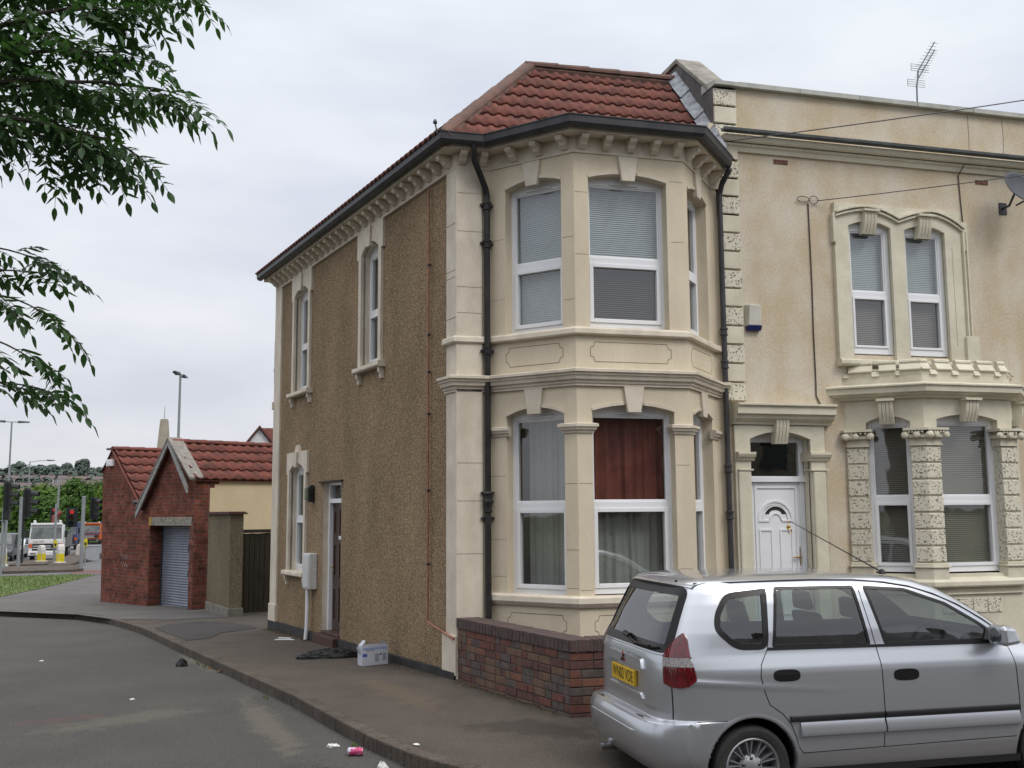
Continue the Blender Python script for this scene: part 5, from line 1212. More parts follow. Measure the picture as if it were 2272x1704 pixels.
def wheel(x,sg):
    ax=(0,sg,0); c=SC((x,sg*.62,.264)); s=CS
    w0=cp('wheel',tyre,lambda m_: m_.lathe(c,[(.19*s,.0),(.27*s,.0),(.288*s,.02*s),(.293*s,.05*s),(.293*s,.15*s),(.286*s,.178*s),(.262*s,.196*s),(.225*s,.194*s),(.205*s,.182*s),(.203*s,.10*s)],56,axis=ax),smooth='auto')
    def rim(m_):
        m_.lathe(c,[(.204*s,.10*s),(.207*s,.183*s),(.200*s,.190*s),(.190*s,.183*s),(.183*s,.15*s),(.18*s,.05*s)],56,axis=ax)
        for i in range(10):
            for d in (-.095,.095) :
                a=2*PI*i/10+ .1; dr=V((math.cos(a),0,math.sin(a))); dt=V((-math.sin(a),0,math.cos(a)))
                p=c+dr*(.075*s)+dt*(.020*s*(1 if d>0 else -1)) ; q=c+dr*(.192*s)+dt*(.036*s*(1 if d>0 else -1)); w2=.0065*s; yo=V((0,sg,0))
                m_.hexa([p-dt*w2+yo*.13*s,p+dt*w2+yo*.13*s,q+dt*w2*1.2+yo*.145*s,q-dt*w2*1.2+yo*.145*s,p-dt*w2*.7+yo*.155*s,p+dt*w2*.7+yo*.155*s,q+dt*w2*.8+yo*.176*s,q-dt*w2*.8+yo*.176*s])
        m_.lathe(c,[(.09*s,.12*s),(.088*s,.148*s),(.06*s,.158*s),(.045*s,.165*s),(.0,.168*s)],32,axis=ax)
    rm=cp('rim',alloy,rim,w0,smooth='auto')
    cp('hub_backing',rub,lambda m_: m_.lathe(c,[(.0,.06*s),(.19*s,.06*s),(.19*s,.05*s)],32,axis=ax),w0)
    for a in [2*PI*k/5+.3 for k in range(5)]: cp('wheel_nut',M('dark_chrome',(.10,.10,.11),rough=.25,metal=.9,fine=0),lambda m_: m_.lathe(c+V((math.cos(a)*.062*s,sg*.150*s,math.sin(a)*.062*s)),[(.013*s,0),(.013*s,.012*s),(.006*s,.018*s)],8,axis=ax),w0,smooth='auto')
for x in (ARX,ARX+2.5):
    for sg in (-1,1): wheel(x,sg)
# doors: shut lines, handles, moulding, protector
for mp,nmside in ((mapR,0),(mapL,1)):
    cp('door_gap',rub,lambda m_: (ribbon(m_,fine([(.925,1.51),(.905,1.09),(.835,.98),(.822,.90),(.845,.80),(.885,.70),(.98,.635),(1.045,.56),(1.085,.46),(1.10,.40),(1.14,.352)]),mp,.006,.0015),ribbon(m_,fine([(1.714,1.52),(1.725,1.4),(1.775,1.075),(1.79,.95),(1.80,.61),(1.785,.36)]),mp,.006,.0015),ribbon(m_,fine([(2.90,1.06),(2.93,.9),(2.945,.6),(2.94,.40),(2.93,.36)]),mp,.006,.0015),ribbon(m_,fine([(1.14,.352),(2.93,.378)]),mp,.005,.0015),ribbon(m_,fine([(.04,.597),(.56,.603)]),mp,.006,.0015)),BD)
    cp('belt_trim',rub,lambda m_: ribbon(m_,fine([(.90,1.085),(1.9,1.078),(2.90,1.072)]),mp,.020,.006),BD)
    def hnd(m_,x0,z0,w_=.105,h_=.042):
        P=[(x0+w_*math.copysign(abs(math.cos(t))**.6,math.cos(t)),z0+h_*math.copysign(abs(math.sin(t))**.7,math.sin(t))) for t in [2*PI*i/28 for i in range(28)]]
        patchm(m_,P,mp,.003,.03)
    for x0,z0 in ((1.025,.900),(1.99,.868)):
        hd=cp('door_handle',rub,lambda m_: hnd(m_,x0,z0),BD)
        cp('grip',M('dark_grey_handle',(.05,.052,.056),rough=.35,fine=0),lambda m_: m_.hexa([mp(x0-.085,z0-.002,.006),mp(x0+.085,z0-.002,.006),mp(x0+.085,z0-.002,.03),mp(x0-.085,z0-.002,.03),mp(x0-.085,z0+.028,.006),mp(x0+.085,z0+.028,.006),mp(x0+.08,z0+.024,.026),mp(x0-.08,z0+.024,.026)]),hd,bevel=.006) if False else None
    def prof_strip(m_,x0,x1,pr,mp=mp):
        n=int((x1-x0)/.06); k=len(pr); vs=[mp(x0+(x1-x0)*i/n,z_+( .0),b_) for i in range(n+1) for b_,z_ in pr]; m_.mesh(vs,[(i*k+j,i*k+(j+1)%k,(i+1)*k+(j+1)%k,(i+1)*k+j) for i in range(n) for j in range(k)]+[tuple(range(k)),tuple(n*k+j for j in range(k-1,-1,-1))])
    cp('side_moulding',blacktrim,lambda m_: (prof_strip(m_,1.04,1.785,[(.0,.572),(.018,.575),(.020,.585),(.020,.605),(.016,.614),(.0,.616)]),prof_strip(m_,1.80,2.935,[(.0,.572),(.018,.575),(.020,.585),(.020,.605),(.016,.614),(.0,.616)])),BD,smooth='auto')
    cp('side_protector',silver,lambda m_: (prof_strip(m_,1.115,1.785,[(.0,.46),(.030,.475),(.034,.50),(.010,.568),(.0,.57)]),prof_strip(m_,1.80,2.93,[(.0,.46),(.030,.475),(.034,.50),(.010,.568),(.0,.57)])),BD,smooth='auto')
    cp('roof_drip_rail',rub,lambda m_: m_.tube([mp(X,z_,.002) for X,z_ in ((.43,1.545),(.7,1.552),(1.0,1.556),(1.35,1.558),(1.7,1.550),(1.95,1.528),(2.15,1.495),(2.35,1.435),(2.55,1.35),(2.75,1.235),(2.90,1.13),(3.0,1.07))],.0065,6),BD,smooth=True)
# tail lights wrap the corner; param by super-ellipse angle
def mapC(ph,z_,off,sg):
    h,a_,b_=lev(z_); c=(a_+b_)/2; r_=(b_-a_)/2; t=R(ph); x=abs(math.cos(t))**(2/NE); y=abs(math.sin(t))**(2/NE)
    return SC((c-(r_+off)*x,sg*(h+off)*y,z_))
redl=M('red_light_lens',(.13,.005,.009),rough=.12,col2=(.06,.003,.006),scale=30,spec=.7,coat=.6,fine=0)
clr=M('clear_light_lens',(.26,.24,.24),rough=.12,col2=(.10,.085,.085),scale=60,spec=.7,coat=.6,fine=0)
for sg in (-1,1):
    P=dens(rounded([(26.,.862),(26,1.052),(31,1.12),(37,1.18),(43,1.212),(49.5,1.17),(54.5,1.08),(57,.98),(56.5,.885),(51,.845),(44,.832),(34,.838)],1.5,3),1.2)
    Pn=[(a,b_) for a,b_ in P]
    def lens(m_,za,zb_,off):
        Q=[(a,min(max(b_,za),zb_)) for a,b_ in Pn]
        q2=[Q[0]]
        for q in Q[1:]:
            if (V(q)-V(q2[-1])).length>1e-4: q2.append(q)
        if (V(q2[0])-V(q2[-1])).length<1e-4: q2.pop()
        pts=[V(q) for q in q2]; n=len(pts)
        a=27
        while a<57:
            b_=za+.012
            while b_<zb_-.005:
                if inp(a,b_,q2): pts.append(V((a+.01*random.random(),b_)))
                b_+=.03
            a+=2.5
        r_=delaunay_2d_cdt(pts,[],[list(range(n))],1,1e-6); vs=[mapC(p.x,p.y,off,sg) for p in r_[0]]; base=len(vs)
        m_.mesh(vs,[tuple(f) for f in r_[2]])
        top_=[mapC(*q,off,sg) for q in q2]; bt=[mapC(*q,-.004,sg) for q in q2]; m_.mesh(top_+bt,[(i,(i+1)%n,n+(i+1)%n,n+i) for i in range(n)])
    tl=cp('tail_light',redl,lambda m_: (lens(m_,1.042,1.3,.012),lens(m_,.7,.975,.012)),smooth='auto')
    cp('clear_lens',clr,lambda m_: lens(m_,.977,1.040,.011),tl,smooth='auto')
# tailgate details
cp('tailgate_gap',rub,lambda m_: (ribbon(m_,fine([(-.735,.615),(-.735,.85)]),mapB,.006,.0015),ribbon(m_,fine([(.735,.615),(.735,.85)]),mapB,.006,.0015),ribbon(m_,fine([(-.72,1.048),(0,1.052),(.72,1.048)]),mapB,.004,.0015)),BD)
hs_=cp('number_plate_recess',silver,lambda m_: (patchm(m_,rounded([(-.40,.905),(.40,.905),(.36,.985),(-.36,.985)],.02),mapB,.016,.08),),BD)
def lid(m_):
    P=rounded([(-.42,.905),(.42,.905),(.38,.995),(-.38,.995)],.03); n=len(P); A_=[mapB(*p,.022) for p in offs(P,-.012)]; B_=[mapB(*p,.0) for p in P]; m_.mesh(A_+B_,[tuple(range(n))]+[(i,(i+1)%n,n+(i+1)%n,n+i) for i in range(n)])
cp('tailgate_handle',silver,lid,BD,smooth='auto')
def lowlid(m_):
    P=rounded([(-.40,.70),(.40,.70),(.36,.745),(-.36,.745)],.02); n=len(P); A_=[mapB(*p,.014) for p in offs(P,-.012)]; B_=[mapB(*p,.0) for p in P]; m_.mesh(A_+B_,[tuple(range(n))]+[(i,(i+1)%n,n+(i+1)%n,n+i) for i in range(n)])
cp('tailgate_crease',silver,lowlid,BD,smooth='auto')
def textmesh(m_,txt,size,fn,ext=0,sx=1.0):
    cu=bpy.data.curves.new('lettering','FONT'); cu.body=txt; cu.size=size; cu.align_x='CENTER'; cu.align_y='CENTER'; ob=bpy.data.objects.new('lettering',cu); COL.objects.link(ob)
    dg=bpy.context.evaluated_depsgraph_get(); me=ob.evaluated_get(dg).to_mesh(); m_.mesh([fn(v_.co.x*sx,v_.co.y) for v_ in me.vertices],[tuple(p.vertices) for p in me.polygons]); ob.evaluated_get(dg).to_mesh_clear(); bpy.data.objects.remove(ob); bpy.data.curves.remove(cu)
pl_=cp('number_plate',M('yellow_number_plate',(.62,.40,.015),rough=.35,spec=.5,fine=0,col2=(.60,.385,.02),scale=3),lambda m_: m_.hexa([SC((x,y,z_)) for z_ in (.772,.888) for x,y in ((.072,.26),(.072,-.26),(.096,-.26),(.096,.26))]),bevel=.003)
cp('lettering',rub,lambda m_: textmesh(m_,'WN02 VDE',.118,lambda x,y: SC((.0705,-x,.830+y)),sx=.80),pl_)
def emblem(m_):
    for a in (90,210,330):
        t=R(a); d=V((math.cos(t),math.sin(t))); n_=V((-d.y,d.x)); P=[V((0,0)),d*.026+n_*.015,d*.052,d*.026-n_*.015]
        m_.mesh([mapB(-p.x,.955+p.y,.030) for p in P]+[mapB(-p.x,.955+p.y,.022) for p in P],[(0,1,2,3)]+[(i,(i+1)%4,4+(i+1)%4,4+i) for i in range(4)])
chrome=M('chrome',(.75,.76,.78),rough=.12,metal=1,fine=0)
cp('emblem',M('dark_red_chrome',(.12,.03,.035),rough=.2,metal=.6,fine=0),emblem,BD)
cp('badge',chrome,lambda m_: textmesh(m_,'SPACE STAR',.034,lambda x,y: mapB(-x-.50,.665+y,.004)),BD)
cp('rear_wiper',rub,lambda m_: (m_.tube([mapB(-.02,1.115,.03),mapB(-.25,1.095,.045),mapB(-.52,1.10,.04)],.011,6),m_.tube([mapB(.10,1.13,.022),mapB(-.05,1.12,.03)],.02,8),m_.tube([mapB(-.18,1.075,.02),mapB(-.45,1.085,.02),mapB(-.60,1.10,.018)],.008,6)),BD,smooth='auto')
cp('washer_jet',rub,lambda m_: m_.lathe(SC((.372,-.42,1.548)),[(.012,0),(.012,.015),(.004,.02)],8,axis=(-.8,0,.5)),BD)
# tailgate spoiler lip / bumper shelf
def spoiler(m_):
    pts=[]; n=16; pr=[(.0,1.525),(-.035,1.528),(-.045,1.538),(-.02,1.553),(.06,1.572),(.12,1.578)]
    vs=[]
    for i in range(n+1):
        y=-.62+1.24*i/n; e_=.10*(abs(y)/.62)**4
        for dx,z_ in pr: vs.append(SC((.345+e_+dx,y,z_-.02*(abs(y)/.62)**4)))
    k=len(pr); m_.mesh(vs,[(i*k+j,i*k+j+1,(i+1)*k+j+1,(i+1)*k+j) for i in range(n) for j in range(k-1)])
cp('tailgate_spoiler',silver,spoiler,BD,smooth='auto')
def bump(m_):
    n=44; pr=[(-.004,.20),(.022,.27),(.036,.36),(.040,.46),(.036,.54),(.022,.585),(.008,.605),(-.03,.610)]
    vs=[]; path=[]
    for i in range(n+1):
        ph=14+ (166-14)*i/n
        path.append(ph)
    def P(t,off,z_):  # t from -1 (near side front) .. 1, wraps rear
        return None
    # build along: near side from arch to corner, rear, far side
    st=[('s',x) for x in (.405,.33,.28)]+[('c',a) for a in range(56,25,-3)]+[('b',y) for y in (.6,.4,.2,0,-.2,-.4,-.6)]+[('d',a) for a in range(26,57,3)]+[('t',x) for x in (.28,.33,.405)]
    for kd,q in st:
        for off,z_ in pr:
            if kd=='s': p=mapR(q,z_,off*.25*(.40-q)/.12-.001)
            elif kd=='t': p=mapL(q,z_,off*.25*(.40-q)/.12-.001)
            elif kd=='c': p=mapC(q,z_,off*.5,-1)
            elif kd=='d': p=mapC(q,z_,off*.5,1)
            else: p=mapB(-q,z_,off*.75)
            vs.append(p)
    k=len(pr); m_.mesh(vs,[(i*k+j,i*k+j+1,(i+1)*k+j+1,(i+1)*k+j) for i in range(len(st)-1) for j in range(k-1)])
cp('rear_bumper',silver,bump,smooth='auto')
cp('bumper_step',silver,lambda m_: m_.hexa([SC((x,y,z_)) for z_ in (.500,.508) for x,y in ((-.034,.48),(-.034,-.48),(.0,-.52),(.0,.52))]),BD,bevel=.003)
# mirrors
def mirror(sg):
    mp=mapR if sg<0 else mapL
    m0=cp('door_mirror',silver,lambda m_: m_.hexa([SC((x,sg*y,z_)) for x,y,z_ in ((2.69,.84,1.065),(2.69,1.05,1.06),(2.86,1.03,1.075),(2.88,.84,1.08),(2.69,.85,1.215),(2.69,1.045,1.215),(2.82,1.01,1.20),(2.84,.85,1.20))]),bevel=.03)
    cp('mirror_base',rub,lambda m_: (m_.hexa([SC((2.70,sg*.79,1.085)),SC((2.90,sg*.79,1.085)),SC((2.88,sg*.86,1.09)),SC((2.76,sg*.86,1.09)),SC((2.74,sg*.765,1.17)),SC((2.86,sg*.765,1.14)),SC((2.86,sg*.86,1.13)),SC((2.77,sg*.86,1.13))]) ,),m0,bevel=.006)
    cp('mirror_glass',chrome,lambda m_: m_.lathe(SC((2.682,sg*.945,1.138)),[(.0,-.002),(.055,-.0),(.055,.003)],20,axis=(1,0,0)),m0)
mirror(-1); mirror(1)
# aerial, interior
cp('roof_aerial',blacktrim,lambda m_: (m_.tube([SC((2.36,-.0,1.565)),SC((1.545,-.0,1.99))],[.006,.0025],6),m_.lathe(SC((2.37,0,1.545)),[(.03,0),(.024,.025),(.01,.04)],12)),smooth='auto')
seat=M('dark_seat_fabric',(.028,.030,.036),rough=.95,fine=.1)
def seat_(m_,x,y,w_=.48):
    m_.box((x*CS,y*CS,.62*CS),(.5*CS,w_*CS,.16*CS)); m_.hexa([SC((x-.30,y-w_/2,.66)),SC((x-.30,y+w_/2,.66)),SC((x-.16,y+w_/2,.66)),SC((x-.16,y-w_/2,.66)),SC((x-.44,y-w_/2*.8,1.22)),SC((x-.44,y+w_/2*.8,1.22)),SC((x-.34,y+w_/2*.8,1.22)),SC((x-.34,y-w_/2*.8,1.22))]); m_.hexa([SC((x-.45,y-.13,1.24)),SC((x-.45,y+.13,1.24)),SC((x-.36,y+.13,1.24)),SC((x-.36,y-.13,1.24)),SC((x-.47,y-.11,1.40)),SC((x-.47,y+.11,1.40)),SC((x-.40,y+.11,1.40)),SC((x-.40,y-.11,1.40))])
for x,y,w_ in ((2.25,-.38,.48),(2.25,.38,.48),(1.28,-.40,.5),(1.28,.32,.68)): cp('seat',seat,lambda m_: seat_(m_,x,y,w_),bevel=.03)
cp('dashboard',seat,lambda m_: m_.hexa([SC((2.62,-.7,.7)),SC((2.62,.7,.7)),SC((3.05,.7,.7)),SC((3.05,-.7,.7)),SC((2.66,-.7,1.0)),SC((2.66,.7,1.0)),SC((3.03,.66,1.06)),SC((3.03,-.66,1.06))]),bevel=.03)
def sw(m_):
    c=SC((2.50,-.36,1.02)); ax=V((-.9,0,.42)).normalized(); x=V((0,1,0)); y=ax.cross(x); n=28; pts=[c+(x*math.cos(2*PI*i/n)+y*math.sin(2*PI*i/n))*.18 for i in range(n+1)]; m_.tube(pts,.015,8); m_.tube([c-x*.17,c,c+x*.17],.02,6); m_.lathe(c,[(.07,-.02),(.06,.02),(0,.03)],12,axis=ax); m_.tube([c,c-ax*.3],.03,8)
cp('steering_wheel',seat,sw,smooth='auto')
for y in (-.3,.3): cp('headlight',clr,lambda m_: m_.lathe(SC((3.86,y*2.0,.74)),[(.0,-.03),(.09,-.03),(.10,.02),(.07,.06),(0,.07)],20,axis=(1,0,0)),smooth='auto')
cp('front_grille',blacktrim,lambda m_: [m_.box((4.0*CS,0,z_*CS),(.04,.8*CS,.02)) for z_ in (.62,.66,.70,.74,.36,.40)])
cp('exhaust_pipe',chrome,lambda m_: m_.tube([SC((.5,.35,.215)),SC((-.005,.35,.215))],.028,12),smooth='auto')
# ================================================================== overhanging ash tree (trunk stands left of the view)
random.seed(11)
barkm=M('ash_bark',(.075,.062,.048),rough=.95,col2=(.045,.037,.03),scale=9,bump=.6,fine=.1)
leafm=M('ash_leaf',(.032,.078,.022),rough=.6,col2=(.018,.048,.016),scale=3,fine=.1,spec=.4)
lt=leafm.node_tree; 
def add_translucent(mt,col,fac):
    t=mt.node_tree; l=t.links; b=t.nodes['Principled BSDF']; o=[n for n in t.nodes if n.type=='OUTPUT_MATERIAL'][0]
    tr=t.nodes.new('ShaderNodeBsdfTranslucent'); tr.inputs[0].default_value=(*col,1); mx_=t.nodes.new('ShaderNodeMixShader'); mx_.inputs[0].default_value=fac
    l.new(b.outputs[0],mx_.inputs[1]); l.new(tr.outputs[0],mx_.inputs[2]); l.new(mx_.outputs[0],o.inputs[0])
add_translucent(leafm,(.08,.20,.035),.22)
def unproj(u,v,d):   # point seen at photo position, used once to find the tips of the limbs
    r_=fw+rt*((u-1136)/FOC)+up2*((852-v)/FOC); return V((CX,CY,CZ))+r_*d
TB=V((-8.6,-5.9,-.15))
ash=thing('ash_tree',tuple(TB),'leafy ash tree whose drooping branches hang into the upper left of the view','tree')
def leaflet(m_,p,d,n_,L_,w_):
    d=d.normalized(); s_=d.cross(n_).normalized(); n2=s_.cross(d)
    dr=n2*(-.12*L_)
    P=[p,p+d*.24*L_+s_*w_*.42,p+d*.48*L_+s_*w_*.5+dr*.4,p+d*.76*L_+s_*w_*.30+dr*.7,p+d*L_+dr,p+d*.76*L_-s_*w_*.30+dr*.7,p+d*.48*L_-s_*w_*.5+dr*.4,p+d*.24*L_-s_*w_*.42]
    f_=n2*(w_*.12)
    P[1]+=f_;P[2]+=f_;P[6]+=f_;P[7]+=f_
    m_.mesh(P+[p+d*.55*L_+dr*.4],[(0,1,8),(1,2,8),(2,3,8),(3,4,8),(4,5,8),(5,6,8),(6,7,8),(7,0,8)])
def rv(k=1): return V((random.uniform(-1,1),random.uniform(-1,1),random.uniform(-1,1)))*k
def compound(m_,tw,p,d,L_):
    pts=[]; q=p; dd=d.normalized(); npair=random.choice((3,3,4,4)); n=npair+1
    for i in range(n+1):
        pts.append(q.copy()); dd=(dd+V((0,0,-.10))+rv(.07)).normalized(); q=q+dd*(L_/n)
    tw.tube(pts,[.0022]*len(pts),3,caps=False)
    nrm=(Z+rv(.5)).normalized()
    for i in range(1,n):
        ax=(pts[i+1]-pts[i-1]).normalized(); side=ax.cross(nrm).normalized()
        for sg in (-1,1):
            dl=(ax*.55+side*sg+V((0,0,-.16))+rv(.28)).normalized(); leaflet(m_,pts[i],dl,nrm,random.uniform(.09,.13),random.uniform(.033,.046))
    leaflet(m_,pts[-1],(pts[-1]-pts[-2])+V((0,0,-.3*(pts[-1]-pts[-2]).length)),nrm,random.uniform(.10,.135),random.uniform(.038,.05))
wood=MB(); leaves=MB()
wood.tube([TB,TB+V((.05,.05,1.4)),TB+V((.2,.1,3.0)),TB+V((.3,.3,5.2)),TB+V((.2,.2,7.5))],[.22,.19,.165,.12,.04],12)
def limb(start,tips,r0,mid_rise=.35):
    """main limb from the trunk to the first tip, then forks to the others"""
    pass
def branch(p,q,r0,r1,sagk=.10,n=6):
    pts=[]; L_=(q-p).length
    for i in range(n+1):
        t=i/n; pts.append(p.lerp(q,t)+Z*(L_*sagk*math.sin(PI*t))+(rv(.03*L_/2) if 0<i<n else V((0,0,0))))
    wood.tube(pts,[r0+(r1-r0)*i/n for i in range(n+1)],6); return pts
def spray(p,d,n=5,L_=.55):
    """twig with compound leaves at its end and along it"""
    q=p; dd=d.normalized(); pts=[p]
    for i in range(5): dd=(dd+V((0,0,-.06))+rv(.08)).normalized(); q=q+dd*(L_/5); pts.append(q)
    wood.tube(pts,[.007-.0011*i for i in range(6)],5)
    for k in range(n):
        i=min(5,1+int(k*5/n)); base=pts[i]; ax=(pts[i]-pts[i-1]).normalized(); side=ax.cross(Z); side=side.normalized() if side.length>.1 else V((1,0,0))
        dl=(ax*.7+side*(1 if k%2 else -1)*.9+Z*.05+rv(.25)); compound(leaves,wood,base,dl,random.uniform(.26,.38))
    compound(leaves,wood,pts[-1],dd,random.uniform(.28,.38))
# limbs: lists of (u,v,depth) tips; leaf sprays are scattered along each
limbs=[((-150,-60,7.6),(330,-35,7.9),.030),((-140,100,7.6),(225,20,7.7),.028),((-160,160,7.9),(235,115,8.1),.03),((-160,210,7.4),(340,195,7.6),.026),((-170,250,8.4),(215,215,8.5),.025),((-160,260,7.2),(225,305,7.4),.024),((-150,290,7.8),(190,330,7.9),.022),((-160,60,8.3),(150,80,8.6),.025),((-200,120,8.0),(120,190,8.2),.022),((-170,300,7.3),(110,270,7.5),.022),
       ((-170,640,7.3),(45,668,7.5),.018),((-170,600,7.6),(20,600,7.9),.018),((-170,740,7.2),(15,765,7.3),.016),((-160,850,7.4),(25,850,7.5),.014),((-150,540,8.0),(20,555,8.1),.014),((-200,-100,7.9),(300,-60,8.2),.03)]
for a,b_,r_ in limbs:
    p,q=unproj(*a),unproj(*b_)
    fork=TB+V((.22,.12,max(1.8,min(6.6,p.z-TB.z-.7))))
    branch(fork,p,r_*1.7,r_,.12,5); pts=branch(p,q,r_,.006,.05,8)
    L_=(q-p).length; low=(a[1]>500)
    ns=int(L_/(.15 if not low else .34))
    for k in range(ns):
        t=.12+.88*(k+.5)/ns; i=min(7,int(t*8)); base=pts[i].lerp(pts[i+1],t*8-i); ax=(pts[i+1]-pts[i]).normalized()
        dl=ax*.8+V((random.uniform(-.8,.8),random.uniform(-1,1),random.uniform(-.45,.35 if not low else .1)))
        spray(base,dl,random.choice((3,4,5)),random.uniform(.18,.42)*(1-.45*t))
    spray(q,(pts[-1]-pts[-2]),6,.30)
# upper crown beyond the frame so the tree is whole
for k in range(60):
    a=random.uniform(0,2*PI); rr=random.uniform(.5,2.4); c=TB+V((.2+math.cos(a)*rr,.2+math.sin(a)*rr,random.uniform(5.0,8.3)))
    if c.x>TB.x+1.6: continue
    branch(TB+V((.25,.2,random.uniform(4,6.5))),c,.02,.008,.05,4)
    for _ in range(5): spray(c+rv(.25),rv(1)+Z*.1,5,.35)
wd=wood.build('trunk_and_limbs',barkm,ash,uv=False); lv_=leaves.build('foliage',leafm,ash,uv=False)
# ================================================================== background trees
def fol(name,c1,c2):
    q=M(name,c1,rough=.7,col2=c2,scale=.55,detail=3,fine=.35,fscale=2.5,spec=.25,stops=(.3,.7)); add_translucent(q,tuple(x*1.5 for x in c1),.2); return q
FM=[fol('foliage_bright_green',(.12,.20,.03),(.06,.12,.02)),fol('foliage_mid_green',(.08,.15,.028),(.04,.085,.018)),fol('foliage_dark_green',(.032,.065,.022),(.02,.042,.016))]
def make_tree(name,loc,h,rad,label,cat,group,mt,nclump=70,leaf=.22,squash=1.0,seed=0,base=.12):
    rnd=random.Random(seed); t=thing(name,loc,label,cat,group); w_=MB(); f_=MB()
    w_.tube([(0,0,0),(rnd.uniform(-.1,.1),0,h*.3),(rnd.uniform(-.2,.2),rnd.uniform(-.2,.2),h*.75)],[h*.028,h*.022,h*.008],7)
    cl=[]
    for i in range(nclump):
        z_=h*(base+(1-base)*rnd.random()); u=(z_/h-base)/(1-base); R_=rad*(math.sin(PI*min(1,.12+u*.86))**.6)*(.75+.25*rnd.random()); a=rnd.uniform(0,2*PI); k=rnd.random()**.45
        c=V((math.cos(a)*R_*k,math.sin(a)*R_*k,z_*squash)); cl.append((c,rad*rnd.uniform(.16,.32)))
    for c,r_ in cl[::4]: w_.tube([(0,0,max(.3,c.z*.55)),tuple(c)],[h*.008,h*.002],4)
    for c,r_ in cl:
        for _ in range(int(26*(r_/leaf/2.2)**1.5)+14):
            d=V((rnd.gauss(0,1),rnd.gauss(0,1),rnd.gauss(0,1))).normalized(); p=c+d*r_*rnd.random()**.35*V((1,1,.75)).length/1.6; n_=(d+V((rnd.uniform(-1,1),rnd.uniform(-1,1),rnd.uniform(-.3,1)))*.8).normalized(); x=n_.orthogonal().normalized(); y=n_.cross(x); s_=leaf*rnd.uniform(.5,1.1)
            f_.face([p-x*s_,p+y*s_*.45,p+x*s_,p-y*s_*.45])
    w_.build('trunk',barkm,t,local=True,uv=False); f_.build('crown',mt,t,local=True,uv=False); return t
def gz_(x,y): return PG(x,y)-.09
treesp=[(-27.5,98,7.0,3.6,0,'bright green bushy tree at the far left edge behind the road'),(-23.8,94,6.0,2.6,0,'bright green tree behind the tall grey signal head'),(-21.3,97,5.6,2.8,1,'mid green tree right of the grey signal head'),(-19.0,95,5.0,2.7,1,'darker green tree behind the white lorry cab roof'),(-31,168,8.2,5.4,0,'tall bright green tree right of the thin pole'),(-25.5,165,8.8,5.6,1,'broad mid green tree beside the brick garage corner'),(-20.0,163,8.0,5.0,0,'bright green tree partly hidden by the brick garage'),(-14,162,7.6,5,1,'mid green tree mostly hidden behind the garage roofs'),(-37,172,8.0,5.2,1,'mid green tree in the back row behind the lorry'),(-22,176,9.4,6,1,'highest mid green tree in the back row by the garage')]
for i,(x,y,h,r_,k,lb) in enumerate(treesp):
    make_tree('broadleaf_tree',(x,y,gz_(x,y)-.2),h,r_,lb,'tree','trees behind the main road',FM[k],110,.30 if y<120 else .46,seed=i+5,base=.02)
# understorey hedge
random.seed(4)
hb=MB()
for i in range(9000):
    far_=i%3==0; x=random.uniform(-40,-5) if far_ else random.uniform(-32,-17.2); y=(152 if far_ else 86)+random.uniform(0,5); z_=gz_(x,y)+random.random()**1.3*(1.7+.5*math.sin(x*.9))*(1.7 if far_ else 1); a=rv(1).normalized(); b_=a.orthogonal().normalized(); c=a.cross(b_); s_=random.uniform(.1,.28)*(1.6 if far_ else 1); p=V((x,y,z_)); hb.face([p-b_*s_,p+c*s_*.5,p+b_*s_,p-c*s_*.5])
tag(hb.build('undergrowth',FM[2],uv=False),'dense green undergrowth along the far side of the main road','undergrowth',kind='stuff')
region('far_verge',[(-60,83.5),(-17.6,83.5),(-29,148),(10,150),(10,200),(-80,200)],lambda x,y:PG(x,y),grassm,step=8)
# ================================================================== distant hill with terraces
hm=M('hazy_hill_vegetation',(.085,.11,.10),rough=1,col2=(.06,.085,.085),scale=.02,detail=8,fine=.2,fscale=.3)
hz=MB(); nx,ny=40,14
def hillz(x,y): 
    t=max(0,min(1,(y-380)/330)); return -3+ (29.5+2.2*math.sin(x*.013+1)+1.5*math.sin(x*.041))*t*t*(3-2*t)
hv=[(-420+18*i,360+32*j,hillz(-420+18*i,360+32*j)) for j in range(ny+1) for i in range(nx+1)]
hz.mesh(hv,[(j*(nx+1)+i,j*(nx+1)+i+1,(j+1)*(nx+1)+i+1,(j+1)*(nx+1)+i) for j in range(ny) for i in range(nx)])
tag(hz.build('hill',hm,smooth=True,uv=False),kind='structure')
dw=MB(); random.seed(9)
hzt=M('distant_hazy_wood',(.085,.11,.09),rough=1,col2=(.055,.075,.068),scale=.05,fine=.3,fscale=.4)
def dclump(x,y,z_,r_,n):
    for _ in range(n):
        d=rv(1).normalized(); p=V((x,y,z_))+d*r_*random.random()**.4*.9; b_=d.orthogonal().normalized(); c=d.cross(b_); s_=random.uniform(.8,2.0); dw.face([p-b_*s_,p+c*s_*.7,p+b_*s_,p-c*s_*.7])
for i in range(150):
    x=-165+i*.95+random.uniform(-1,1); y=690+random.uniform(-14,10); h=1.5+2.2*abs(math.sin(i*.21+.6))+2*abs(math.sin(i*.083))*random.random(); dclump(x,y,hillz(x,y)+h*.55,2.2+h*.55,46)
for cx,h in ((-127,5.2),(-131,4),(-92,6.2),(-90,7),(-100,4),(-108,3.2)): dclump(cx,688,hillz(cx,688)+h,4.4,170)
for i in range(300):
    x=random.uniform(-150,-50); y=random.choice((random.uniform(480,530),random.uniform(540,556),random.uniform(570,596),random.uniform(610,660))); dclump(x,y,hillz(x,y)+1.5,random.uniform(2,4),26)
tag(dw.build('distant_wood',hzt,uv=False),'hazy dark tree line along the crest of the distant hill','wood',kind='stuff')
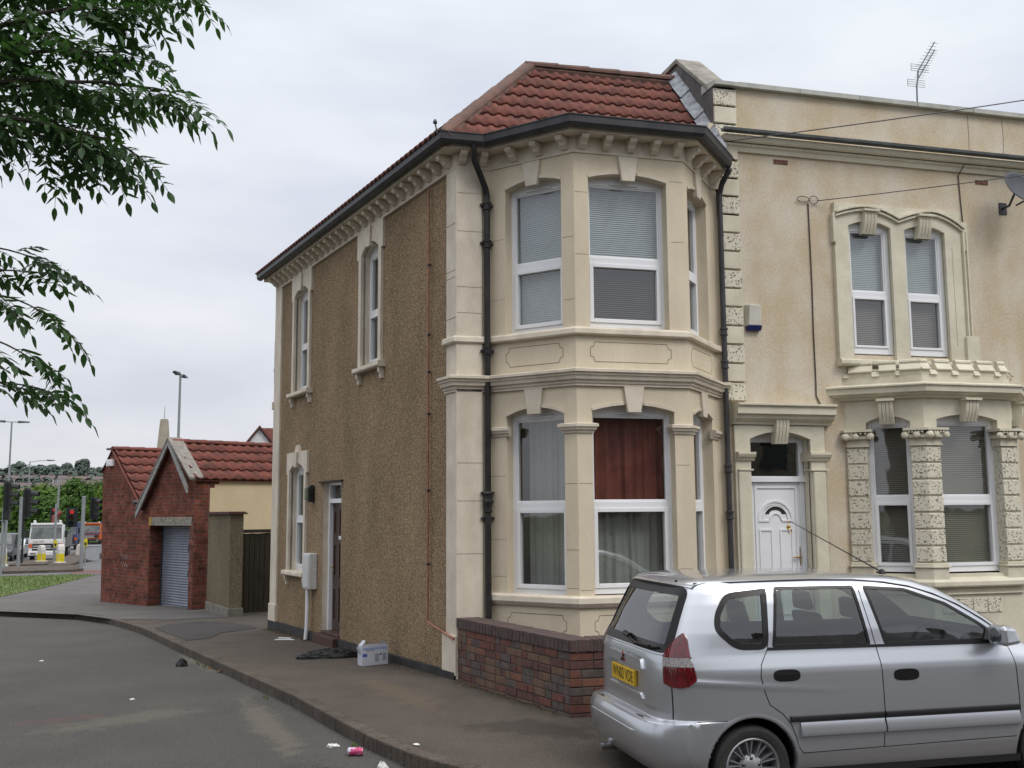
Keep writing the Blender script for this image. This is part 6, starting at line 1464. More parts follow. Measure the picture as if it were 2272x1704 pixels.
ww=M('distant_pale_wall',(.52,.50,.48),rough=.9,fine=.1,fscale=1); rr_=M('distant_hazy_roof',(.14,.105,.105),rough=.9,fine=.1,fscale=1); gl_=M('distant_dark_window',(.05,.055,.06),rough=.4,fine=0)  # roof colour dulled so that slight distance haze is painted in
def far_house(x,y,w_,label,group='terraces on the distant hill',h=3.6,rz=0,nwin=4,wm=None,z_=None,d=8,rh=1.9):
    z_=hillz(x,y)-.8 if z_ is None else z_
    t=thing('hillside_house',(x,y,z_),label,'house',group,rz)
    part('wall',wm or ww,t,lambda m_: m_.box((0,0,h/2),(w_,d,h)),local=True)
    part('roof',rr_,t,lambda m_: m_.mesh([(-w_/2-.3,-d/2-.4,h),(w_/2+.3,-d/2-.4,h),(w_/2+.3,d/2+.4,h),(-w_/2-.3,d/2+.4,h),(-w_/2-.3,0,h+rh),(w_/2+.3,0,h+rh)],[(0,1,5,4),(2,3,4,5),(0,4,3),(1,2,5),(3,2,1,0)]),local=True)
    part('chimney',rr_,t,lambda m_: m_.box((w_*.25,0,h+rh+.2),(.9,.9,1.5)),local=True)
    for k in range(nwin): part('window',gl_,t,lambda m_: m_.box((-w_/2+w_*(k+.5)/nwin,-d/2-.03,h*.62),(w_/nwin*.42,.06,1.3)),local=True)
    return t
k=0
for row,(y,x0,x1,n) in enumerate(((560,-124,-62,7),(600,-128,-66,7),(535,-112,-60,5))):
    for i in range(n):
        w_=(x1-x0)/n*(.78 if row!=2 else .5); x=x0+(x1-x0)*(i+.5)/n; k+=1
        far_house(x,y,w_,'pale distant terrace, number %d from the left in the %s hillside row'%(i+1,('middle','upper','lower')[row]),z_=hillz(x,y)-1.2)
bigroof=far_house(-30.0,240,17,'long brown roof showing above the trees beside the brick garage',None,8.0,.08,3,M('brown_brick_far',(.20,.14,.11),rough=.9,fine=.1,fscale=1),-2,16,3.6); 
# concrete tower (spire) behind the garages
sp=thing('concrete_spire',(-17.5,248,-2),'tapering concrete spire rising behind the brick garages','spire')
conc=M('weathered_concrete',(.36,.33,.27),rough=.95,col2=(.26,.235,.19),scale=.5,detail=8,fine=.12,fscale=4)
part('shaft',conc,sp,lambda m_: m_.mesh([(sx*b_,sy*b_,z_) for z_,b_ in ((0,2.9),(26.0,.92),(26.4,.80)) for sx,sy in ((-1,-1),(1,-1),(1,1),(-1,1))],[(i+k*4,(i+1)%4+k*4,(i+1)%4+k*4+4,i+k*4+4) for k in range(2) for i in range(4)]+[(8,9,10,11)]),local=True)
part('finial',conc,sp,lambda m_: m_.tube([(0,0,26.3),(0,0,29.6)],[.11,.05],6),local=True)
# white gabled house behind the garage roof
hs=thing('gabled_house',(0,48.7,-.85),'white-gabled house with a red tiled roof peeping over the garage','house')
whr=M('white_render',(.66,.67,.70),rough=.8)
part('wall',whr,hs,lambda m_: m_.hexa([(x,y,z_) for z_ in (0,6.3) for x,y in ((-.7,.3),(6,.3),(6,7,),(-.7,7))]),local=True)
part('gable',whr,hs,lambda m_: (m_.mesh([(-1.42,-.0,5.4),(-.22,-.0,5.4),(-.22,0,6.62),(-.82,-.0,7.42),(-1.42,0,6.62)],[(0,1,2,3,4)]),m_.mesh([(-1.42,0,5.4),(-1.42,4,5.4),(-1.42,4,6.62),(-1.42,0,6.62)],[(0,1,2,3)])),local=True)
part('roof',tile,hs,lambda m_: m_.mesh([(-1.62,-.15,6.50),(-.82,-.15,7.55),(.15,-.15,6.30),(-1.62,4,6.50),(-.82,4,7.55),(.15,4,6.30),(-.82,.3,7.5),(6,.6,7.5),(6,-.1,6.0),(-.1,-.1,6.0),(6,5,7.5)],[(0,1,4,3),(1,2,5,4),(6,7,8,9)]),local=True)
for sg,xf,zf in ((-1,-1.64,6.42),(1,.17,6.22)): part('bargeboard',M('dark_red_board',(.10,.04,.035),rough=.8),hs,lambda m_: m_.hexa([(xf,-.2,zf),(xf,-.15,zf),(-.82,-.15,7.46),(-.82,-.2,7.46),(xf,-.2,zf+.14),(xf,-.15,zf+.14),(-.82,-.15,7.62),(-.82,-.2,7.62)]),local=True)
# ================================================================== street furniture by the junction
galv=M('galvanised_grey',(.27,.29,.30),rough=.5,col2=(.21,.23,.24),scale=2,metal=.2,fine=.05)
def zt_(x,y,v,u): # height of a photo row at a ground position
    q=V((x,y,0))-V((CX,CY,0)); d=math.hypot(q.x,q.y)
    r_=fw+rt*((u-1136)/FOC)+up2*((852-v)/FOC); return CZ+r_.z/math.hypot(r_.x,r_.y)*d
def lamp(x,y,ztop,label,kind,rz=0):
    z0=gz_(x,y)+.1; t=thing('street_lamp',(x,y,z0),label,'street lamp','grey street lamps',rz); h=ztop-z0
    part('column',galv,t,lambda m_: m_.tube([(0,0,0),(0,0,1.4),(0,0,1.42),(0,0,h)],[.11,.10,.075,.05],10),local=True,smooth='auto')
    heads=((-1,),(1,))
    if kind=='twin':
        part('bracket',galv,t,lambda m_: m_.tube([(-.45,0,h),(.45,0,h)],.03,8),local=True)
        for sg in (-1,1): part('lantern',gutm,t,lambda m_: m_.hexa([(sg*.35,-.13,h-.06),(sg*1.0,-.10,h-.02),(sg*1.0,.10,h-.02),(sg*.35,.13,h-.06),(sg*.35,-.10,h+.08),(sg*1.0,-.06,h+.06),(sg*1.0,.06,h+.06),(sg*.35,.10,h+.08)]),local=True,bevel=.02)
    else:
        L_=1.6 if kind=='single' else .15; part('bracket',galv,t,lambda m_: m_.tube([(0,0,h-.05),(L_*.5,0,h+.08),(L_,0,h+.12)],.03,8),local=True)
        part('lantern',gutm,t,lambda m_: m_.hexa([(L_-.1,-.13,h+.06),(L_+.6,-.10,h+.08),(L_+.6,.10,h+.08),(L_-.1,.13,h+.06),(L_-.1,-.10,h+.2),(L_+.6,-.05,h+.16),(L_+.6,.05,h+.16),(L_-.1,.10,h+.2)]),local=True,bevel=.02)
    return t
lamp(-4.62,36.6,zt_(-4.62,36.6,832,400),'tall twin-headed street lamp rising behind the garage roof apex','twin',R(78))
lamp(-15.28,57.5,zt_(-15.28,57.5,936,26),'twin-armed street lamp at the far left above the signal head','twin',.3)
lamp(-20.86,97,zt_(-20.86,97,1024,67),'distant single-arm street lamp against the hill','single',.05)
lamp(-6.55,34,zt_(-6.55,34,1003,262),'street lamp whose pale head pokes out left of the garage ridge','short',R(176))
lamp(-24.3,96,zt_(-24.3,96,1018,2),'distant lamp column cut by the left edge of the view','single',R(180))
mb=MB(); z0=gz_(-15.39,77.7); mb.tube([(-15.39,77.7,z0),(-15.39,77.7,zt_(-15.39,77.7,1056,132))],.075,8); tag(mb.build('metal_pole',galv,smooth='auto'),'slim pale pole standing among the trees behind the lorry','pole')
def pole(x,y,vt,u,label,r_=.07):
    z0=gz_(x,y)+.08; zt0=zt_(x,y,vt,u); t=thing('signal_pole',(x,y,z0),label,'pole','grey signal poles at the junction')
    part('shaft',galv,t,lambda m_: (m_.tube([(0,0,0),(0,0,zt0-z0)],r_,10)),local=True,smooth='auto'); part('cap',galv,t,lambda m_: m_.lathe((0,0,zt0-z0),[(r_+.01,0),(r_+.01,.04),(.02,.06)],10),local=True); return t
pole(-13.1,49.4,1105,46,'plain grey pole standing in front of the silver car and lorry',.085)
pole(-9.24,43.4,1103,185,'grey pole on the island in front of the orange lorry',.09)
pole(-12.5,57.2,1120,139,'grey pole in front of the right side of the white lorry cab',.07)
pole(-13.7,44.2,1092,3,'grey pole at the very left edge of the view',.09)
blk=M('black_signal_plastic',(.018,.020,.022),rough=.55,fine=.05)
def lens_mat(n_,c,e=0): return M(n_,c,rough=.25,fine=0,emit=e)
def signal(x,y,vt,vb,u,rz,label,lit=None,back=True,sc=1.0):
    z1,z0=zt_(x,y,vt,u),zt_(x,y,vb,u); h=z1-z0; t=thing('traffic_light',(x,y,z0),label,'traffic light','traffic lights at the junction',rz)
    w_=h*.34
    part('housing',blk,t,lambda m_: m_.box((0,.0,h/2),(w_,w_*.7,h)),local=True,bevel=.02)
    if back: part('backing_board',blk,t,lambda m_: m_.box((0,.02,h/2),(w_*1.9,.03,h*1.12)),local=True)
    for i,c in enumerate(('green','amber','red')):
        zc=h*(.18+.32*i); cols=dict(red=(.25,.02,.015),amber=(.14,.08,.01),green=(.01,.06,.04))
        part('lens',lens_mat('signal_lens_'+c+('_lit' if lit==c else ''),(.55,.04,.03) if lit==c else cols[c],.7 if lit==c else 0),t,lambda m_: m_.lathe((0,-w_*.36,zc),[(0,0),(w_*.36,0),(w_*.3,.02),(0,.04)],14,axis=(0,-1,0)),local=True)
        def hoodf(m_):
            n=10; vs=[]
            for yy in (-w_*.35,-w_*1.15):
                for k in range(n+1): a=-.35+(PI+.7)*k/n; vs.append((math.cos(a)*w_*.42,yy,zc+math.sin(a)*w_*.42+(yy+w_*.35)*.12))
            m_.mesh(vs,[(k,k+1,n+2+k,n+1+k) for k in range(n)])
        part('hood',blk,t,hoodf,local=True)
    return t
sg1=signal(-12.0,39.9,1070,1128,12,R(88),'large traffic signal head seen side-on at the far left, in front of the trees')
part('pole',galv,sg1,lambda m_: m_.tube([(0,.14,-3.0),(0,.14,.1)],.06,8),local=True)
part('control_box',blk,sg1,lambda m_: m_.box((0,.0,-.28),(.34,.26,.5)),local=True)
sg2=signal(-10.85,38.0,1086,1146,62,R(84),'traffic signal head side-on, second from the left')
part('pole',blk,sg2,lambda m_: m_.tube([(0,.12,-2.0),(0,.12,.1)],.05,8),local=True)
signal(-10.38,48.1,1129,1167,161,R(5),'front-facing traffic signal showing red between the two lorries','red')
signal(-8.75,43.6,1106,1150,203,R(60),'dark traffic signal turned away right of the island pole')
signal(-14.45,69.6,1127,1152,116,R(10),'small traffic signal with a reddish backing above the lorry cab','red',True)
# guard frame at the left
gf=MB(); z0=gz_(-13.2,44.3); zt0=zt_(-13.2,44.3,1155,12); gf.tube([(-13.9,44.2,z0),(-13.9,44.2,zt0),(-12.85,44.4,zt0),(-12.85,44.4,z0)],.06,8)
tag(gf.build('guard_rail',galv),'grey tubular guard frame beside the leftmost signal','railing')
bolw=M('white_bollard_plastic',(.60,.59,.56),rough=.5,col2=(.50,.48,.44),scale=2,fine=.04); yel=M('yellow_bollard_panel',(.62,.50,.01),rough=.45,fine=.03)
def bollard(x,y,h,label,rz=0,yellow=True):
    z0=gz_(x,y)+.1; t=thing('traffic_bollard',(x,y,z0),label,'bollard','bollards on the traffic islands',rz); w_=h*.38
    part('body',bolw,t,lambda m_: m_.prism(lambda a,b,z_:V((a,b,z_)),[(-w_/2,.06),(w_/2,.06),(w_*.47,h*.72),(w_*.36,h*.9),(w_*.18,h*.985),(0,h),(-w_*.18,h*.985),(-w_*.36,h*.9),(-w_*.47,h*.72)],-w_*.42,w_*.42),local=True,bevel=.03)
    part('base',bolw,t,lambda m_: m_.box((0,0,.04),(w_*1.35,w_*1.2,.12)),local=True,bevel=.02)
    if yellow:
        part('front_panel',yel,t,lambda m_: m_.box((0,-w_*.425,h*.30),(w_*.86,.012,h*.44)),local=True)
        part('side_panel',yel,t,lambda m_: m_.box((w_*.488,0,h*.30),(.012,w_*.74,h*.44)),local=True); 
    return t
bollard(-14.25,51.35,1.18,'white and yellow traffic bollard cut by the left edge',.1)
bollard(-13.45,58.8,1.05,'white bollard with two yellow panels in front of the lorry cab',R(-38))
bollard(-11.85,55.1,1.12,'larger white bollard with one yellow panel right of the lorry bumper',R(-62))
bollard(-12.45,67.8,1.0,'plain white bollard with no yellow panel, behind the others',0,False)
cb=thing('utility_cabinet',(-10.8,61.2,gz_(-10.8,61.2)+.1),'pale grey roadside cabinet beside the brick garage corner','cabinet')
cg=M('cabinet_grey',(.33,.34,.36),rough=.6,fine=.04)
part('body',cg,cb,lambda m_: m_.box((0,0,.45),(.85,.4,.9)),local=True,bevel=.02); part('lid',cg,cb,lambda m_: m_.box((0,0,.92),(.9,.46,.05)),local=True)
for x,y,u,v,lb in ((-12.4,57.0,140,1206,'yellow push-button box on the pole beside the white lorry'),(-10.1,52,188,1204,'yellow push-button box on a thin post before the orange lorry')):
    zc=zt_(x,y,v,u); t=thing('push_button_box',(x,y-.12,zc),lb,'push button box','yellow push-button boxes'); part('case',yel,t,lambda m_: m_.box((0,0,0),(.17,.14,.42)),local=True,bevel=.01); part('front',blk,t,lambda m_: m_.box((0,-.075,-.06),(.11,.012,.16)),local=True)
    if x>-11: part('post',galv,t,lambda m_: m_.tube([(0,.1,-1.9),(0,.1,.3)],.035,8),local=True)
# ---- lorries and cars on the main road
def vwheel(par,x,y,r_,w_=.25):
    q=part('wheel',tyre,par,lambda m_: m_.lathe((x-w_/2,y,r_),[(r_*.6,0),(r_*.95,0),(r_,.04),(r_,w_-.04),(r_*.95,w_),(r_*.6,w_)],20,axis=(1,0,0)),local=True,smooth='auto')
    part('rim',alloy,q,lambda m_: (m_.lathe((x-w_/2-.01,y,r_),[(0,.05),(r_*.6,.0),(r_*.62,.02)],16,axis=(1,0,0)),m_.lathe((x+w_/2-.04,y,r_),[(r_*.62,.02),(r_*.6,.05),(0,.0)],16,axis=(1,0,0))),local=True)
whp=M('white_vehicle_paint',(.70,.70,.70),rough=.35,spec=.5,fine=.02); vgl=M('vehicle_windscreen',(.06,.07,.075),rough=.08,spec=.8,col2=(.16,.17,.16),scale=1.2,detail=2,fine=0)
ora=M('orange_vehicle_paint',(.62,.13,.02),rough=.4,fine=.02); blu=M('blue_vehicle_paint',(.055,.07,.16),rough=.45,fine=.03); amb=M('amber_lens',(.62,.10,.02),rough=.3,fine=0)
def lorry(loc,rz,label,cabm,band,bodyf,scale=1.0,txt=None):
    t=thing('lorry',loc,label,'lorry','lorries waiting at the lights',rz); s=scale
    W2=1.22*s
    def hb_(m_,x0,x1,y0,y1,z0,z1): m_.hexa([(x*s,y*s,z_*s) for z_ in (z0,z1) for x,y in ((x0,y0),(x1,y0),(x1,y1),(x0,y1))])
    cab_=part('cab',cabm,t,lambda m_: (m_.hexa([(x*s,y*s,z_*s) for x,y,z_ in ((-1.2,0,.55),(1.2,0,.55),(1.2,1.9,.55),(-1.2,1.9,.55),(-1.2,.0,1.55),(1.2,.0,1.55),(1.2,1.9,1.55),(-1.2,1.9,1.55))]),m_.hexa([(x*s,y*s,z_*s) for x,y,z_ in ((-1.2,0,1.55),(1.2,0,1.55),(1.2,1.9,1.55),(-1.2,1.9,1.55),(-1.14,.22,2.72),(1.14,.22,2.72),(1.14,1.85,2.72),(-1.14,1.85,2.72))])),local=True,bevel=.05)
    part('windscreen',vgl,cab_,lambda m_: m_.hexa([(x*s,y*s,z_*s) for x,y,z_ in ((-1.10,.005,1.66),(1.10,.005,1.66),(1.10,.05,1.66),(-1.10,.05,1.66),(-1.05,.16,2.52),(1.05,.16,2.52),(1.05,.2,2.52),(-1.05,.2,2.52))]),local=True)
    part('front_band',band,cab_,lambda m_: hb_(m_,-1.15,1.15,-.02,.02,1.36,1.60),local=True)
    part('grille',blk,cab_,lambda m_: (hb_(m_,-.95,.95,-.03,.02,.98,1.30),hb_(m_,-.95,.95,-.03,.02,.80,.93)),local=True)
    part('grille_bar',whp,cab_,lambda m_: (hb_(m_,-.9,.35,-.05,.0,1.10,1.15),hb_(m_,-.9,.35,-.05,.0,.93,.985)),local=True)
    for sg in (-1,1): part('indicator',amb,cab_,lambda m_: hb_(m_,sg*1.08-.1,sg*1.08+.1,-.04,.02,1.0,1.30),local=True)
    part('bumper',whp if cabm is whp else blk,t,lambda m_: hb_(m_,-1.2,1.2,-.12,.25,.42,.72),local=True,bevel=.03)
    for sg in (-1,1): 
        part('headlight',clr,t,lambda m_: hb_(m_,sg*.85-.2,sg*.85+.2,-.14,-.10,.50,.64),local=True)
        part('mirror',blk,t,lambda m_: hb_(m_,sg*1.38-.1,sg*1.38+.1,-.1,.0,1.75,2.3),local=True)
    part('roof_visor',cabm,t,lambda m_: hb_(m_,-1.12,1.12,-.02,.3,2.70,2.86),local=True,bevel=.03)
    for x in (-.9,.9): part('beacon',M('pale_beacon',(.6,.6,.58),rough=.3,fine=0),t,lambda m_: m_.lathe((x*s,.6*s,2.85*s),[(.09,0),(.09,.16),(.05,.2)],10),local=True)
    part('chassis',blk,t,lambda m_: hb_(m_,-1.0,1.0,.8,8.0,.55,.95),local=True)
    bodyf(t,hb_)
    for y in (1.0,5.6,6.8):
        for x in (-1.02,1.02): vwheel(t,x*s,y*s,.50*s,.28*s)
    if txt: part('lettering',M('red_lettering',(.30,.02,.02),rough=.5),cab_,lambda m_: textmesh(m_,txt,.24,lambda x,y:(x*1.1-.45,-.03*s-.001,1.48*s+y)),local=True)
    return t
def body1(t,hb_):
    part('tipper_bed',M('dirty_grey_bed',(.16,.155,.14),rough=.8,fine=.1),t,lambda m_: (hb_(m_,-1.2,1.2,2.4,8.2,.95,1.15),hb_(m_,-1.2,-1.12,2.4,8.2,1.15,1.9),hb_(m_,1.12,1.2,2.4,8.2,1.15,1.9),hb_(m_,-1.2,1.2,2.4,2.5,1.15,2.3)),local=True)
    part('loader_crane',M('red_brown_steel',(.20,.05,.04),rough=.6),t,lambda m_: (m_.tube([(.2,2.2,1.0),(.2,2.2,3.0),(.7,2.3,3.35)],.13,8),m_.tube([(.7,2.3,3.35),(.3,2.4,2.7)],.09,8)),local=True)
def body2(t,hb_):
    part('box_body',blu,t,lambda m_: hb_(m_,-1.22,1.22,2.3,8.2,.95,2.9),local=True,bevel=.03)
lorry((-14.4,66.4,gz_(-14.4,66.4)),R(3),'white flatbed lorry with red lettering on its cab, facing the lights',whp,whp,body1,.90,'a.a.ron')
lorry((-20.1,140,gz_(-20.1,140)),R(2),'orange and blue lorry queuing behind the white one',ora,blu,body2,1.0)
def smallcar(loc,rz,label,paint,taxi=False,van=False):
    t=thing('parked_car' if False else 'queuing_car',loc,label,'van' if van else 'car','vehicles queuing at the lights',rz); H_=1.45 if not van else 1.9
    P=[(0.0,.30),(.02,.62),(.22,.80),(1.0,.93),(1.75,H_-.05),(2.1,H_),(3.2,H_),(3.9,.98 if not van else H_-.1),(4.1,.85),(4.15,.35)]
    F=lambda a,b,z_: V((b,a,z_))
    bd=part('body',paint,t,lambda m_: m_.prism(F,P,-.82,.82),local=True,bevel=.09)
    part('windscreen',vgl,t,lambda m_: m_.hexa([(-.66,1.03,.95),(.66,1.03,.95),(.66,1.08,.95),(-.66,1.08,.95),(-.56,1.68,H_-.09),(.56,1.68,H_-.09),(.56,1.74,H_-.09),(-.56,1.74,H_-.09)]),local=True)
    for sg in (-1,1):
        part('side_window',vgl,t,lambda m_: m_.hexa([(sg*.815,1.25,.95),(sg*.83,1.25,.95),(sg*.83,3.6,.95),(sg*.815,3.6,.95),(sg*.80,1.85,H_-.1),(sg*.81,1.85,H_-.1),(sg*.81,3.2,H_-.1),(sg*.80,3.2,H_-.1)]),local=True)
        part('headlight',clr,t,lambda m_: m_.box((sg*.6,.05,.68),(.36,.12,.15)),local=True,bevel=.03)
        part('door_mirror',paint,t,lambda m_: m_.box((sg*.95,1.3,.98),(.2,.1,.13)),local=True,bevel=.03)
        for y in (.75,3.3): vwheel(t,sg*.72,y,.30,.2)
    part('grille',blk,t,lambda m_: (m_.box((0,.005,.52),(1.0,.03,.14)),m_.box((0,-.0,.36),(1.2,.03,.08))),local=True)
    part('number_plate',whp,t,lambda m_: m_.box((0,-.015,.45),(.5,.02,.1)),local=True)
    if taxi: part('roof_sign',M('yellow_roof_sign',(.6,.55,.03),rough=.4,fine=0),t,lambda m_: m_.box((0,2.2,H_+.1),(.6,.2,.2)),local=True,bevel=.03)
    return t
smallcar((-17.6,71.8,gz_(-17.6,71.8)),R(4),'silver car with a yellow roof sign left of the white lorry',silver,True)
smallcar((-17.35,66.5,gz_(-17.35,66.5)),R(4),'dark car nearest the left edge of the view',M('dark_blue_paint',(.02,.025,.035),rough=.3,coat=.5,fine=0),False,True)
smallcar((-18.0,79.5,gz_(-18.0,79.5)),R(4),'dark grey car just behind the silver one',M('dark_grey_paint',(.05,.055,.06),rough=.3,coat=.5,fine=0))
smallcar((-9.3,64,gz_(-9.3,64)),R(-10),'dark car half hidden by the brick garage corner',M('dark_blue_paint',(.02,.025,.035)))
lorry((-19.0,108,gz_(-19.0,108)),R(4),'blue box lorry directly behind the white flatbed lorry',blu,blu,body2,1.0)
# ================================================================== things lying about
_bF0=None
bx=thing('cardboard_box',(-.68,1.62,gs(1.7)),'open white and blue printed cardboard box on the pavement against the wall','box')
bF=Fr((-.83,1.56,0),(.377,.105,0),(.105,-.377,0)); bz=gs(1.7)+.002
_fr=bF; bF=lambda a,b,z_,_f=_fr: _f(a*.88,b*.88,bz+(z_-bz)*.90)
white_c=M('white_printed_card',(.52,.54,.60),rough=.6,col2=(.46,.48,.55),scale=6,fine=.03); cardb=M('brown_card',(.28,.19,.11),rough=.9)
def bxs(m_):
    w_,h,d=.385,.262,.16
    m_.fbox(bF,0,w_,-.004,0,bz,bz+h); m_.fbox(bF,0,w_,-d,-d+.004,bz,bz+h); m_.fbox(bF,0,.004,-d+.004,-.004,bz,bz+h); m_.fbox(bF,w_-.004,w_,-d+.004,-.004,bz,bz+h); m_.fbox(bF,.004,w_-.004,-d+.004,-.004,bz,bz+.004)
part('carton',white_c,bx,bxs)
part('flap',white_c,bx,lambda m_: m_.hexa([bF(.0,-.02,bz+.26),bF(.0,-.14,bz+.26),bF(.004,-.14,bz+.262),bF(.004,-.02,bz+.262),bF(.06,-.03,bz+.325),bF(.06,-.13,bz+.325),bF(.064,-.13,bz+.325),bF(.064,-.03,bz+.325)]))
part('flap',white_c,bx,lambda m_: m_.hexa([bF(.385,-.02,bz+.26),bF(.385,-.14,bz+.26),bF(.381,-.14,bz+.262),bF(.381,-.02,bz+.262),bF(.32,-.03,bz+.315),bF(.32,-.13,bz+.315),bF(.316,-.13,bz+.315),bF(.316,-.03,bz+.315)]))
part('side_flap',white_c,bx,lambda m_: m_.hexa([bF(0,-.03,bz+.15),bF(0,-.12,bz+.15),bF(-.004,-.12,bz+.15),bF(-.004,-.03,bz+.15),bF(-.04,-.03,bz+.24),bF(-.04,-.12,bz+.24),bF(-.044,-.12,bz+.24),bF(-.044,-.03,bz+.24)]))
pr=lambda a0,a1,z0,z1,b=.0008:(lambda m_: m_.face([bF(a0,b,bz+z0),bF(a1,b,bz+z0),bF(a1,b,bz+z1),bF(a0,b,bz+z1)]))
part('blue_print',M('blue_print',(.06,.11,.42),rough=.6),bx,pr(.005,.075,.115,.155)); part('pale_blue_print',M('pale_blue_print',(.30,.37,.58),rough=.6),bx,pr(.005,.37,.205,.235))
part('lettering',M('dark_print',(.04,.045,.07),rough=.6),bx,lambda m_: textmesh(m_,'Kitchen cafe',.040,lambda x,y: bF(.11+x,.0012,bz+.198+y),sx=.72) if False else textmesh(m_,'easy-life',.040,lambda x,y: bF(.115+x,.0012,bz+.200+y)))
part('printed_picture',M('grey_print',(.30,.31,.37),rough=.6),bx,lambda m_: (pr(.19,.235,.045,.150)(m_),pr(.305,.36,.055,.155)(m_)))
part('printed_picture',M('dark_print',(.04,.045,.07)),bx,lambda m_: (pr(.236,.243,.045,.150,.0012)(m_),pr(.258,.292,.130,.150,.0012)(m_)))
def crumple(name,c,rx,ry,h,mt,label,cat,seed,group=None,n=16,rz=0,z0=None,am=1.):
    rnd=random.Random(seed); mb=MB(); vs=[];fs=[]; zb=gs(V(c).to_3d().dot(sdv)) if z0 is None else z0
    m1=n//2
    for j in range(m1+1):
        ph=PI/2*j/m1
        for i in range(n):
            a=2*PI*i/n; rr=1+rnd.uniform(-.22,.22)*am; x,y=math.cos(a)*rx*math.cos(ph)*rr,math.sin(a)*ry*math.cos(ph)*rr; ca,sa=math.cos(rz),math.sin(rz)
            vs.append((c[0]+x*ca-y*sa,c[1]+x*sa+y*ca,zb+max(0,h*math.sin(ph)*(1+rnd.uniform(-.45,.35)*am))))
    for j in range(m1):
        for i in range(n): fs.append((j*n+i,j*n+(i+1)%n,(j+1)*n+(i+1)%n,(j+1)*n+i))
    mb.mesh(vs,fs); o=mb.build(name,mt,smooth=(rx>.3),uv=False); tag(o,label,cat,group); return o
plast=M('black_bin_liner',(.008,.008,.009),rough=.42,spec=.4,bump=1.6,bscale=22,fine=.05)
crumple('bin_liner',(-1.12,2.60),.42,.13,.11,plast,'crumpled black bin liner lying flat on the pavement beside the box','bin liner',2,n=40,rz=-.05,am=.42)
crumple('black_rag',(-2.98,3.42),.075,.06,.085,plast,'small black crumpled lump in the gutter by the kerb','rag',3,n=16,z0=gs(4)-.11)
papr=M('crumpled_white_paper',(.66,.66,.64),rough=.7,fine=.03)
for i,(x,y,r_,h,road,lb) in enumerate(((-1.56,-2.36,.055,.02,1,'flattened white wrapper in the gutter above the drinks can'),(-1.28,-3.27,.05,.05,1,'crumpled white tissue by the kerb at the bottom of the view'),(-3.37,.65,.028,.012,1,'small white scrap in the middle of the road'),(-4.92,4.85,.04,.01,1,'tiny white scrap at the left of the road'),(-.98,-3.05,.035,.008,0,'small white scrap on the kerb top near the bottom edge'),(-1.62,-3.3,.02,.01,1,'smallest white crumb beside the crumpled tissue'),(-2.72,4.25,.035,.012,1,'white scrap at the foot of the kerb by the black rag'))):
    crumple('litter_paper',(x,y),r_,r_*.7,h,papr,lb,'litter',20+i,'white litter on road and pavement',10,.4*i,(gs(V((x,y,0)).dot(sdv))-.11 if road else gs(V((x,y,0)).dot(sdv))+.008))
rub_=M('brown_rubble',(.16,.11,.06),rough=.95,fine=.2)
for i,(x,y,r_,lb) in enumerate(((-2.62,2.95,.03,'brown stone nearest the box in the gutter'),(-2.66,3.55,.028,'brown stone beside the black rag'),(-2.50,2.55,.032,'brown stone lying closest to the kerb bend'),(-2.95,4.65,.03,'brown stone farthest up the gutter'))):
    crumple('stone',(x,y),r_,r_*.8,r_,rub_,lb,'stone',40+i,'brown stones in the gutter',9,.5*i,gs(V((x,y,0)).dot(sdv))-.11)
can=thing('drinks_can',(-1.42,-2.76,gs(-2.3)-.11+.033),'pink and white drinks can lying in the gutter','can',None,R(-18))
pink=M('pink_can_print',(.45,.06,.16),rough=.35,col2=(.55,.50,.62),scale=18,metal=.3,fine=0,stops=(.45,.5))
part('can_body',pink,can,lambda m_: m_.lathe((-.055,0,0),[(.024,-.004),(.032,.004),(.033,.012),(.033,.105),(.030,.113),(.027,.118)],20,axis=(1,0,0)),local=True,smooth='auto')
part('can_lid',chrome,can,lambda m_: m_.lathe((.059,0,0),[(.028,-.004),(.028,.004),(.025,.002),(0,.0)],20,axis=(1,0,0)),local=True)
for i,(s_,b,rz,l_,lb) in enumerate(((5.35,.36,.35,.30,'longer white plastic strip on the pavement under the meter box'),(5.47,.32,.62,.22,'shorter white plastic strip leaning on the longer one'))):
    p=SW(s_,b,0); mb=MB(); mb.box((p.x,p.y,gs(s_)+.014+.012*i),(l_,.045,.014),rz=-rz); o=mb.build('plastic_strip',upvc,bevel=.004); tag(o,lb,'plastic strip','white plastic strips by the wall')
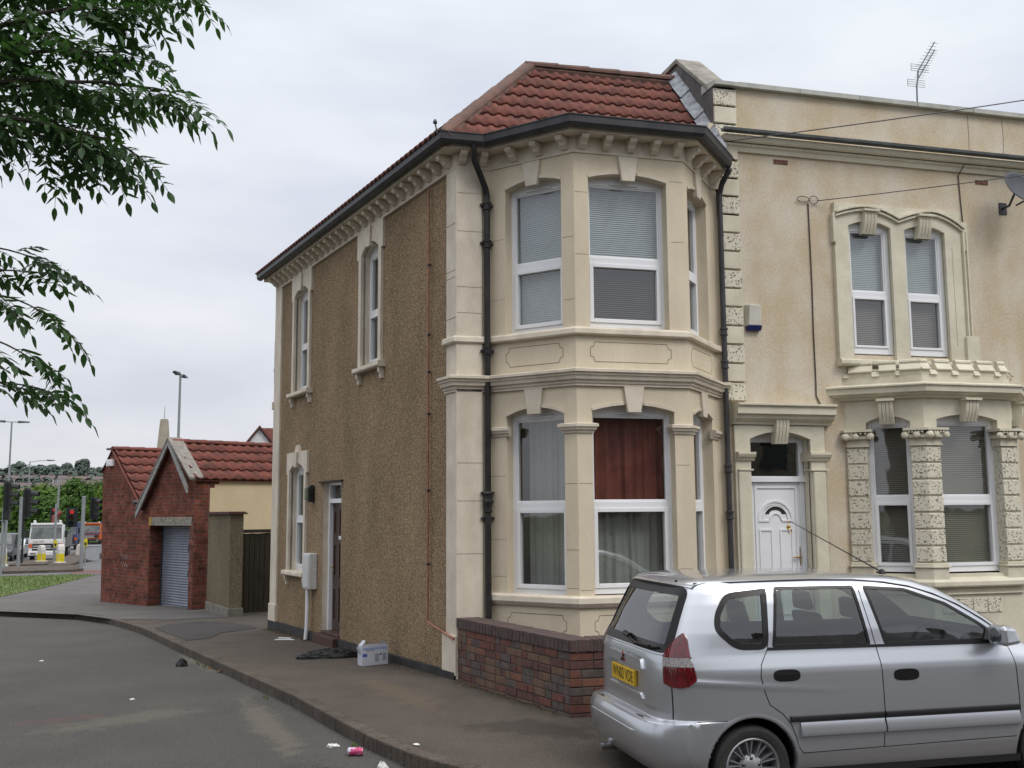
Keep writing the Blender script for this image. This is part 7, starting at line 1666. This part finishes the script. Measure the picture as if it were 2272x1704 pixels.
# dry leaves and grit against the walls (uncountable)
random.seed(21); db=MB()
for i in range(2600):
    if i%3==0: s_=random.uniform(-2.3,-.1); b=.02+abs(random.gauss(0,.07))
    elif i%3==1: s_=random.uniform(.2,3.6); b=.05+abs(random.gauss(0,.10))
    else: s_=random.uniform(4.8,7.5); b=.05+abs(random.gauss(0,.07))
    p=SW(s_,b,gs(s_)+.006); a=random.uniform(0,PI); q=random.uniform(.004,.012); db.face([p+V((math.cos(a)*q,math.sin(a)*q,0)),p+V((-math.sin(a)*q,math.cos(a)*q,.006)),p+V((-math.cos(a)*q,-math.sin(a)*q,.003))])
tag(db.build('leaf_debris',M('dry_leaf_debris',(.17,.115,.05),rough=1,col2=(.08,.055,.03),scale=30),uv=False),'dry brown leaf debris and grit along the foot of the walls','debris',kind='stuff')
wdm=MB()
for (s_,b,z0) in ((-2.15,1.93,0),(3.6,1.93,0),(4.0,1.93,0),(.6,1.94,0)):
    for k in range(14): p=SW(s_+random.gauss(0,.05),b,gs(s_)-.1); wdm.face([p,p+V((.01,.0,0)),p+V((random.uniform(-.04,.04),random.uniform(-.03,.03),random.uniform(.02,.06)))])
tag(wdm.build('kerb_weeds',grassm,uv=False),'tiny green weeds growing at the foot of the kerb','weeds',kind='stuff')
# ================================================================== terrace on the other side of the street (seen in the window reflections)
slate=M('dark_slate',(.04,.042,.048),rough=.7)
dkb=M('brown_stock_brick',(.10,.07,.055),rough=.9)
def opp(x,w_,label,wm):
    t=thing('opposite_house',(x,-30,-.4),label,'house','houses across the street'); h=6.2
    part('wall',wm,t,lambda m_: m_.box((0,0,h/2),(w_,6,h)),local=True)
    part('roof',slate,t,lambda m_: m_.mesh([(-w_/2,-3.2,h),(w_/2,-3.2,h),(w_/2,3.3,h),(-w_/2,3.3,h),(-w_/2,0,h+2.2),(w_/2,0,h+2.2)],[(0,1,5,4),(2,3,4,5),(0,4,3),(1,2,5)]),local=True)
    part('chimney',dkb,t,lambda m_: m_.box((w_*.35,0,h+2.3),(.9,.6,1.8)),local=True)
    for xx in (-w_*.25,w_*.25):
        for zz in (1.7,4.6): part('window',dgl,t,lambda m_: m_.box((xx,3.0,zz),(1.2,.06,1.5)),local=True)
    part('door',brown,t,lambda m_: m_.box((0,3.0,1.1),(.9,.06,2.1)),local=True)
for i in range(6): opp(-20+7.5*i,7.5,('brick','pale rendered')[i%2]+' terraced house across the street, %s from the left in the reflection'%('first','second','third','fourth','fifth','sixth')[i],dkb if i%2==0 else M('drab_render',(.26,.23,.19),rough=.9))
make_tree('broadleaf_tree',(-7,-24,-.3),8,3.0,'garden tree across the street reflected in the bay windows','tree',None,FM[1],60,.3,seed=77)
